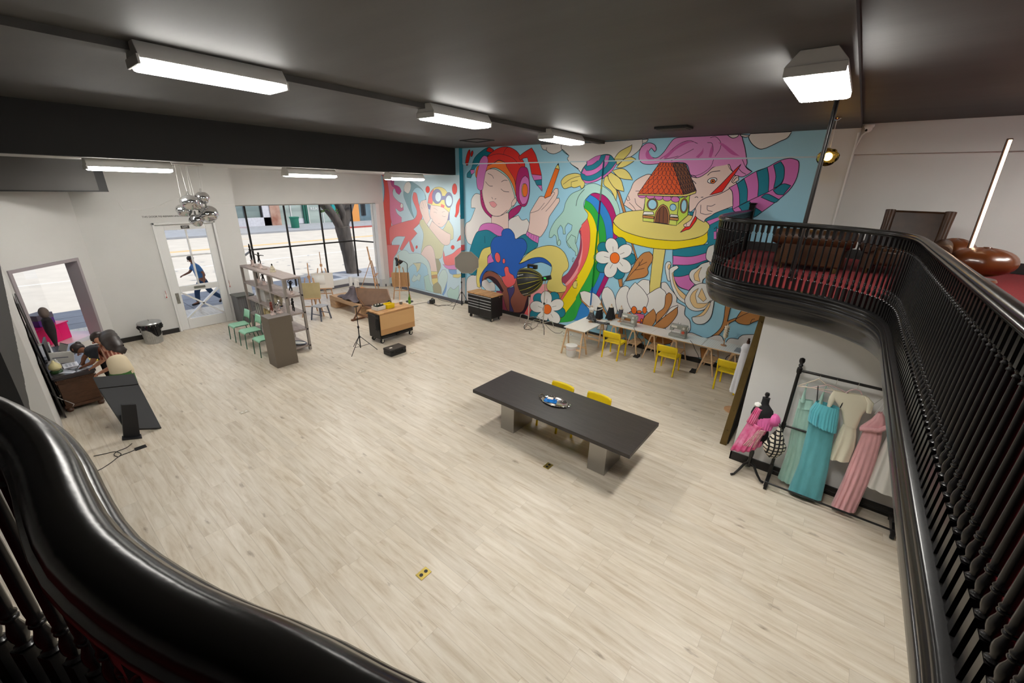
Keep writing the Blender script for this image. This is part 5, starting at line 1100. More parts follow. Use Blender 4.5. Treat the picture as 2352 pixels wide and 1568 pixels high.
for k in range(4):
    m = MB(); m.tube(cat_rom([(.12+.03*k, -.565, .72), (.14+.03*k, -.60, .55-.04*k), (.17-.02*k, -.60, .40), (.10, -.565, .36+.03*k)]), .01, 6); m.build('coiled_cord', M_CORD, t)
for x in (-.22, .20):
    for y in (-.48, .50): caster(t, x, y, .14)
wz = .895
def wbase(px, py, z=.895): p = G(px, py, z); return (p.x, p.y, z)
t = thing('bottle_box', 'white plastic box filled with small dark bottles on the workbench', 'box', wbase(870, 710), .1)
m = MB()
for a, b_ in (((-.12, -.15, 0), (.12, .15, .008)), ((-.12, -.15, 0), (-.112, .15, .11)), ((.112, -.15, 0), (.12, .15, .11)), ((-.12, -.15, 0), (.12, -.142, .11)), ((-.12, .142, 0), (.12, .15, .11))): m.box(a, b_)
m.build('tray', M_WTOP, t, bevel=.004)
for k in range(9):
    x, y = -.07+.07*(k % 3), -.09+.09*(k//3); b = thing('paint_bottle', 'small dark glass bottle standing in the white box', 'bottle', tuple(Vector(t.location)+Vector((x, y, .009))), 0, 'bottles in the white box')
    m = MB(); m.lathe([(0, 0), (.026, 0), (.028, .08), (.014, .10), (.012, .125)], 12); m.build('body', [mat('dark_green_glass', (34, 50, 34), .15), mat('near_black_glass', (24, 24, 28), .15)][k % 2], b)
    m = MB(); m.lathe([(.016, .12), (.016, .145), (0, .147)], 10); m.build('cap', [M_BLKM, M_WTOP, M_BLKM][k % 3], b)
t = thing('yellow_bin', 'bright yellow plastic bin on the workbench beside the white box', 'bin', wbase(893, 706), .1)
m = MB()
for a, b_ in (((-.10, -.13, 0), (.10, .13, .008)), ((-.10, -.13, 0), (-.09, .13, .12)), ((.09, -.13, 0), (.10, .13, .12)), ((-.10, -.13, 0), (.10, -.12, .12)), ((-.10, .12, 0), (.10, .13, .12))): m.box(a, b_)
m.build('tub', M_YEL, t, bevel=.005); m = MB(); m.box((-.115, -.145, .115), (-.085, .145, .125)); m.box((.085, -.145, .115), (.115, .145, .125)); m.build('rim', M_YEL, t, bevel=.003)
t = thing('green_bottle', 'tall green glass bottle at the far end of the workbench', 'bottle', wbase(941, 697))
m = MB(); m.lathe([(0, 0), (.036, 0), (.038, .14), (.03, .18), (.014, .22), (.012, .28), (.016, .282), (.016, .295), (0, .295)], 16); m.build('glass', mat('green_bottle_glass', (86, 140, 30), .1), t)
m = MB(); m.lathe([(.0385, .04), (.0392, .05), (.0392, .11), (.0385, .12)], 16); m.build('label', mat('green_label', (110, 160, 50), .5), t)
t = thing('grey_jar', 'small grey jar on the workbench between the bin and green bottle', 'jar', wbase(921, 698))
m = MB(); m.lathe([(0, 0), (.045, 0), (.046, .075), (.04, .078)], 16); m.build('body', M_GREYP, t); m = MB(); m.lathe([(.048, .074), (.048, .092), (0, .093)], 16); m.build('lid', M_GREYW, t)
t = thing('camera', 'black camera on the far edge of the workbench by the tilted drawing board', 'camera', wbase(894, 698))
m = MB(); m.box((-.06, -.04, 0), (.06, .04, .085)); m.box((-.025, -.03, .085), (.025, .03, .11)); m.build('body', M_BLKM, t, bevel=.01); m = MB(); m.tube([(0, -.04, .045), (0, -.10, .045)], .033, 16); m.build('lens', M_BLKM, t)
t = thing('hard_case', 'black hard equipment case lying on the floor before the workbench', 'case', (-8.72, 6.02, 0))
m = MB(); m.box((-.16, -.245, .008), (.16, .245, .115)); m.build('base_shell', M_BLKM, t, bevel=.014)
m = MB(); m.box((-.163, -.25, .118), (.163, .25, .185)); m.build('lid', M_BLKM, t, bevel=.016)
for y in (-.15, .15):
    m = MB(); m.box((.158, y-.03, .085), (.176, y+.03, .145)); m.build('latch', M_BLKM, t, bevel=.004)
m = MB(); m.tube([(.165, -.07, .10), (.19, -.06, .10), (.19, .06, .10), (.165, .07, .10)], .010, 8); m.build('handle', M_RUB, t)
m = MB(); m.box((-.03, -.16, .184), (.03, -.08, .187)); m.build('sticker', M_WTOP, t)
for x in (-.13, .13):
    m = MB(); m.box((x-.02, -.22, 0), (x+.02, .22, .012)); m.build('foot_rail', M_RUB, t)

# ------------------------------------------------------------------ studio lights
def tripod(t, h, spread, a0, mt, hub=.55, r=.014):
    m = MB(); m.tube([(0, 0, .10), (0, 0, h*.55)], r, 10); m.tube([(0, 0, h*.5), (0, 0, h)], r*.72, 10); m.build('pole', mt, t)
    for z in (h*.55, h*.33):
        m = MB(); m.lathe([(r*1.7, -.03), (r*1.9, 0), (r*1.7, .03)], 12, o=(0, 0, z)); m.tube([(0, 0, z), (r*3.2, 0, z)], r*.6, 8); m.build('clamp', mt, t)
    for k in range(3):
        a = R(a0+120*k); c, s = math.cos(a), math.sin(a)
        m = MB(); m.tube([(.02*c, .02*s, hub), (spread*c, spread*s, .012)], r*.62, 8); m.build('leg', mt, t)
        m = MB(); m.tube([(.01*c, .01*s, .14), (spread*.55*c, spread*.55*s, hub*.47)], r*.45, 6); m.build('strut', mt, t)
t = thing('light_stand', 'empty black tripod light stand in front of the workbench', 'light stand', (-9.5, 5.50, 0))
tripod(t, 1.24, .42, 175, M_BLKM, .42); m = MB(); m.box((-.03, -.05, 1.23), (.03, .05, 1.25)); m.build('top_plate', M_BLKM, t)
t = thing('octagon_softbox', 'grey octagon softbox light on a black tripod in front of the pale mural', 'softbox', (-10.52, 10.28, 0))
tripod(t, 1.75, .40, -100, M_BLKM, .62, .013)
P0 = Vector(t.location); cen = AY(1072, 603, 10.02)-P0; nrm = Vector((.62, -.72, -.28)).normalized(); ax_ = nrm.cross(Vector((0, 0, 1))).normalized(); ay_ = ax_.cross(nrm)
m = MB(); ring = [cen+(ax_*math.cos(R(22.5+45*k))+ay_*math.sin(R(22.5+45*k)))*.43 for k in range(8)]; m.add(ring, [tuple(range(8))]); m.build('diffuser', mat('grey_diffuser_cloth', (150, 147, 140), .8), t)
m = MB(); back = [cen-nrm*.30+(q-cen)*.18 for q in ring]; m.add(ring+back, [(i, (i+1) % 8, 8+(i+1) % 8, 8+i) for i in range(8)]+[tuple(range(8, 16))]); m.build('shell', M_BLKF, t, flat=True)
m = MB(); m.tube([ring[i]+nrm*.002 for i in range(8)], .009, 6, closed=True); m.build('rim', mat('silver_piping', (190, 188, 182), .4), t)
m = MB(); m.beam(cen-nrm*.28, cen-nrm*.52, .12, .14); m.tube([cen-nrm*.4, (0, 0, 1.74)], .016, 8); m.build('lamp_head', M_BLKM, t, bevel=.01)
def cstand(t, h, a0):
    m = MB(); m.tube([(0, 0, .10), (0, 0, h*.55)], .017, 12); m.tube([(0, 0, h*.5), (0, 0, h)], .012, 10); m.build('column', M_CHR, t)
    for k in range(3):
        a = R(a0+120*k); c, s = math.cos(a), math.sin(a); z = .20+.04*k
        m = MB(); m.tube(cat_rom([(.02*c, .02*s, z+.02), (.26*c, .26*s, z+.03), (.36*c, .36*s, z-.02), (.44*c, .44*s, .012)]), .012, 8); m.build('turtle_leg', M_CHR, t)
    m = MB(); m.lathe([(.026, -.03), (.03, 0), (.026, .03)], 12, o=(0, 0, h*.55)); m.tube([(0, 0, h*.55), (.06, 0, h*.55)], .01, 8); m.build('knuckle', M_BLKM, t)
t = thing('c_stand', 'bare chrome C-stand behind the black parabolic softbox', 'light stand', (-7.55, 10.36, 0)); cstand(t, 1.75, -70)
P0 = Vector(t.location); q = AY(1223, 612, 10.36)-P0
m = MB(); m.beam(q+Vector((-.16, 0, 0)), q+Vector((.16, 0, 0)), .13, .13); m.tube([q, (0, 0, 1.74)], .014, 8); m.build('lamp_head', M_BLKM, t, bevel=.014)
m = MB(); m.box((q.x-.06, q.y-.068, q.z-.03), (q.x+.06, q.y-.064, q.z+.0)); m.build('screen', mat('blue_lit_screen', (70, 120, 210), .3, emit=.5), t)
t = thing('parabolic_softbox', 'black parabolic softbox with yellow piping on a chrome C-stand', 'softbox', (-6.86, 10.20, 0)); cstand(t, 1.60, -50)
P0 = Vector(t.location); tip = AY(1247, 640, 10.15)-P0; mc = AY(1203, 648, 10.02)-P0; axd = (tip-mc); Ld = axd.length; axd.normalize()
u_ = axd.cross(Vector((0, 0, 1))).normalized(); v_ = u_.cross(axd); RR = .42
def para(a, s): return mc+axd*Ld*s+(u_*math.cos(a)+v_*math.sin(a))*RR*(1-s**1.9)**.62
m = MB(); m.grid(lambda u, v: para(2*PI*u, min(v, .985)), 48, 14, wrap=True); m.build('shell', mat('black_ripstop', (20, 21, 20), .5), t, solid=.006)
for k in range(14):
    m = MB(); m.tube([mc+axd*Ld*s+(u_*math.cos(2*PI*k/14)+v_*math.sin(2*PI*k/14))*(RR*(1-s**1.9)**.62+.004) for s in [j*.98/14 for j in range(15)]], .0042, 5); m.build('yellow_piping', mat('yellow_piping', (214, 206, 40), .5), t)
m = MB(); m.tube([para(2*PI*k/32, 0) for k in range(32)], .010, 6, closed=True); m.build('rim', M_BLKF, t)
m = MB(); m.beam(tip-axd*.02, tip+axd*.26, .12, .13); m.tube([tip+axd*.12, (0, 0, 1.58)], .016, 8); m.build('lamp_head', M_BLKM, t, bevel=.014)
m = MB(); q = tip+axd*.12; m.box((q.x-.05, q.y-.075, q.z-.02), (q.x+.03, q.y-.066, q.z+.03)); m.build('screen', mat('green_lit_screen', (60, 190, 90), .3, emit=.5), t)
for s, vv in ((.17, .62), (.16, -.75)):
    m = MB(); a = math.asin(vv); pos = mc+axd*Ld*s+(-u_*math.cos(a)+v_*math.sin(a))*(RR+.004) if (-u_).dot(Vector((0, -1, 0))) > 0 else mc+axd*Ld*s+(u_*math.cos(a)+v_*math.sin(a))*(RR+.004)
    nn = (pos-mc-axd*Ld*s).normalized(); xx = axd; yy = nn.cross(xx); add_text(m, 'aputure', .062, pos+nn*.004, xx, yy); m.build('lettering', M_TRIMW, t, flat=True)
# cables and power packs
def cable(name, label, pts, r=.006, mt=None):
    p0 = Vector(pts[0]); m = MB(); m.tube(cat_rom([Vector(p) for p in pts], 6), r, 5); return tag(m.build(name, mt or M_CORD), label, 'cable', 'cables on the floor')
def gpx(*L): return [G(x, y, .008) for x, y in L]
cable('power_cable', 'thin black cable running from the octagon softbox foot past the workbench', gpx((1052, 698), (1040, 703), (1020, 700), (1008, 702), (980, 694), (950, 699), (942, 701)))
cable('power_cable', 'looped black cable beside the power pack under the pale mural', gpx((997, 700), (1006, 703), (1030, 700), (1040, 695), (1025, 692), (1010, 688), (1006, 684), (1018, 685), (1030, 690), (1045, 697)))
cable('power_cable', 'tangled black cable between the feet of the two C-stands', gpx((1222, 745), (1212, 742), (1203, 750), (1208, 757), (1222, 754), (1212, 745), (1204, 755), (1218, 758), (1232, 750), (1236, 742), (1252, 742)))
cable('power_cable', 'black cable from the parabolic softbox to the white power strip', gpx((1253, 745), (1262, 755), (1275, 764), (1287, 765), (1292, 760)))
cable('power_cable', 'black cord curling from the tilted kiosk to the floor outlet', gpx((303, 1018), (290, 1028), (268, 1037), (262, 1045), (272, 1049), (278, 1042), (264, 1037), (240, 1042), (215, 1047)))
cable('power_cable', 'black cord leading from the floor outlet toward the railing', gpx((319, 1028), (300, 1037), (275, 1047), (255, 1062), (235, 1075), (225, 1080)))
t = thing('power_pack', 'small black and silver power pack on the floor under the pale mural', 'power pack', tuple(G(993, 697)), .3)
m = MB(); m.box((-.07, -.10, .01), (.07, .10, .16)); m.build('body', M_BLKM, t, bevel=.014); m = MB(); m.tube([(0, -.07, .16), (0, -.05, .21), (0, .05, .21), (0, .07, .16)], .012, 8); m.build('handle', M_RUB, t)
m = MB(); m.box((-.16, -.09, .01), (-.08, .06, .10)); m.build('battery', mat('silver_plastic', (150, 150, 156), .4), t, bevel=.01)
t = thing('power_strip', 'white power strip on the floor under the white work table', 'power strip', (-6.05, 10.35, 0), .4)
m = MB(); m.box((-.16, -.05, 0), (.16, .05, .05)); m.build('case', M_WTOP, t, bevel=.008)
for k in range(4):
    m = MB(); m.box((-.13+.07*k, -.02, .05), (-.09+.07*k, .02, .056)); m.build('socket', M_GREYP, t)
# ------------------------------------------------------------------ easels, bench, drawing horse
def easel(name, label, loc, rz, board, bcol, h=1.75, low=.72, paper=False, bw=.60, bh=.50, tilt=.16):
    t = thing('artist_easel', label, 'easel', loc, rz, "artists' easels")          # the picture side faces -y
    for s in (-1, 1):
        m = MB(); m.beam((s*.33, -.10, 0), (s*.12, .06, 1.28), .035, .022); m.build('front_leg', M_EASEL, t)
    m = MB(); m.beam((0, .62, 0), (0, .09, 1.25), .035, .022); m.build('rear_leg', M_EASEL, t)
    m = MB(); m.beam((0, -.03, .35), (0, .16, h), .05, .022, up=(1, 0, 0)); m.build('mast', M_EASEL, t)
    m = MB(); m.beam((-.27, -.065, .36), (.27, -.065, .36), .03, .03); m.build('cross_bar', M_EASEL, t)
    m = MB(); m.beam((-.30, -.09, low), (.30, -.09, low), .08, .025); m.build('tray', M_EASEL, t)
    m = MB(); m.box((-.04, .07, h*.72), (.04, .13, h*.72+.09)); m.build('top_clamp', M_EASEL, t)
    if board:
        bm_ = MB(); q0 = Vector((0, -.085, low+.015)); up = Vector((0, math.sin(tilt), math.cos(tilt)))
        bm_.ext([q0+Vector((-bw/2, 0, 0)), q0+Vector((bw/2, 0, 0)), q0+Vector((bw/2, 0, 0))+up*bh, q0+Vector((-bw/2, 0, 0))+up*bh], (0, .022, 0))
        b = thing(board, label.replace('easel', 'board').split(' on ')[0] if False else bcol[1], 'canvas', (0, 0, 0)); 
        b.location = loc; b.rotation_euler = (0, 0, rz); b['group'] = 'boards on the easels'
        bm_.build('panel', bcol[0], b, bevel=.002)
        if paper:
            pm = MB(); q1 = q0+Vector((-bw*.45, -.004, 0))+up*bh*.25; pm.add([q1, q1+Vector((bw*.55, 0, 0)), q1+Vector((bw*.55, 0, 0))+up*bh*.62, q1+up*bh*.62], [(0, 1, 2, 3)]); pm.build('paper', mat('white_paper', (240, 238, 232), .7), b, solid=.002)
    return t
easel('a', 'pine easel with a tilted mast closest to the grey shelf unit', (-13.42, 6.22, 0), .92, 'canvas', (mat('olive_board', (176, 160, 118), .7, var=.05), 'olive tan board on the pine easel closest to the grey shelf'), low=.62, bw=.62, bh=.50)
easel('b', 'pine easel standing straight in front of the big window', (-14.75, 7.35, 0), 1.0, 'canvas', (mat('pale_board', (226, 220, 210), .7), 'pale board with pinned white paper in front of the big window'), low=.55, paper=True, bw=.72, bh=.55, h=1.85)
easel('c', 'empty pine easel seen side-on next to the red edge of the mural', (-14.85, 9.55, 0), 2.4, None, None, h=1.85)
easel('d', 'pine easel seen from behind under the black floor lamp', (-13.02, 9.50, 0), -2.35, 'canvas', (mat('tan_board', (184, 144, 100), .7, var=.08), 'tan wooden board on the easel beneath the black floor lamp'), low=.52, bw=.66, bh=.55, h=1.75)
oakb = mat('pale_oak_timber', (186, 152, 116), .6, var=.16, vscale=3, stretch=(1, 6, 6))
t = thing('low_bench', 'chunky low oak bench with block legs under the draped still life', 'bench', (-13.15, 7.52, 0))
m = MB(); m.box((-.98, -.32, .28), (.98, .32, .42)); m.build('top', oakb, t, bevel=.008)
for x in (-.80, .80):
    m = MB(); m.box((x-.18, -.32, 0), (x+.18, .32, .28)); m.build('block_leg', oakb, t, bevel=.008)
t = thing('still_life_drape', 'crumpled grey cloth draped over a stand on the low bench', 'cloth', (-13.05, 7.50, .42))
drp = mat('grey_lilac_cloth', (92, 84, 90), .85, var=.25, vscale=6, bump=.3, bscale=9)
def dr_(u, v):
    a = 2*PI*u; r = .10+.46*v**1.3; z = .40*(1-v)**1.6+.03*v*(1+math.sin(a*7+v*4))+.015
    r *= 1+.20*v*math.sin(a*6+v*5)
    x, y = r*math.cos(a)*1.15, r*math.sin(a)*.68
    return (x, max(-.30, min(.30, y)), max(.006, z))
m = MB(); m.grid(dr_, 64, 14, wrap=True); m.ell((0, 0, .40), (.12, .10, .05), 14, 8); m.build('folds', drp, t)
for (x, y, h, r, lab, c) in ((-.12, .03, .30, .06, 'tall white cylinder vase in the still life on the bench', (236, 234, 230)), (.10, .12, .26, .085, 'white jug in the still life next to the cylinder vase', (232, 230, 226))):
    v = thing('vase', lab, 'vase', (-13.05+x, 7.50+y, .86), 0, 'white vessels of the still life')
    m = MB(); m.lathe([(0, 0), (r*.9, 0), (r, h*.5), (r*.92, h), (r*.75, h), (r*.7, h*.2)], 18); m.build('body', mat('white_ceramic', c, .3), v)
    m = MB(); m.tube([(r*.95, 0, h*.75), (r*1.6, 0, h*.7), (r*1.6, 0, h*.35), (r*.95, 0, h*.3)], .012, 8) if h < .28 else m.lathe([(r*.92, h-.01), (r*1.0, h), (r*.92, h+.01)], 18); m.build('handle' if h < .28 else 'rim', mat('white_ceramic', c, .3), v)
t = thing('still_life_stump', 'brown wooden lump behind the white vessels of the still life', 'wood block', (-12.72, 7.70, .58))
m = MB(); m.ell((0, 0, .14), (.26, .13, .14), 18, 10, fn=lambda p: 1+.2*noise.noise(p*2)); m.build('wood', mat('orange_brown_wood', (176, 116, 66), .5, var=.2), t)
m = MB(); m.ell((-.12, -.08, .22), (.14, .05, .05), 12, 8, fn=lambda p: 1+.25*noise.noise(p*3)); m.build('dark_moss', mat('dark_grape', (58, 52, 58), .7), t)
dk = mat('brown_stained_wood', (112, 76, 50), .5, var=.14, vscale=4, stretch=(2, 2, 8))
t = thing('drawing_horse', 'brown wooden drawing horse bench with a wide tilted board', 'drawing bench', (-11.65, 7.2, 0), .0)
P0 = Vector(t.location); B = [AY(815.6, 662, 7.55)-P0, AY(889, 665, 7.60)-P0, AY(899, 693, 7.35)-P0, AY(828, 703, 7.25)-P0]
m = MB(); m.ext(B, (-.03, .03, .015)); m.build('board', mat('brown_board', (108, 78, 52), .55, var=.12, vscale=5), t, bevel=.003)
m = MB(); m.box((-.30, .0, .40), (.60, .24, .44)); m.build('seat', dk, t, bevel=.006)
for x, y in ((-.35, -.42), (-.35, .40), (.55, -.30), (.55, .30)):
    m = MB(); m.beam((x, y, 0), (x*.8, y*.45+.08, .44), .05, .04); m.build('leg', dk, t)
m = MB(); m.beam((-.38, -.45, .03), (-.38, .45, .03), .06, .05); m.build('foot_bar', dk, t); m = MB(); m.beam((-.35, -.2, .2), (.55, -.2, .2), .04, .05); m.build('stretcher', dk, t)
for i, j in ((0, 3), (1, 2)):
    m = MB(); m.beam(B[i]+Vector((.02 if i else .04, 0, .02)), B[j]-Vector((0, 0, .12)), .04, .03); m.build('board_post', dk, t)
for s in (-1, 1):
    m = MB(); m.beam((-.28, .1+s*.1, .44), B[3]*.5+B[0]*.5 if s < 0 else B[3], .03, .03); m.build('prop', dk, t)
# floor lamp by the mural
t = thing('floor_lamp', 'black floor lamp with a bell shade bent over the tan board', 'floor lamp', (-12.62, 9.55, 0))
P0 = Vector(t.location); hd = AY(914, 600, 9.45)-P0; el = AY(927, 600, 9.52)-P0
m = MB(); m.lathe([(.14, 0), (.14, .02), (.02, .03), (.0, .03)], 20); m.build('base', M_BLKM, t)
m = MB(); m.tube(cat_rom([(0, 0, .02), (0, 0, el.z-.25), (0, 0, el.z-.08), tuple(el), tuple(hd+Vector((.10, .02, .03)))]), .012, 8); m.build('pole', M_BLKM, t)
m = MB(); m.T = Matrix.Translation(hd) @ Matrix.Rotation(R(-38), 4, 'Y') @ Matrix.Rotation(R(12), 4, 'X'); m.lathe([(.035, .16), (.05, .12), (.06, .06), (.12, -.02), (.17, -.10), (.165, -.10), (.11, -.02), (.03, .1)], 22); m.build('shade', M_BLKM, t)
# metal chair next to the first easel
met = mat('blue_grey_metal', (96, 102, 116), .35, metal=.5)
t = thing('metal_stool', 'blue grey metal stool in front of the olive board', 'stool', (-12.93, 6.22, 0), .3)
m = MB(); m.box((-.19, -.19, .44), (.19, .19, .47)); m.build('seat', mat('pale_grey_metal', (176, 180, 186), .3, metal=.4), t, bevel=.02)
for x in (-1, 1):
    for y in (-1, 1):
        m = MB(); m.beam((x*.21, y*.21, 0), (x*.155, y*.155, .45), .035, .03); m.build('leg', met, t)
m = MB(); m.beam((-.18, .18, .2), (.18, .18, .2), .02, .02); m.beam((-.18, -.18, .2), (.18, -.18, .2), .02, .02); m.build('brace', met, t)

# ------------------------------------------------------------------ green chairs, pedestal, shelf unit, cabinet
grn = mat('mint_green_metal', (158, 218, 184), .3); dgrn = mat('dark_green_tube', (58, 108, 86), .35)
def green_chair(loc, label):
    t = thing('green_chair', label, 'chair', loc, 0, 'mint green metal chairs')      # front faces -y
    def st(u, v):
        y = -.22+.42*v; z = .45-.05*max(0, (.14-v)/.14)**2-.012*math.sin(PI*u)*math.sin(PI*v); return ((u-.5)*.42, y, z)
    m = MB(); m.grid(st, 10, 14); m.build('seat', grn, t, solid=.008)
    m = MB(); m.grid(lambda u, v: ((u-.5)*.40, .21+.05*v+.03*(1-(2*u-1)**2), .58+.22*v), 10, 4); m.build('backrest', grn, t, solid=.008)
    for s in (-1, 1):
        m = MB(); m.tube([(s*.20, -.23, 0), (s*.20, -.21, .40), (s*.20, -.18, .435), (s*.20, .15, .435)], .012, 8); m.build('front_leg', dgrn, t)
        m = MB(); m.tube([(s*.20, .27, 0), (s*.20, .19, .43), (s*.20, .22, .6), (s*.20, .265, .80)], .012, 8); m.build('back_leg', dgrn, t)
    return t
gc = green_chair((-12.78, 3.82, 0), 'mint green chair at the door end of its row')
dup(gc, (-12.03, 3.82, 0), 0, 'mint green chair in the middle of its row')
dup(gc, (-11.14, 3.82, 0), 0, 'mint green chair partly hidden by the tall grey pedestal')
t = thing('pedestal', 'tall taupe grey display pedestal at the end of the shelves', 'pedestal', (-10.20, 3.83, 0))
m = MB(); m.box((-.215, -.255, 0), (.22, .245, 1.235)); m.build('column', mat('taupe_laminate', (104, 94, 82), .45), t, bevel=.004)
m = MB(); m.box((-.217, -.257, 1.235), (.222, .247, 1.24)); m.build('top', mat('grey_top', (128, 122, 118), .4), t)
M_SHELF = mat('grey_washed_wood', (158, 146, 140), .55, var=.22, vscale=3, stretch=(1.2, 12, 12)); M_SHF = mat('greige_frame', (150, 142, 136), .5)
SX0, SX1, SY0, SY1 = -13.25, -10.6, 4.28, 4.72
t = thing('shelf_unit', 'open grey washed wooden shelf unit with sculptures, beside the green chairs', 'shelf unit', ((SX0+SX1)/2, (SY0+SY1)/2, 0)); cx, cy = t.location.x, t.location.y
zs = [.10, .56, 1.01, 1.47, 1.925]
for z in zs:
    m = MB(); m.box((SX0-cx, SY0-cy, z), (SX1-cx, SY1-cy, z+.045)); m.build('shelf', M_SHELF, t, bevel=.004)
for k in range(4):
    x = SX0+.03+(SX1-SX0-.06)*k/3-cx
    for y in (SY0-cy, SY1-cy-.05):
        m = MB(); m.box((x-.03, y-.004, 0), (x+.03, y+.054, 1.925)); m.build('upright', M_SHF, t, bevel=.003)
def on_shelf(k, lvl, fx=.5, fy=.5): return (SX0+.05+(SX1-SX0-.1)*(k+fx)/4, SY0+(SY1-SY0)*fy, zs[lvl]+.0455)
M_BRZ = mat('dark_bronze', (26, 23, 22), .4, metal=.4); M_STONE = mat('mottled_marble', (206, 186, 178), .4, var=.2, vscale=20)
def figurine(loc, label, pose, h=.40, mt=None, base=True):
    t = thing('figurine', label, 'figurine', loc, random.uniform(-.3, .3), 'sculptures on the shelf unit')
    z0 = .12*h/.4 if base else .02
    if base:
        m = MB(); m.ext([(-.06, -.05, 0), (.06, -.05, 0), (.06, .05, 0), (-.06, .05, 0)], (0, 0, .02)); m.lathe([(.05, .02), (.035, z0*.6), (.045, z0)], 12); m.build('plinth', M_STONE, t)
    m = MB(); b = h-z0; hip = (0, 0, z0+b*.45); ch = (.01, 0, z0+b*.74)
    m.tube([(.03, 0, z0), (.02, .01, z0+b*.22), hip], [.012, .016, .022], 8); m.tube([(-.05, .0, z0+(.0 if pose != 1 else b*.10)), (-.03, -.01, z0+b*.24), hip], [.012, .016, .022], 8)
    m.tube([hip, (0, 0, z0+b*.58), ch, (.01, 0, z0+b*.84)], [.028, .022, .032, .012], 10); m.ell((.012, 0, z0+b*.93), (.026, .026, .034), 10, 8)
    if pose == 0: arms = [[ch, (.09, 0, z0+b*.92), (.04, 0, z0+b*1.12)], [ch, (-.08, 0, z0+b*.92), (-.03, 0, z0+b*1.12)]]
    elif pose == 1: arms = [[ch, (.13, 0, z0+b*.80), (.24, 0, z0+b*.80)], [ch, (-.12, 0, z0+b*.80), (-.22, 0, z0+b*.78)]]
    else: arms = [[ch, (.08, 0, z0+b*.72), (.03, -.04, z0+b*.90)], [ch, (-.07, 0, z0+b*.62), (-.05, -.02, z0+b*.46)]]
    for a in arms: m.tube(a, [.014, .011, .009], 7)
    m.build('figure', mt or M_BRZ, t)
    return t
figurine(on_shelf(0, 4, .45), 'dark dancer figurine with arms ringed overhead on the shelf top', 0, .55)
figurine(on_shelf(1, 4, .25), 'dark dancer figurine with outstretched arms on the shelf top', 1, .42)
t = thing('ornament', 'small cream conical ornament with dark finial on the shelf top', 'ornament', on_shelf(2, 4, .45))
m = MB(); m.lathe([(0, 0), (.07, 0), (.075, .03), (.055, .06), (.06, .09), (.035, .13), (.03, .16), (0, .17)], 16); m.build('body', mat('cream_ceramic', (206, 196, 168), .4, var=.15, vscale=20), t); m = MB(); m.ell((0, 0, .19), (.018, .018, .03), 10, 8); m.build('finial', M_BRZ, t)
for k, fx, lab in ((0, .75, 'small flat wooden block on the shelf top near the door end'), (1, .62, 'flat pale book on the shelf top in the middle')):
    t = thing('flat_block', lab, 'block', on_shelf(k, 4, fx)); m = MB(); m.box((-.07, -.05, 0), (.07, .05, .025)); m.build('body', mat('pale_block', (178, 160, 150), .6), t, bevel=.003); m = MB(); m.box((-.06, -.04, .025), (.06, .04, .03)); m.build('cover', M_SHELF, t)
figurine(on_shelf(0, 3, .62), 'dark figurine on a mottled plinth, upper shelf by the door end', 2, .36)
figurine(on_shelf(1, 3, .30), 'dark figurine striding on a tall plinth, second bay of the upper shelf', 2, .36)
figurine(on_shelf(3, 3, .86), 'dark headless-looking torso figurine on a pink plinth, upper shelf at the pedestal end', 0, .34)
figurine(on_shelf(3, 2, .80), 'thin walking bronze figurine on the middle shelf at the pedestal end', 2, .36, base=False)
wp2 = mat('white_plinth_paint', (226, 224, 220), .4)
for k, fx, lab in ((0, .80, 'white box plinth standing on the middle shelf by the door end'), (1, .35, 'white box plinth with a dark knob on the middle shelf, second bay')):
    t = thing('box_plinth', lab, 'box', on_shelf(k, 2, fx)); m = MB(); m.box((-.12, -.10, 0), (.12, .10, .34)); m.build('body', wp2, t, bevel=.004); m = MB(); m.lathe([(.03, .34), (.03, .36), (0, .37)], 10, o=(.05, 0, 0)); m.build('knob', M_BRZ, t)
t = thing('glass_bowl', 'cloudy patterned bowl on the middle shelf, second bay', 'bowl', on_shelf(1, 2, .85)); m = MB(); m.lathe([(0, 0), (.06, 0), (.12, .07), (.13, .13), (.12, .13), (.05, .02)], 20); m.build('dish', mat('mottled_white_glass', (206, 202, 190), .2, col2=(110, 106, 100), vscale=18), t); m = MB(); m.lathe([(.065, 0), (.065, .012), (.05, .02)], 16); m.build('foot', M_BRZ, t)
for k in range(8):
    x, y, z = on_shelf(0, 1, .20+.075*k); t = thing('magazine', 'thin upright white magazine in the row on the lower shelf by the door end', 'magazine', (x, y, z), .08*math.sin(k*2.1), 'magazines on the lower shelf')
    m = MB(); m.box((-.012, -.10, 0), (.012, .10, .29)); m.build('cover', mat('white_paper', (240, 238, 232), .7) if k % 3 else M_BLKF, t, bevel=.002); m = MB(); m.box((-.009, -.102, .004), (.009, -.098, .286)); m.build('pages', mat('grey_pages', (190, 188, 184), .7), t)
for k in range(7):
    x, y, z = on_shelf(1, 1, .10+.12*k, .35+.3*(k % 2)); t = thing('small_sculpture', 'small cream and dark abstract sculpture crowding the lower shelf', 'sculpture', (x, y, z), k, 'small sculptures on the lower shelf'); sdv = Vector((k*3.1, 0, 0))
    m = MB(); m.ell((0, 0, .12), (.05, .045, .10), 14, 10, fn=lambda p: 1+.35*noise.noise(p*2.2+sdv)); m.build('form', M_STONE if k % 2 else mat('ochre_ceramic', (206, 186, 140), .4), t); m = MB(); m.lathe([(.04, 0), (.045, .025), (.03, .03)], 12); m.build('plinth', M_BRZ, t)
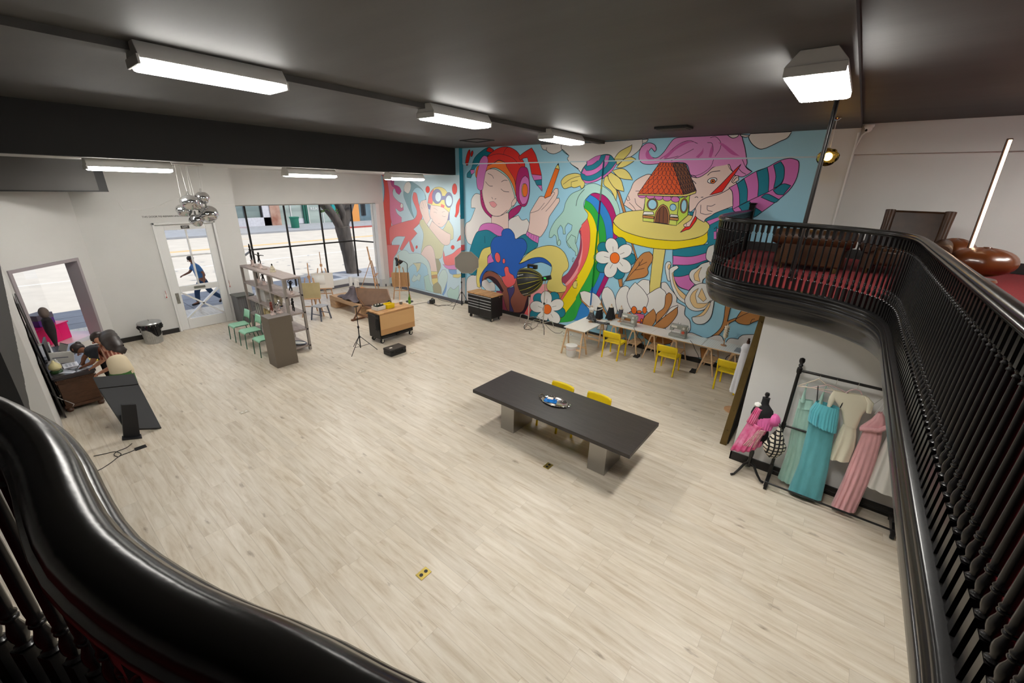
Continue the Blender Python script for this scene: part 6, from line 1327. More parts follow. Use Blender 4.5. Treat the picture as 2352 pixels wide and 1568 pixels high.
for k in range(3):
    x, y, z = on_shelf(2, 2, .25+.2*k); t = thing('small_sculpture', 'knobbly cream sculpture on the middle shelf, third bay', 'sculpture', (x, y, z), k, 'knobbly sculptures on the middle shelf'); sdv = Vector((k*5.1, 2, 0))
    m = MB(); m.ell((0, 0, .15), (.06, .05, .13), 14, 10, fn=lambda p: 1+.4*noise.noise(p*2.6+sdv)); m.build('form', mat('cream_ceramic', (206, 196, 168), .4, var=.15, vscale=20), t); m = MB(); m.lathe([(.045, 0), (.05, .025), (.03, .03)], 12); m.build('plinth', M_BRZ, t)
t = thing('round_plate', 'round white plate with dark rim leaning on the bottom shelf', 'plate', on_shelf(3, 0, .72)); m = MB(); m.T = Matrix.Translation((0, 0, .03)) @ Matrix.Rotation(R(-12), 4, 'X'); m.lathe([(0, 0), (.17, .0), (.185, .012)], 28); m.build('dish', M_WTOP, t); m = MB(); m.T = Matrix.Translation((0, 0, .035)) @ Matrix.Rotation(R(-12), 4, 'X'); m.tube([(.185*math.cos(a), .185*math.sin(a), .012) for a in [k*PI/14 for k in range(28)]], .014, 8, closed=True); m.build('rim', met, t)
for x, lab, mt in ((-10.28, 'red brown figurine on a dark base on the tall pedestal', mat('red_brown', (120, 52, 38), .5)), (-10.30, 'bent chrome sculpture beside the red figurine on the pedestal', M_CHR)):
    y = 3.80 if mt is not M_CHR else 3.98
    t = figurine((x, y, 1.24), lab, 2, .30, mt, base=True); t['group'] = 'sculptures on the pedestal'
    if mt is M_CHR: pass
t = thing('low_cabinet', 'dark grey beadboard cabinet with a slate top beside the exit door', 'cabinet', (-14.45, 4.50, 0))
bead = stripes('beadboard_grey', (96, 96, 98), (60, 60, 62), 'Y', 16, .10, .5)
m = MB(); m.box((-.27, -.16, 0), (.24, .30, .84)); m.build('body', bead, t, bevel=.003); m = MB(); m.box((-.28, -.19, .84), (.27, .32, .875)); m.build('worktop', mat('slate_top', (70, 74, 72), .35), t, bevel=.004)
for y in (-.05, .18):
    m = MB(); m.box((.24, y-.1, .1), (.255, y+.1, .78)); d = m.build('door', bead, t, bevel=.003); m = MB(); m.ell((.265, y+.07, .5), (.012, .012, .012), 8, 6); m.build('knob', M_BRZ, d)
# trash can
t = thing('trash_can', 'galvanised trash can with lid and black liner by the exit door', 'trash can', (-14.22, 2.16, 0))
galv = mat('galvanised_steel', (176, 178, 178), .3, metal=.75, var=.12, vscale=12)
m = MB(); m.grid(lambda u, v: ((.19+.035*v)*(1+.012*math.cos(u*2*PI*30))*math.cos(2*PI*u), (.19+.035*v)*(1+.012*math.cos(u*2*PI*30))*math.sin(2*PI*u), .52*v), 180, 4, wrap=True); m.build('can', galv, t)
def lin_(u, v):
    a = 2*PI*u; d = .16+.13*math.sin(a*2+1)+.05*math.sin(a*5); r = .232+.02*math.sin(a*13)+.03*v; return (r*math.cos(a), r*math.sin(a), .54-max(.06, d)*v)
m = MB(); m.grid(lin_, 90, 8, wrap=True); m.build('liner', mat('black_bin_liner', (20, 20, 22), .2, bump=.5, bscale=14), t, solid=.004)
m = MB(); m.lathe([(.262, .545), (.266, .56), (.25, .585), (.15, .61), (.03, .62), (0, .62)], 30); m.build('lid', galv, t); m = MB(); m.tube([(-.05, 0, .605), (-.04, 0, .635), (.04, 0, .635), (.05, 0, .605)], .010, 8); m.build('lid_handle', galv, t)
# ------------------------------------------------------------------ people
def skin(name, V, E, mt, parent, root=0, sub=2):
    me = bpy.data.meshes.new(name); me.from_pydata([v[:3] for v in V], E, []); me.materials.append(mt)
    o = bpy.data.objects.new(name, me); C.objects.link(o); o.parent = parent
    k = o.modifiers.new('skin', 'SKIN'); k.use_smooth_shade = True
    for i, v in enumerate(V):
        sv = me.skin_vertices[0].data[i]; r = v[3]; sv.radius = r if isinstance(r, tuple) else (r, r); sv.use_root = (i == root)
    s = o.modifiers.new('sub', 'SUBSURF'); s.levels = sub; s.render_levels = sub
    return o
def person(t, J, mats_, hand=None):
    # J: pelvis, waist, chest, neck, head, l/r shoulder, elbow, hand, hip, knee, ankle, toe (local)
    sk = mats_['skin']
    def v(n, r): p = J[n]; return (p[0], p[1], p[2], r)
    def mix(a, b, f): return tuple(Vector(J[a]).lerp(Vector(J[b]), f))
    V = [v('pelvis', .115), v('waist', .105), v('chest', .12), v('neck', .05)]; E = [(0, 1), (1, 2), (2, 3)]
    hd = Vector(J['head']); nk = Vector(J['neck']); V += [tuple(nk.lerp(hd, .45))+(.055,), tuple(hd)+((.082, .09),), tuple(hd+(hd-nk).normalized()*.085)+(.06,)]; E += [(3, 4), (4, 5), (5, 6)]
    for s in 'lr':
        b = len(V); V += [v(s+'sh', .058), v(s+'el', .042), v(s+'ha', .027)]; E += [(2, b), (b, b+1), (b+1, b+2)]
        d = (Vector(J[s+'ha'])-Vector(J[s+'el'])).normalized(); side = d.cross(Vector((0, 0, 1))); side = side.normalized() if side.length > .1 else Vector((1, 0, 0)); dn = side.cross(d)
        h0 = Vector(J[s+'ha']); c = len(V); V.append(tuple(h0+d*.055)+((.036, .02),)); E.append((b+2, c))
        for q in range(4):
            k0 = h0+d*.10+side*(.026-.0175*q); ln = [.055, .068, .063, .048][q]; i0 = len(V)
            V += [tuple(k0)+(.010,), tuple(k0+d*ln*.5+dn*-.008)+(.009,), tuple(k0+d*ln*.85+dn*-.026)+(.007,)]; E += [(c, i0), (i0, i0+1), (i0+1, i0+2)]
        i0 = len(V); V += [tuple(h0+d*.045+side*.042)+(.012,), tuple(h0+d*.085+side*.055+dn*-.01)+(.010,)]; E += [(b+2, i0), (i0, i0+1)]
        b = len(V); V += [v(s+'hip', .092), v(s+'kn', .06), v(s+'an', .042), v(s+'to', .036)]; E += [(0, b), (b, b+1), (b+1, b+2), (b+2, b+3)]
    skin('body', V, E, sk, t, 0, 2)
    fw = Vector(J['face']).normalized(); up = (hd-nk).normalized(); fw = (fw-up*fw.dot(up)).normalized(); rt = fw.cross(up)
    m = MB(); c = hd+up*.015
    for s in (-1, 1): m.ell(c+fw*.082+rt*.032*s+up*.012, (.011, .011, .008), 8, 6, 1)
    for s in (-1, 1): m.ell(c+rt*.088*s-up*.005, (.014, .018, .028), 8, 6)
    m.ell(c+fw*.098-up*.022, (.016, .016, .02), 8, 6); m.ell(c+fw*.082-up*.055, (.024, .024, .008), 10, 6, 2)
    m.build('face', [sk, M_BLKM, mat('lip_tone', (150, 86, 78), .5)], t)
    return sk, hd, up, fw, rt
def top(t, J, mt, r=(.135, .125, .15), sl=.075, upto=.95, name='shirt'):
    V = [tuple(Vector(J['pelvis']).lerp(Vector(J['waist']), .2))+(r[0],), tuple(J['waist'])+(r[1],), tuple(J['chest'])+(r[2],), tuple(Vector(J['chest']).lerp(Vector(J['neck']), .75))+(.08,)]; E = [(0, 1), (1, 2), (2, 3)]
    for s in 'lr':
        b = len(V); V += [tuple(J[s+'sh'])+(sl,), tuple(Vector(J[s+'sh']).lerp(Vector(J[s+'el']), upto))+(sl*.85,)]; E += [(2, b), (b, b+1)]
    return skin(name, V, E, mt, t, 0, 2)
def pants(t, J, mt, r=.115, name='trousers'):
    V = [tuple(Vector(J['pelvis']).lerp(Vector(J['waist']), .25))+(.14,), tuple(J['pelvis'])+(.14,)]; E = [(0, 1)]
    for s in 'lr':
        b = len(V); V += [tuple(J[s+'hip'])+(r,), tuple(J[s+'kn'])+(r*.74,), tuple(Vector(J[s+'an'])+Vector((0, 0, .02)))+(r*.62,)]; E += [(1, b), (b, b+1), (b+1, b+2)]
    return skin(name, V, E, mt, t, 0, 2)
def shoes(t, J, mt):
    for s in 'lr':
        a, b = Vector(J[s+'an']), Vector(J[s+'to']); skin('shoe', [tuple(a-(b-a)*.25+Vector((0, 0, -.03)))+(.045,), tuple(a.lerp(b, .5)+Vector((0, 0, -.015)))+(.048,), tuple(b+(b-a)*.15)+(.036,)], [(0, 1), (1, 2)], mt, t, 0, 1)
SK1 = mat('tan_skin', (196, 140, 112), .5); SK2 = mat('brown_skin', (138, 90, 66), .5); HAIRD = mat('dark_brown_hair', (38, 26, 22), .45, var=.3, vscale=30, stretch=(1, 1, .2))
# man walking outside the door
mp = Vector((-17.55, 4.42, 0))
t = thing('person', 'person in a loose blue t-shirt and dark blue trousers striding past outside the door', 'person', tuple(mp))
J = dict(pelvis=(0, 0, .93), waist=(0, -.03, 1.06), chest=(0, -.10, 1.30), neck=(0, -.16, 1.50), head=(0, -.20, 1.62), lsh=(-.18, -.10, 1.40), rsh=(.18, -.12, 1.40), lel=(-.22, -.26, 1.16), lha=(-.15, -.45, 1.10), rel=(.24, .02, 1.14), rha=(.24, -.02, .90),
  lhip=(-.09, 0, .88), rhip=(.09, 0, .88), lkn=(-.09, -.22, .50), lan=(-.09, -.26, .09), lto=(-.09, -.44, .04), rkn=(.09, .12, .48), ran=(.09, .44, .16), rto=(.09, .34, .04), face=(0, -1, -.05))
sk, hd, up, fw, rt = person(t, J, dict(skin=SK2))
tee = mat('blue_cotton', (74, 122, 176), .85, bump=.2, bscale=8); top(t, J, tee, (.17, .16, .165), .09, .75); pants(t, J, mat('navy_denim', (34, 62, 96), .85), .12); shoes(t, J, M_BLKM)
m = MB(); m.ell(hd+up*.045-fw*.015, (.10, .105, .085), 18, 10, fn=lambda p: 1+.08*noise.noise(p*4)); m.build('hair', HAIRD, t)
# the woman in the striped top
def L3(p, o): return tuple(Vector(p)-o)
o = G(281, 850, .9); o.z = 0
t = thing('person', 'person with long dark hair in a striped top and cream wrap leaning toward the desk', 'person', tuple(o))
sh = G(252, 806, 1.17)-o; hdp = G(224, 778, 1.30)-o
J = dict(pelvis=(0, 0, .88), waist=tuple(Vector((0, 0, .98)).lerp(sh, .28)), chest=tuple(sh), neck=tuple(sh.lerp(hdp, .55)), head=tuple(hdp), lsh=tuple(sh+Vector((-.17, .0, .0))), rsh=tuple(sh+Vector((.16, .03, .0))), lel=tuple(sh+Vector((-.22, -.12, -.22))), lha=tuple(sh+Vector((-.42, -.24, -.36))), rel=tuple(sh+Vector((.20, -.08, -.25))), rha=tuple(sh+Vector((-.02, -.22, -.38))),
  lhip=(-.10, 0, .84), rhip=(.10, 0, .84), lkn=(-.10, -.04, .47), rkn=(.10, .02, .47), lan=(-.10, .03, .08), ran=(.10, .10, .08), lto=(-.12, -.14, .03), rto=(.08, -.08, .03), face=(-.5, -.8, -.45))
sk, hd, up, fw, rt = person(t, J, dict(skin=SK1))
strp = stripes('rust_stripe_knit', (128, 62, 44), (196, 150, 128), 'Y', 20, .42, .8)
top(t, J, strp, (.13, .14, .175), .092, .95)
V = [tuple(Vector(J['pelvis'])+Vector((0, -.02, -.10)))+(.185,), tuple(Vector(J['pelvis']))+(.19,), tuple(Vector(J['waist']))+(.165,), tuple(Vector(J['waist']).lerp(sh, .35))+(.16,)]
skin('cream_wrap', V, [(0, 1), (1, 2), (2, 3)], mat('cream_cloth', (222, 206, 174), .8, bump=.3, bscale=7), t, 0, 2)
m = MB(); m.grid(lambda u, v: ((.175+.02*v)*math.cos(2*PI*u)*(1+.04*math.sin(u*40)), -.02+(.165+.01*v)*math.sin(2*PI*u), .90-.50*v), 60, 6, wrap=True); m.build('green_skirt', mat('green_skirt', (56, 104, 44), .8), t)
shoes(t, J, M_BLKM)
m = MB(); m.ell(hd+up*.03-fw*.025, (.115, .115, .115), 20, 12, fn=lambda p: 1+.06*noise.noise(p*4))
bk = (Vector(J['chest'])+Vector(J['waist']))*.5+Vector((.02, .06, .16))
hp_ = cat_rom([hd+up*.03-fw*.02, hd-fw*.11+Vector((0, .05, .0)), (hd+bk)*.5+Vector((.02, .06, .06)), bk+Vector((0, .02, -.02)), bk+Vector((.02, .12, -.10))], 6); m.tube(hp_, [.09+.05*math.sin(PI*i/(len(hp_)-1))-.04*(i/(len(hp_)-1))**4+.006*math.sin(i*2.1) for i in range(len(hp_))], 22, sq=.55); m.build('hair', HAIRD, t)
# the woman writing
o = G(240, 812, .85); o.z = 0
t = thing('person', 'person in a dark shirt with tied-back hair bending over the desk to write', 'person', tuple(o))
sh = G(214, 806, 1.06)-o; hdp = G(180, 803, 1.08)-o; hn = G(187, 842, .80)-o
J = dict(pelvis=(0, 0, .90), waist=tuple(Vector((0, 0, .95)).lerp(sh, .3)), chest=tuple(sh), neck=tuple(sh.lerp(hdp, .5)), head=tuple(hdp), lsh=tuple(sh+Vector((-.16, 0, 0))), rsh=tuple(sh+Vector((.17, .0, -.02))), lel=tuple(sh+Vector((-.22, -.14, -.16))), lha=tuple(hn+Vector((-.25, .05, 0))), rel=tuple((sh+Vector((.2, 0, -.02))).lerp(hn, .5)+Vector((.10, .04, -.02))), rha=tuple(hn+Vector((.05, .05, .02))),
  lhip=(-.09, 0, .86), rhip=(.09, 0, .86), lkn=(-.09, -.03, .48), rkn=(.09, 0, .48), lan=(-.09, .04, .08), ran=(.09, .06, .08), lto=(-.09, -.13, .03), rto=(.09, -.1, .03), face=(-.1, -.5, -.85))
sk, hd, up, fw, rt = person(t, J, dict(skin=SK2))
top(t, J, mat('navy_black_shirt', (26, 30, 38), .8), (.13, .125, .155), .08, .7); pants(t, J, mat('dark_trousers', (34, 34, 40), .85)); shoes(t, J, M_BLKM)
m = MB(); m.ell(hd+up*.02-fw*.028, (.10, .105, .105), 20, 12); m.ell(hd-fw*.11+up*.02, (.05, .05, .05), 12, 8); m.build('hair', HAIRD, t)
m = MB(); m.tube([hd-fw*.085+up*.02+(rt*math.cos(a)+up*math.sin(a))*.035 for a in [k*PI/6 for k in range(12)]], .012, 6, closed=True); m.build('hair_tie', M_TRIMW, t)
m = MB(); m.tube([hn+Vector((.03, -.06, .0)), hn+Vector((.06, .02, .12))], .005, 6); pn = m; q = thing('pen', 'black pen held over the papers on the desk', 'pen', tuple(o)); pn.build('barrel', M_BLKM, q); m = MB(); m.ell(hn+Vector((.03, -.06, .0)), (.004, .004, .008), 6, 4); m.build('tip', M_CHR, q)

# ------------------------------------------------------------------ desk corner
desk = mat('dark_walnut', (84, 54, 36), .4, var=.25, vscale=3, stretch=(3, 3, 12), bump=.05, bscale=8)
t = thing('writing_desk', 'carved dark walnut desk against the white wall', 'desk', (-11.85, .34, 0)); DX0, DX1, DY0_, DY1_ = -1.05, 1.08, -.27, .33
m = MB(); m.box((DX0, DY0_, .70), (DX1, DY1_, .75)); m.box((DX0+.02, DY0_+.02, .66), (DX1-.02, DY1_-.02, .70)); m.build('desktop', mat('dark_desk_top', (58, 52, 56), .25), t, bevel=.006)
for x0, x1 in ((DX0+.04, DX0+.60), (DX1-.62, DX1-.05)):
    m = MB(); m.box((x0, DY0_+.05, .09), (x1, DY1_-.05, .66)); m.box((x0-.02, DY0_+.03, .58), (x1+.02, DY1_-.03, .62)); m.box((x0-.02, DY0_+.03, .08), (x1+.02, DY1_-.03, .14)); m.build('pedestal', desk, t, bevel=.006)
    for k in range(3):
        m = MB(); m.box((x0+.04, DY1_-.052, .16+.14*k), (x1-.04, DY1_-.038, .28+.14*k)); d = m.build('drawer', desk, t, bevel=.004); m = MB(); m.ell(((x0+x1)/2, DY1_-.03, .22+.14*k), (.016, .016, .016), 8, 6); m.build('knob', br_, d)
    for x in (x0+.05, x1-.02):
        for y in (DY0_+.09, DY1_-.08):
            m = MB(); m.lathe([(0, 0), (.04, .005), (.055, .04), (.04, .075), (.03, .085)], 14, o=(x, y, 0)); m.build('bun_foot', desk, t)
for k in range(22):
    m = MB(); m.box((DX1-.005, DY0_+.03+.0255*k, .625), (DX1+.006, DY0_+.045+.0255*k, .655)); m.build('dentil', desk, t)
def on_desk(px, py, z=.752): p = G(px, py, z); return (p.x, p.y, z)
t = thing('desk_lamp', 'cream pear-shaped glass lamp on a green base at the desk corner', 'lamp', on_desk(131, 855))
m = MB(); m.lathe([(0, 0), (.085, 0), (.09, .03), (.07, .05)], 20); m.build('base', mat('green_base', (46, 76, 40), .4), t)
m = MB(); m.lathe([(.06, .05), (.09, .09), (.085, .14), (.05, .18), (.022, .21), (.014, .24), (0, .245)], 22); m.build('glass_shade', mat('cream_glass', (226, 214, 160), .3), t)
m = MB(); m.tube(cat_rom([(.02, -.13, .01), (.10, -.20, -.02), (.14, -.16, -.35), (.26, .05, -.60), (.16, -.02, -.735)]), .007, 6); m.build('white_cord', M_TRIMW, t)
t = thing('monitor', 'black computer monitor turned toward the railing on the desk', 'monitor', on_desk(118, 828), R(-7))
m = MB(); m.box((-.27, -.015, .08), (.27, .015, .43)); m.build('housing', M_BLKM, t, bevel=.004); m = MB(); m.box((-.255, -.018, .095), (.255, -.0145, .415)); m.build('screen', mat('pale_screen', (186, 190, 206), .3, emit=.35), t); m = MB(); m.box((-.03, .0, .01), (.03, .03, .2)); m.box((-.11, -.08, 0), (.11, .08, .012)); m.build('stand', M_BLKM, t)
t = thing('laptop', 'open white laptop by the wall end of the desk', 'laptop', on_desk(104, 824), R(100))
m = MB(); m.box((-.17, -.12, 0), (.17, .12, .014)); m.build('base', mat('silver_plastic_light', (206, 208, 214), .35), t, bevel=.004); m = MB(); m.box((-.15, -.02, .0142), (.15, .10, .016)); m.build('keyboard', mat('pale_keys', (170, 174, 186), .5), t)
m = MB(); m.ext([(-.17, .12, .012), (.17, .12, .012), (.17, .19, .22), (-.17, .19, .22)], (0, .008, .003)); m.build('lid', mat('silver_plastic_light', (206, 208, 214), .35), t)
t = thing('display_sign', 'slanted white sign card standing on the desk', 'sign', on_desk(141, 834), R(60))
m = MB(); m.ext([(-.20, 0, .0), (.20, 0, 0), (.20, .09, .20), (-.20, .09, .20)], (0, .012, .004)); m.build('card', M_WTOP, t); m = MB(); m.box((-.12, .03, .10), (.12, .032, .115)); m.T = Matrix(); m.build('printed_band', mat('blue_grey_ink', (110, 116, 130), .6), t)
t = thing('spray_bottle', 'white plastic spray bottle between sign and pear lamp on the desk', 'bottle', on_desk(137, 850)); m = MB(); m.lathe([(0, 0), (.04, 0), (.042, .13), (.018, .17)], 14); m.build('body', wp, t); m = MB(); m.lathe([(.02, .165), (.02, .20), (0, .205)], 12); m.box((-.05, -.01, .195), (.02, .01, .22)); m.build('nozzle', wp, t)
for k, (px, py, lab) in enumerate(((162, 838, 'sheet of glossy printed paper spread on the desk'), (181, 846, 'white sheet under the writing hand on the desk'), (158, 852, 'glossy leaflet sheet at the front edge of the desk'))):
    t = thing('paper_sheet', lab, 'paper', on_desk(px, py), .4*k, 'papers on the desk'); m = MB(); m.box((-.15, -.105, 0), (.15, .105, .003)); m.build('sheet', mat('glossy_paper', (226, 228, 236), .25), t); m = MB()
    for q in range(3): m.box((-.12, -.07+.05*q, .003), (.10, -.04+.05*q, .0036))
    m.build('printed_photos', mat('grey_print', (160, 164, 178), .4), t)
t = thing('desk_box', 'grey cardboard box at the window end of the desk', 'box', on_desk(100, 805)); m = MB(); m.box((-.12, -.12, 0), (.12, .12, .13)); m.build('body', mat('grey_card', (150, 146, 136), .8), t, bevel=.004); m = MB(); m.box((-.122, -.122, .10), (.122, .122, .135)); m.build('lid', mat('grey_card', (150, 146, 136), .8), t)
t = thing('calendar', 'spiral bound desk calendar by the bending person', 'calendar', on_desk(150, 805), R(20)); m = MB(); m.ext([(-.14, -.05, 0), (.14, -.05, 0), (.14, .02, .15), (-.14, .02, .15)], (0, .006, 0)); m.build('pages', M_WTOP, t); m = MB()
for k in range(12): m.tube([(-.13+.0236*k+.008*math.cos(a), .02+.008*math.sin(a), .15) for a in [j*PI/4 for j in range(8)]], .003, 5, closed=True)
m.build('spiral', M_BLKM, t)
t = thing('yellow_stool', 'yellow legged stool tucked between the two people at the desk', 'stool', tuple(G(226, 868, 0)), .2)
m = MB(); m.box((-.17, -.17, .44), (.17, .17, .465)); m.build('seat', M_YEL, t, bevel=.01)
for x in (-1, 1):
    for y in (-1, 1):
        m = MB(); m.beam((x*.19, y*.19, 0), (x*.14, y*.14, .44), .03, .03); m.build('leg', M_YEL, t)
# boards leaning on the wall
for k, (x0, x1, h, d, lab) in enumerate(((-13.0, -11.9, 1.95, .10, 'tall thin black board leaning on the white wall closest to the display window'), (-12.3, -11.2, 1.45, .075, 'black edged board leaning on the white wall in the middle of the stack'), (-11.8, -10.6, 1.1, .05, 'low black board leaning on the white wall behind the desk end'))):
    t = thing('leaning_board', lab, 'board', ((x0+x1)/2, wy((x0+x1)/2)+.03, 0), R(-1.1), 'boards leaning on the wall'); w2 = (x1-x0)/2
    m = MB(); m.ext([(-w2, d*.5, 0), (w2, d*.5, 0), (w2, -.012, h), (-w2, -.012, h)], (0, .014, 0)); m.build('panel', M_BLKM, t, bevel=.002); [(lambda mm: (mm.tube([(s*w2, d*.5+.016, 0), (s*w2, .004, h)], .01, 6), mm.build('edge_strip', mat('dark_metal_strip', (70, 68, 66), .35, metal=.5), t)))(MB()) for s in (-1, 1)]
# tilted kiosk
t = thing('tilted_kiosk', 'black tilted display kiosk on a short post seen from behind', 'kiosk', (-8.75, .70, 0))
A = [Vector((.02, -.10, .26)), Vector((.02, .37, .24)), AY(307, 858, 1.06)*1-Vector((-8.75, .70, 0)), AX(213, 866, -9.72)-Vector((-8.75, .70, 0))]
br0 = AX(371, 982, -8.85)-Vector((-8.75, .70, 0)); bl0 = AX(287, 985, -8.90)-Vector((-8.75, .70, 0)); f1 = AX(319, 883, -9.36)-Vector((-8.75, .70, 0)); f0 = AX(227, 893, -9.40)-Vector((-8.75, .70, 0))
nk_ = mat('black_kiosk_shell', (23, 23, 27), .5)
m = MB(); m.ext([bl0, br0, f1, f0], (-.03, 0, -.045)); m.build('screen_shell', nk_, t, bevel=.004)
m = MB(); tp1 = AX(307, 858, -9.47)-Vector((-8.75, .70, 0)); tp0 = AX(213, 866, -9.51)-Vector((-8.75, .70, 0)); m.ext([f0+Vector((0, 0, .012)), f1+Vector((0, 0, .012)), tp1, tp0], (-.03, 0, -.03)); m.build('top_flap', nk_, t, bevel=.003)
ko = Vector((-8.75, .70, 0)); m = MB(); m.ext([G(284, 1004, .03)-ko, G(322, 1000, .03)-ko, AX(313, 928, -8.84)-ko, AX(278, 930, -8.84)-ko], (-.06, 0, -.01)); m.build('post', nk_, t, bevel=.004)
m = MB(); m.ext([G(281, 1012)-ko, G(327, 1007)-ko, G(325, 999)-ko, G(281, 1004)-ko], (0, 0, .03)); m.build('base_plate', nk_, t, bevel=.006)
# display window: pink unit, purple box, dark mannequin
def wl(px, py, z=WZ0+.001): p = G(px, py, z); return Vector((p.x, p.y, z))
t = thing('pink_unit', 'hot pink display unit with an arched opening in the corner window', 'display unit', tuple(CW(1.0, WZ0+.002, -.75)), R(-43.8))
pink = mat('hot_pink_gloss', (232, 18, 110), .3)
m = MB(); m.box((-.42, -.22, 0), (-.16, .22, .40)); m.box((.16, -.22, 0), (.42, .22, .40)); m.box((-.16, -.22, .30), (.16, .22, .40)); m.box((-.16, .18, 0), (.16, .22, .30)); m.build('body', pink, t, bevel=.01)
m = MB(); m.box((-.44, -.24, .40), (.44, .24, .43)); m.build('top', pink, t, bevel=.006)
t = thing('purple_box', 'grey and purple box on top of the hot pink display unit', 'box', tuple(CW(.92, WZ0+.433, -.80)), R(-43.8))
m = MB(); m.box((-.20, -.15, 0), (.20, .15, .15)); m.build('purple_body', mat('purple_vinyl', (82, 44, 130), .4), t, bevel=.006); m = MB(); m.box((-.205, -.155, .15), (.205, .155, .28)); m.build('grey_lid', mat('grey_vinyl', (92, 86, 100), .4), t, bevel=.006)
t = thing('display_mannequin', 'slim dark clothed display figure standing before the hot pink unit', 'mannequin', tuple(CW(1.28, WZ0+.002, -.32)))
m = MB(); m.lathe([(0, 0), (.035, 0), (.045, .08), (.08, .22), (.12, .40), (.13, .55), (.115, .68), (.06, .73)], 20, sy=.75); m.build('dark_garment', mat('dark_knit', (38, 32, 34), .9, var=.3, vscale=7), t)
m = MB(); m.ell((0, 0, .84), (.10, .09, .13), 18, 10); m.ell((-.01, 0, .76), (.05, .05, .07), 10, 6); m.build('head', mat('grey_brown_head', (104, 92, 86), .8), t)

# ------------------------------------------------------------------ balcony furniture
lea = mat('brown_leather', (58, 36, 19), .4, var=.35, vscale=5, bump=.12, bscale=18, spec=.3)
def roll(m, p, q, r, n=20): m.tube([Vector(p), Vector(p).lerp(Vector(q), .06), Vector(p).lerp(Vector(q), .94), Vector(q)], [r*.8, r, r, r*.8], n)
ZF = ZB-.02
t = thing('leather_armchair', 'brown leather armchair with a fat rolled back behind the curved railing', 'armchair', (-.48, 8.55, ZF), .04)
m = MB(); m.box((-.42, -.10, .08), (.44, .10, .46)); m.build('back_panel', lea, t, bevel=.03)
m = MB(); roll(m, (-.56, -.02, .53), (.56, -.02, .53), .135); m.build('rolled_back', lea, t)
for s in (-1, 1):
    m = MB(); m.box((s*.30, .1, .08), (s*.48, .80, .40)); roll(m, (s*.42, .0, .44), (s*.42, .84, .42), .10); m.build('arm', lea, t)
m = MB(); m.box((-.30, .08, .18), (.30, .78, .40)); m.build('seat_cushion', lea, t, bevel=.05)
for x in (-.38, .38):
    for y in (-.05, .75):
        m = MB(); m.lathe([(.03, 0), (.038, .04), (.03, .085)], 12, o=(x, y, 0)); m.build('foot', br_, t)
t = thing('leather_armchair', 'brown leather armchair with a tall flat back standing by the grey wall', 'armchair', (.72, 9.35, ZF), -.12)
m = MB(); m.ext([(-.35, .40, .12), (.35, .40, .12), (.37, .56, .98), (-.37, .56, .98)], (0, .10, .0)); m.build('back_panel', lea, t, bevel=.03)
for s in (-1, 1):
    m = MB(); m.tube([(s*.36, .36, .35), (s*.365, .50, .78), (s*.37, .54, .985)], [.06, .065, .07], 14); m.build('back_wing', lea, t)
    m = MB(); m.box((s*.30, -.40, .08), (s*.46, .40, .40)); roll(m, (s*.42, -.48, .44), (s*.42, .40, .46), .12); m.build('arm', lea, t)
m = MB(); m.box((-.32, -.40, .14), (.32, .40, .40)); m.build('seat_cushion', lea, t, bevel=.05)
for x in (-.38, .38):
    for y in (-.36, .42):
        m = MB(); m.lathe([(.03, 0), (.038, .04), (.03, .085)], 12, o=(x, y, 0)); m.build('foot', br_, t)
puf = mat('cognac_leather', (98, 50, 20), .3, var=.35, vscale=3, bump=.15, bscale=14, coat=.2)
p = AY(2262, 585, 9.2)
t = thing('leather_pouf', 'big cognac leather pouf to the wall side of the glowing light bar', 'pouf', (p.x, 9.2, ZF)); m = MB(); m.ell((0, 0, .32), (.37, .34, .23), 30, 16, fn=lambda q: (1+.03*math.cos(8*math.atan2(q.y, q.x)))*(1-.12*abs(q.z)**3)); m.build('cushion', puf, t); m = MB(); m.lathe([(.05, .525), (.045, .535), (0, .537)], 16); m.build('button', puf, t)
m = MB(); m.lathe([(.2, 0), (.24, .05), (.22, .08)], 20); m.build('base', puf, t)
p = AY(2205, 578, 9.7)
t = thing('leather_pouf', 'smaller leather pouf half behind the glowing light bar', 'pouf', (p.x-.05, 9.95, ZF)); m = MB(); m.ell((0, 0, .32), (.30, .30, .26), 26, 14, fn=lambda q: (1+.03*math.cos(8*math.atan2(q.y, q.x)))); m.build('cushion', puf, t); m = MB(); m.lathe([(.2, 0), (.24, .05), (.2, .08)], 20); m.build('base', puf, t)
t = thing('light_bar_lamp', 'upright glowing LED bar lamp in front of the grey wall', 'floor lamp', (AY(2222, 590, 9.4).x, 9.4, ZF))
p1 = AY(2320, 318, 9.45)-Vector(t.location); p0 = Vector((0, 0, .02)); 
m = MB(); m.lathe([(.13, 0), (.13, .015), (0, .016)], 20); m.build('base', M_BLKM, t)
m = MB(); m.beam(p0, p1, .06, .05, up=(0, 1, 0)); m.build('channel', mat('wood_channel', (60, 42, 32), .5), t, bevel=.003)
dv = Vector((-.2, -.97, 0))*.03
m = MB(); m.beam(p0+dv+Vector((.012, 0, .1)), p1+dv+Vector((.012, 0, -.02)), .034, .014, up=(0, 1, 0)); m.build('led_strip', mat('warm_led', (255, 214, 176), .4, emit=9.0), t)

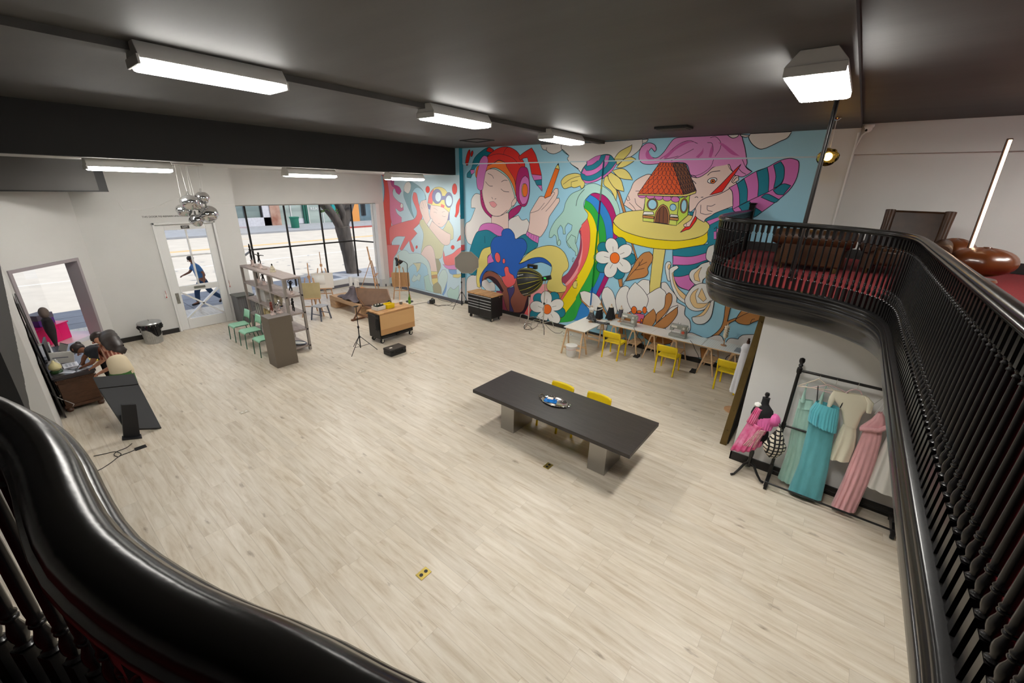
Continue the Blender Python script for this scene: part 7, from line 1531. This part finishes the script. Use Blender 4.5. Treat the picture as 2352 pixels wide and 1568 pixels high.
# ------------------------------------------------------------------ the street
m = MB(); m.box((-17.0, -30, -.25), (-19.8, 60, -.01)); struct(m.build('floor_sidewalk', mat('sidewalk_grey', (150, 152, 158), .9, var=.08, vscale=2), flat=True), 'near sidewalk outside the windows', 'sidewalk')
m = MB()
for k in range(40): m.box((-16.95, -6+1.1*k, -.011), (-19.75, -5.98+1.1*k, -.008))
for k in range(2): m.box((-17.9-.95*k, -8, -.011), (-17.88-.95*k, 40, -.008))
struct(m.build('trim_8', mat('joint_grey', (92, 94, 98), .9), flat=True), 'joints between the sidewalk slabs', 'trim')
m = MB(); m.box((-19.8, -30, -.3), (-40.6, 60, -.15)); struct(m.build('floor_road', M_ASPH, flat=True), 'sunlit asphalt street', 'road')
m = MB(); m.box((-33.1, -30, -.151), (-33.25, 60, -.145)); m.box((-33.45, -30, -.151), (-33.6, 60, -.145)); struct(m.build('trim_9', mat('yellow_road_paint', (226, 170, 60), .7), flat=True), 'double yellow line along the street', 'road marking')
m = MB(); m.box((-26.6, -30, -.151), (-26.72, 60, -.145)); struct(m.build('trim_10', mat('white_road_paint', (236, 234, 230), .7), flat=True), 'white lane line along the street', 'road marking')
m = MB(); m.box((-40.6, -30, -.3), (-47.5, 60, -.0)); struct(m.build('floor_far_sidewalk', M_CONC, flat=True), 'far sidewalk across the street', 'sidewalk')
m = MB(); m.box((-40.45, 22.5, -.3), (-40.6, 60, .005)); struct(m.build('trim_11', mat('red_curb_paint', (170, 80, 70), .7), flat=True), 'red painted curb across the street', 'curb')
m = MB(); m.box((-17.2, -4.5, 5.85), (7.5, 11.3, 6.1)); struct(m.build('roof', M_GREYW, flat=True), 'added unseen roof slab that shades the near sidewalk', 'roof')  # slab added out of view to throw shade on the sidewalk
FX = -46.3
def yb(px): return AX(px, 500, FX).y
stn = mat('flagstone', (200, 170, 150), .8, col2=(150, 96, 78), vscale=1.1); wbr = mat('white_painted_brick', (206, 204, 208), .8, var=.1, vscale=5)
gl2 = mat('dark_shop_glass', (120, 134, 130), .12, var=.3, vscale=.6, stretch=(1, .3, 3)); tealp = mat('teal_paint', (30, 150, 150), .6); ora = mat('orange_paint', (226, 150, 70), .7)
t = thing('shop_building', 'white brick shop with a flagstone pillar across the street', 'building', (FX, yb(600), 0)); y0 = t.location.y
m = MB(); m.box((-.4, yb(400)-y0, 0), (0, yb(622)-y0, .8)); m.box((-.4, yb(606)-y0, 0), (0, yb(622)-y0, 5)); m.box((-.4, yb(400)-y0, 3.9), (0, yb(643)-y0, 6)); m.build('brick_wall', wbr, t)
m = MB(); m.box((-.4, yb(622)-y0, 0), (.15, yb(644)-y0, 5)); m.build('flagstone_pillar', stn, t)
m = MB(); m.box((-.35, yb(540)-y0, .8), (-.2, yb(606)-y0, 3.9)); w_ = m.build('shop_window', gl2, t); m = MB()
for px in (565, 603): m.box((-.2, yb(px)-y0-.06, .8), (-.1, yb(px)-y0+.06, 3.9))
m.box((-.2, yb(540)-y0, 3.5), (-.1, yb(606)-y0, 3.9)); m.build('window_frame', M_STEEL, w_)
m = MB(); m.box((-.35, yb(400)-y0, .8), (-.2, yb(540)-y0, 3.9)); m.build('shop_window', gl2, t)
t = thing('shop_building', 'glass-fronted shop with dark green posts across the street', 'building', (FX, yb(700), 0)); y0 = t.location.y
m = MB(); m.box((-.4, yb(644)-y0, 0), (-.25, yb(765)-y0, 4.6)); m.build('glass_front', mat('pale_shop_glass', (166, 178, 170), .12, var=.25, vscale=.5, stretch=(1, .4, 2)), t)
m = MB(); m.box((-.4, yb(644)-y0, 4.5), (0, yb(800)-y0, 7)); m.build('upper_wall', wbr, t)
for px in (702, 706): 
    m = MB(); m.box((-.3, yb(px)-y0-.12, 0), (.0, yb(px)-y0+.12, 4.6)); m.build('green_post', mat('dark_green_paint', (24, 90, 74), .5), t)
for px in (672, 712, 745):
    m = MB(); m.box((-.26, yb(px)-y0-.05, 0), (-.15, yb(px)-y0+.05, 4.6)); m.build('mullion', mat('silver_mullion', (206, 206, 200), .4), t)
m = MB(); m.box((-.26, yb(684)-y0, .05), (-.2, yb(713)-y0, .55)); m.build('kick_panel', wbr, t)
m = MB(); add_text(m, 'PARK', .45, (-.22, yb(729)-y0, 2.75), (0, 1, 0), (0, 0, 1)); add_text(m, 'IN', .38, (-.22, yb(729)-y0, 2.1), (0, 1, 0), (0, 0, 1)); add_text(m, 'REAR', .45, (-.22, yb(729)-y0, 1.5), (0, 1, 0), (0, 0, 1)); m.build('window_lettering', M_TRIMW, t, flat=True)
m = MB(); m.box((-.4, yb(765)-y0, 0), (.1, yb(772)-y0, 4.6)); m.build('teal_post', tealp, t)
m = MB(); m.box((-.4, yb(772)-y0, 0), (-.2, yb(808)-y0, 4.6)); m.build('dark_shop_front', mat('dark_front', (70, 66, 60), .5), t)
t = thing('shop_building', 'orange painted shop front across the street', 'building', (FX, yb(818), 0)); y0 = t.location.y
m = MB(); m.box((-.4, yb(808)-y0, 0), (.2, yb(824)-y0, 7)); m.build('orange_wall', ora, t); m = MB(); m.box((-.4, yb(824)-y0, 0), (-.1, yb(1000)-y0, 7)); m.build('slate_wall', mat('slate_blue_paint', (96, 118, 126), .6, var=.2, vscale=1), t); m = MB(); m.box((-.1, yb(832)-y0, .6), (-.05, yb(842)-y0, 3.2)); m.build('dark_door', M_BLACK, t)
t = thing('street_bin', 'green street litter bin on the far sidewalk', 'litter bin', tuple(G(679, 523, 0)))
m = MB(); m.lathe([(.34, 0), (.36, .05), (.38, .75), (.44, 1.0), (.41, 1.0), (.34, .75), (0, .7)], 22); m.build('body', mat('green_bin_paint', (30, 116, 92), .5), t); m = MB(); m.tube([(.44*math.cos(a), .44*math.sin(a), 1.0) for a in [k*PI/12 for k in range(24)]], .025, 8, closed=True); m.build('rim', mat('green_bin_paint', (30, 116, 92), .5), t)
t = thing('street_tree', 'forked street tree growing on the near sidewalk outside the big window', 'tree', (-19.15, 11.15, 0)); P0 = Vector(t.location)
def tp(px, py, X=-19.15): return AX(px, py, X)-P0
bark = mat('grey_brown_bark', (84, 77, 71), .9, var=.35, vscale=4, bump=.8, bscale=9, stretch=(2, 2, .5))
fork = tp(786, 520)
m = MB(); m.tube(cat_rom([Vector((0, 0, -.05)), tp(806, 612), tp(800, 580), tp(793, 550), fork]), [.42, .34, .30, .29, .29, .29, .29, .29, .29, .29, .29, .29, .30, .30, .31, .31, .31, .32, .32, .32, .33, .33, .34, .34, .34][:25], 16); m.build('trunk', bark, t)
m = MB(); m.tube(cat_rom([fork-Vector((0, 0, .3)), tp(772, 505), tp(755, 482), tp(735, 460), tp(700, 420)]), .20, 12); m.tube(cat_rom([fork-Vector((0, 0, .3)), tp(790, 500), tp(782, 480), tp(765, 450)]), .16, 12); m.tube(cat_rom([fork-Vector((0, 0, .3)), tp(796, 498), tp(801, 478), tp(812, 440)]), .19, 12); m.build('branches', bark, t)
leaf = mat('green_leaves', (70, 104, 40), .6, var=.3, vscale=3)
m = MB(); rnd = random.Random(3)
def leafq(c, s):
    n_ = Vector((rnd.uniform(-1, 1), rnd.uniform(-1, 1), rnd.uniform(-.3, 1))).normalized(); a = n_.orthogonal().normalized(); b = n_.cross(a)
    m.add([c-a*s, c-b*s*.5, c+a*s, c+b*s*.5], [(0, 1, 2, 3)])
for k in range(40): leafq(tp(747+rnd.uniform(-9, 9), 482+rnd.uniform(-16, 8), -19.3+rnd.uniform(-.4, .4)), .09)
for k in range(40): leafq(tp(777+rnd.uniform(-6, 6), 498+rnd.uniform(-18, 12), -19.4+rnd.uniform(-.4, .4)), .09)
for k in range(60):
    v = Vector((rnd.gauss(0, 1), rnd.gauss(0, 1), rnd.gauss(0, .6))); leafq(Vector((-1.2, -.5, 8.2))+Vector((v.x*1.9, v.y*2.6, v.z*1.4)), .22)
tag(m.build('foliage', leaf, t, flat=True), kind='stuff')
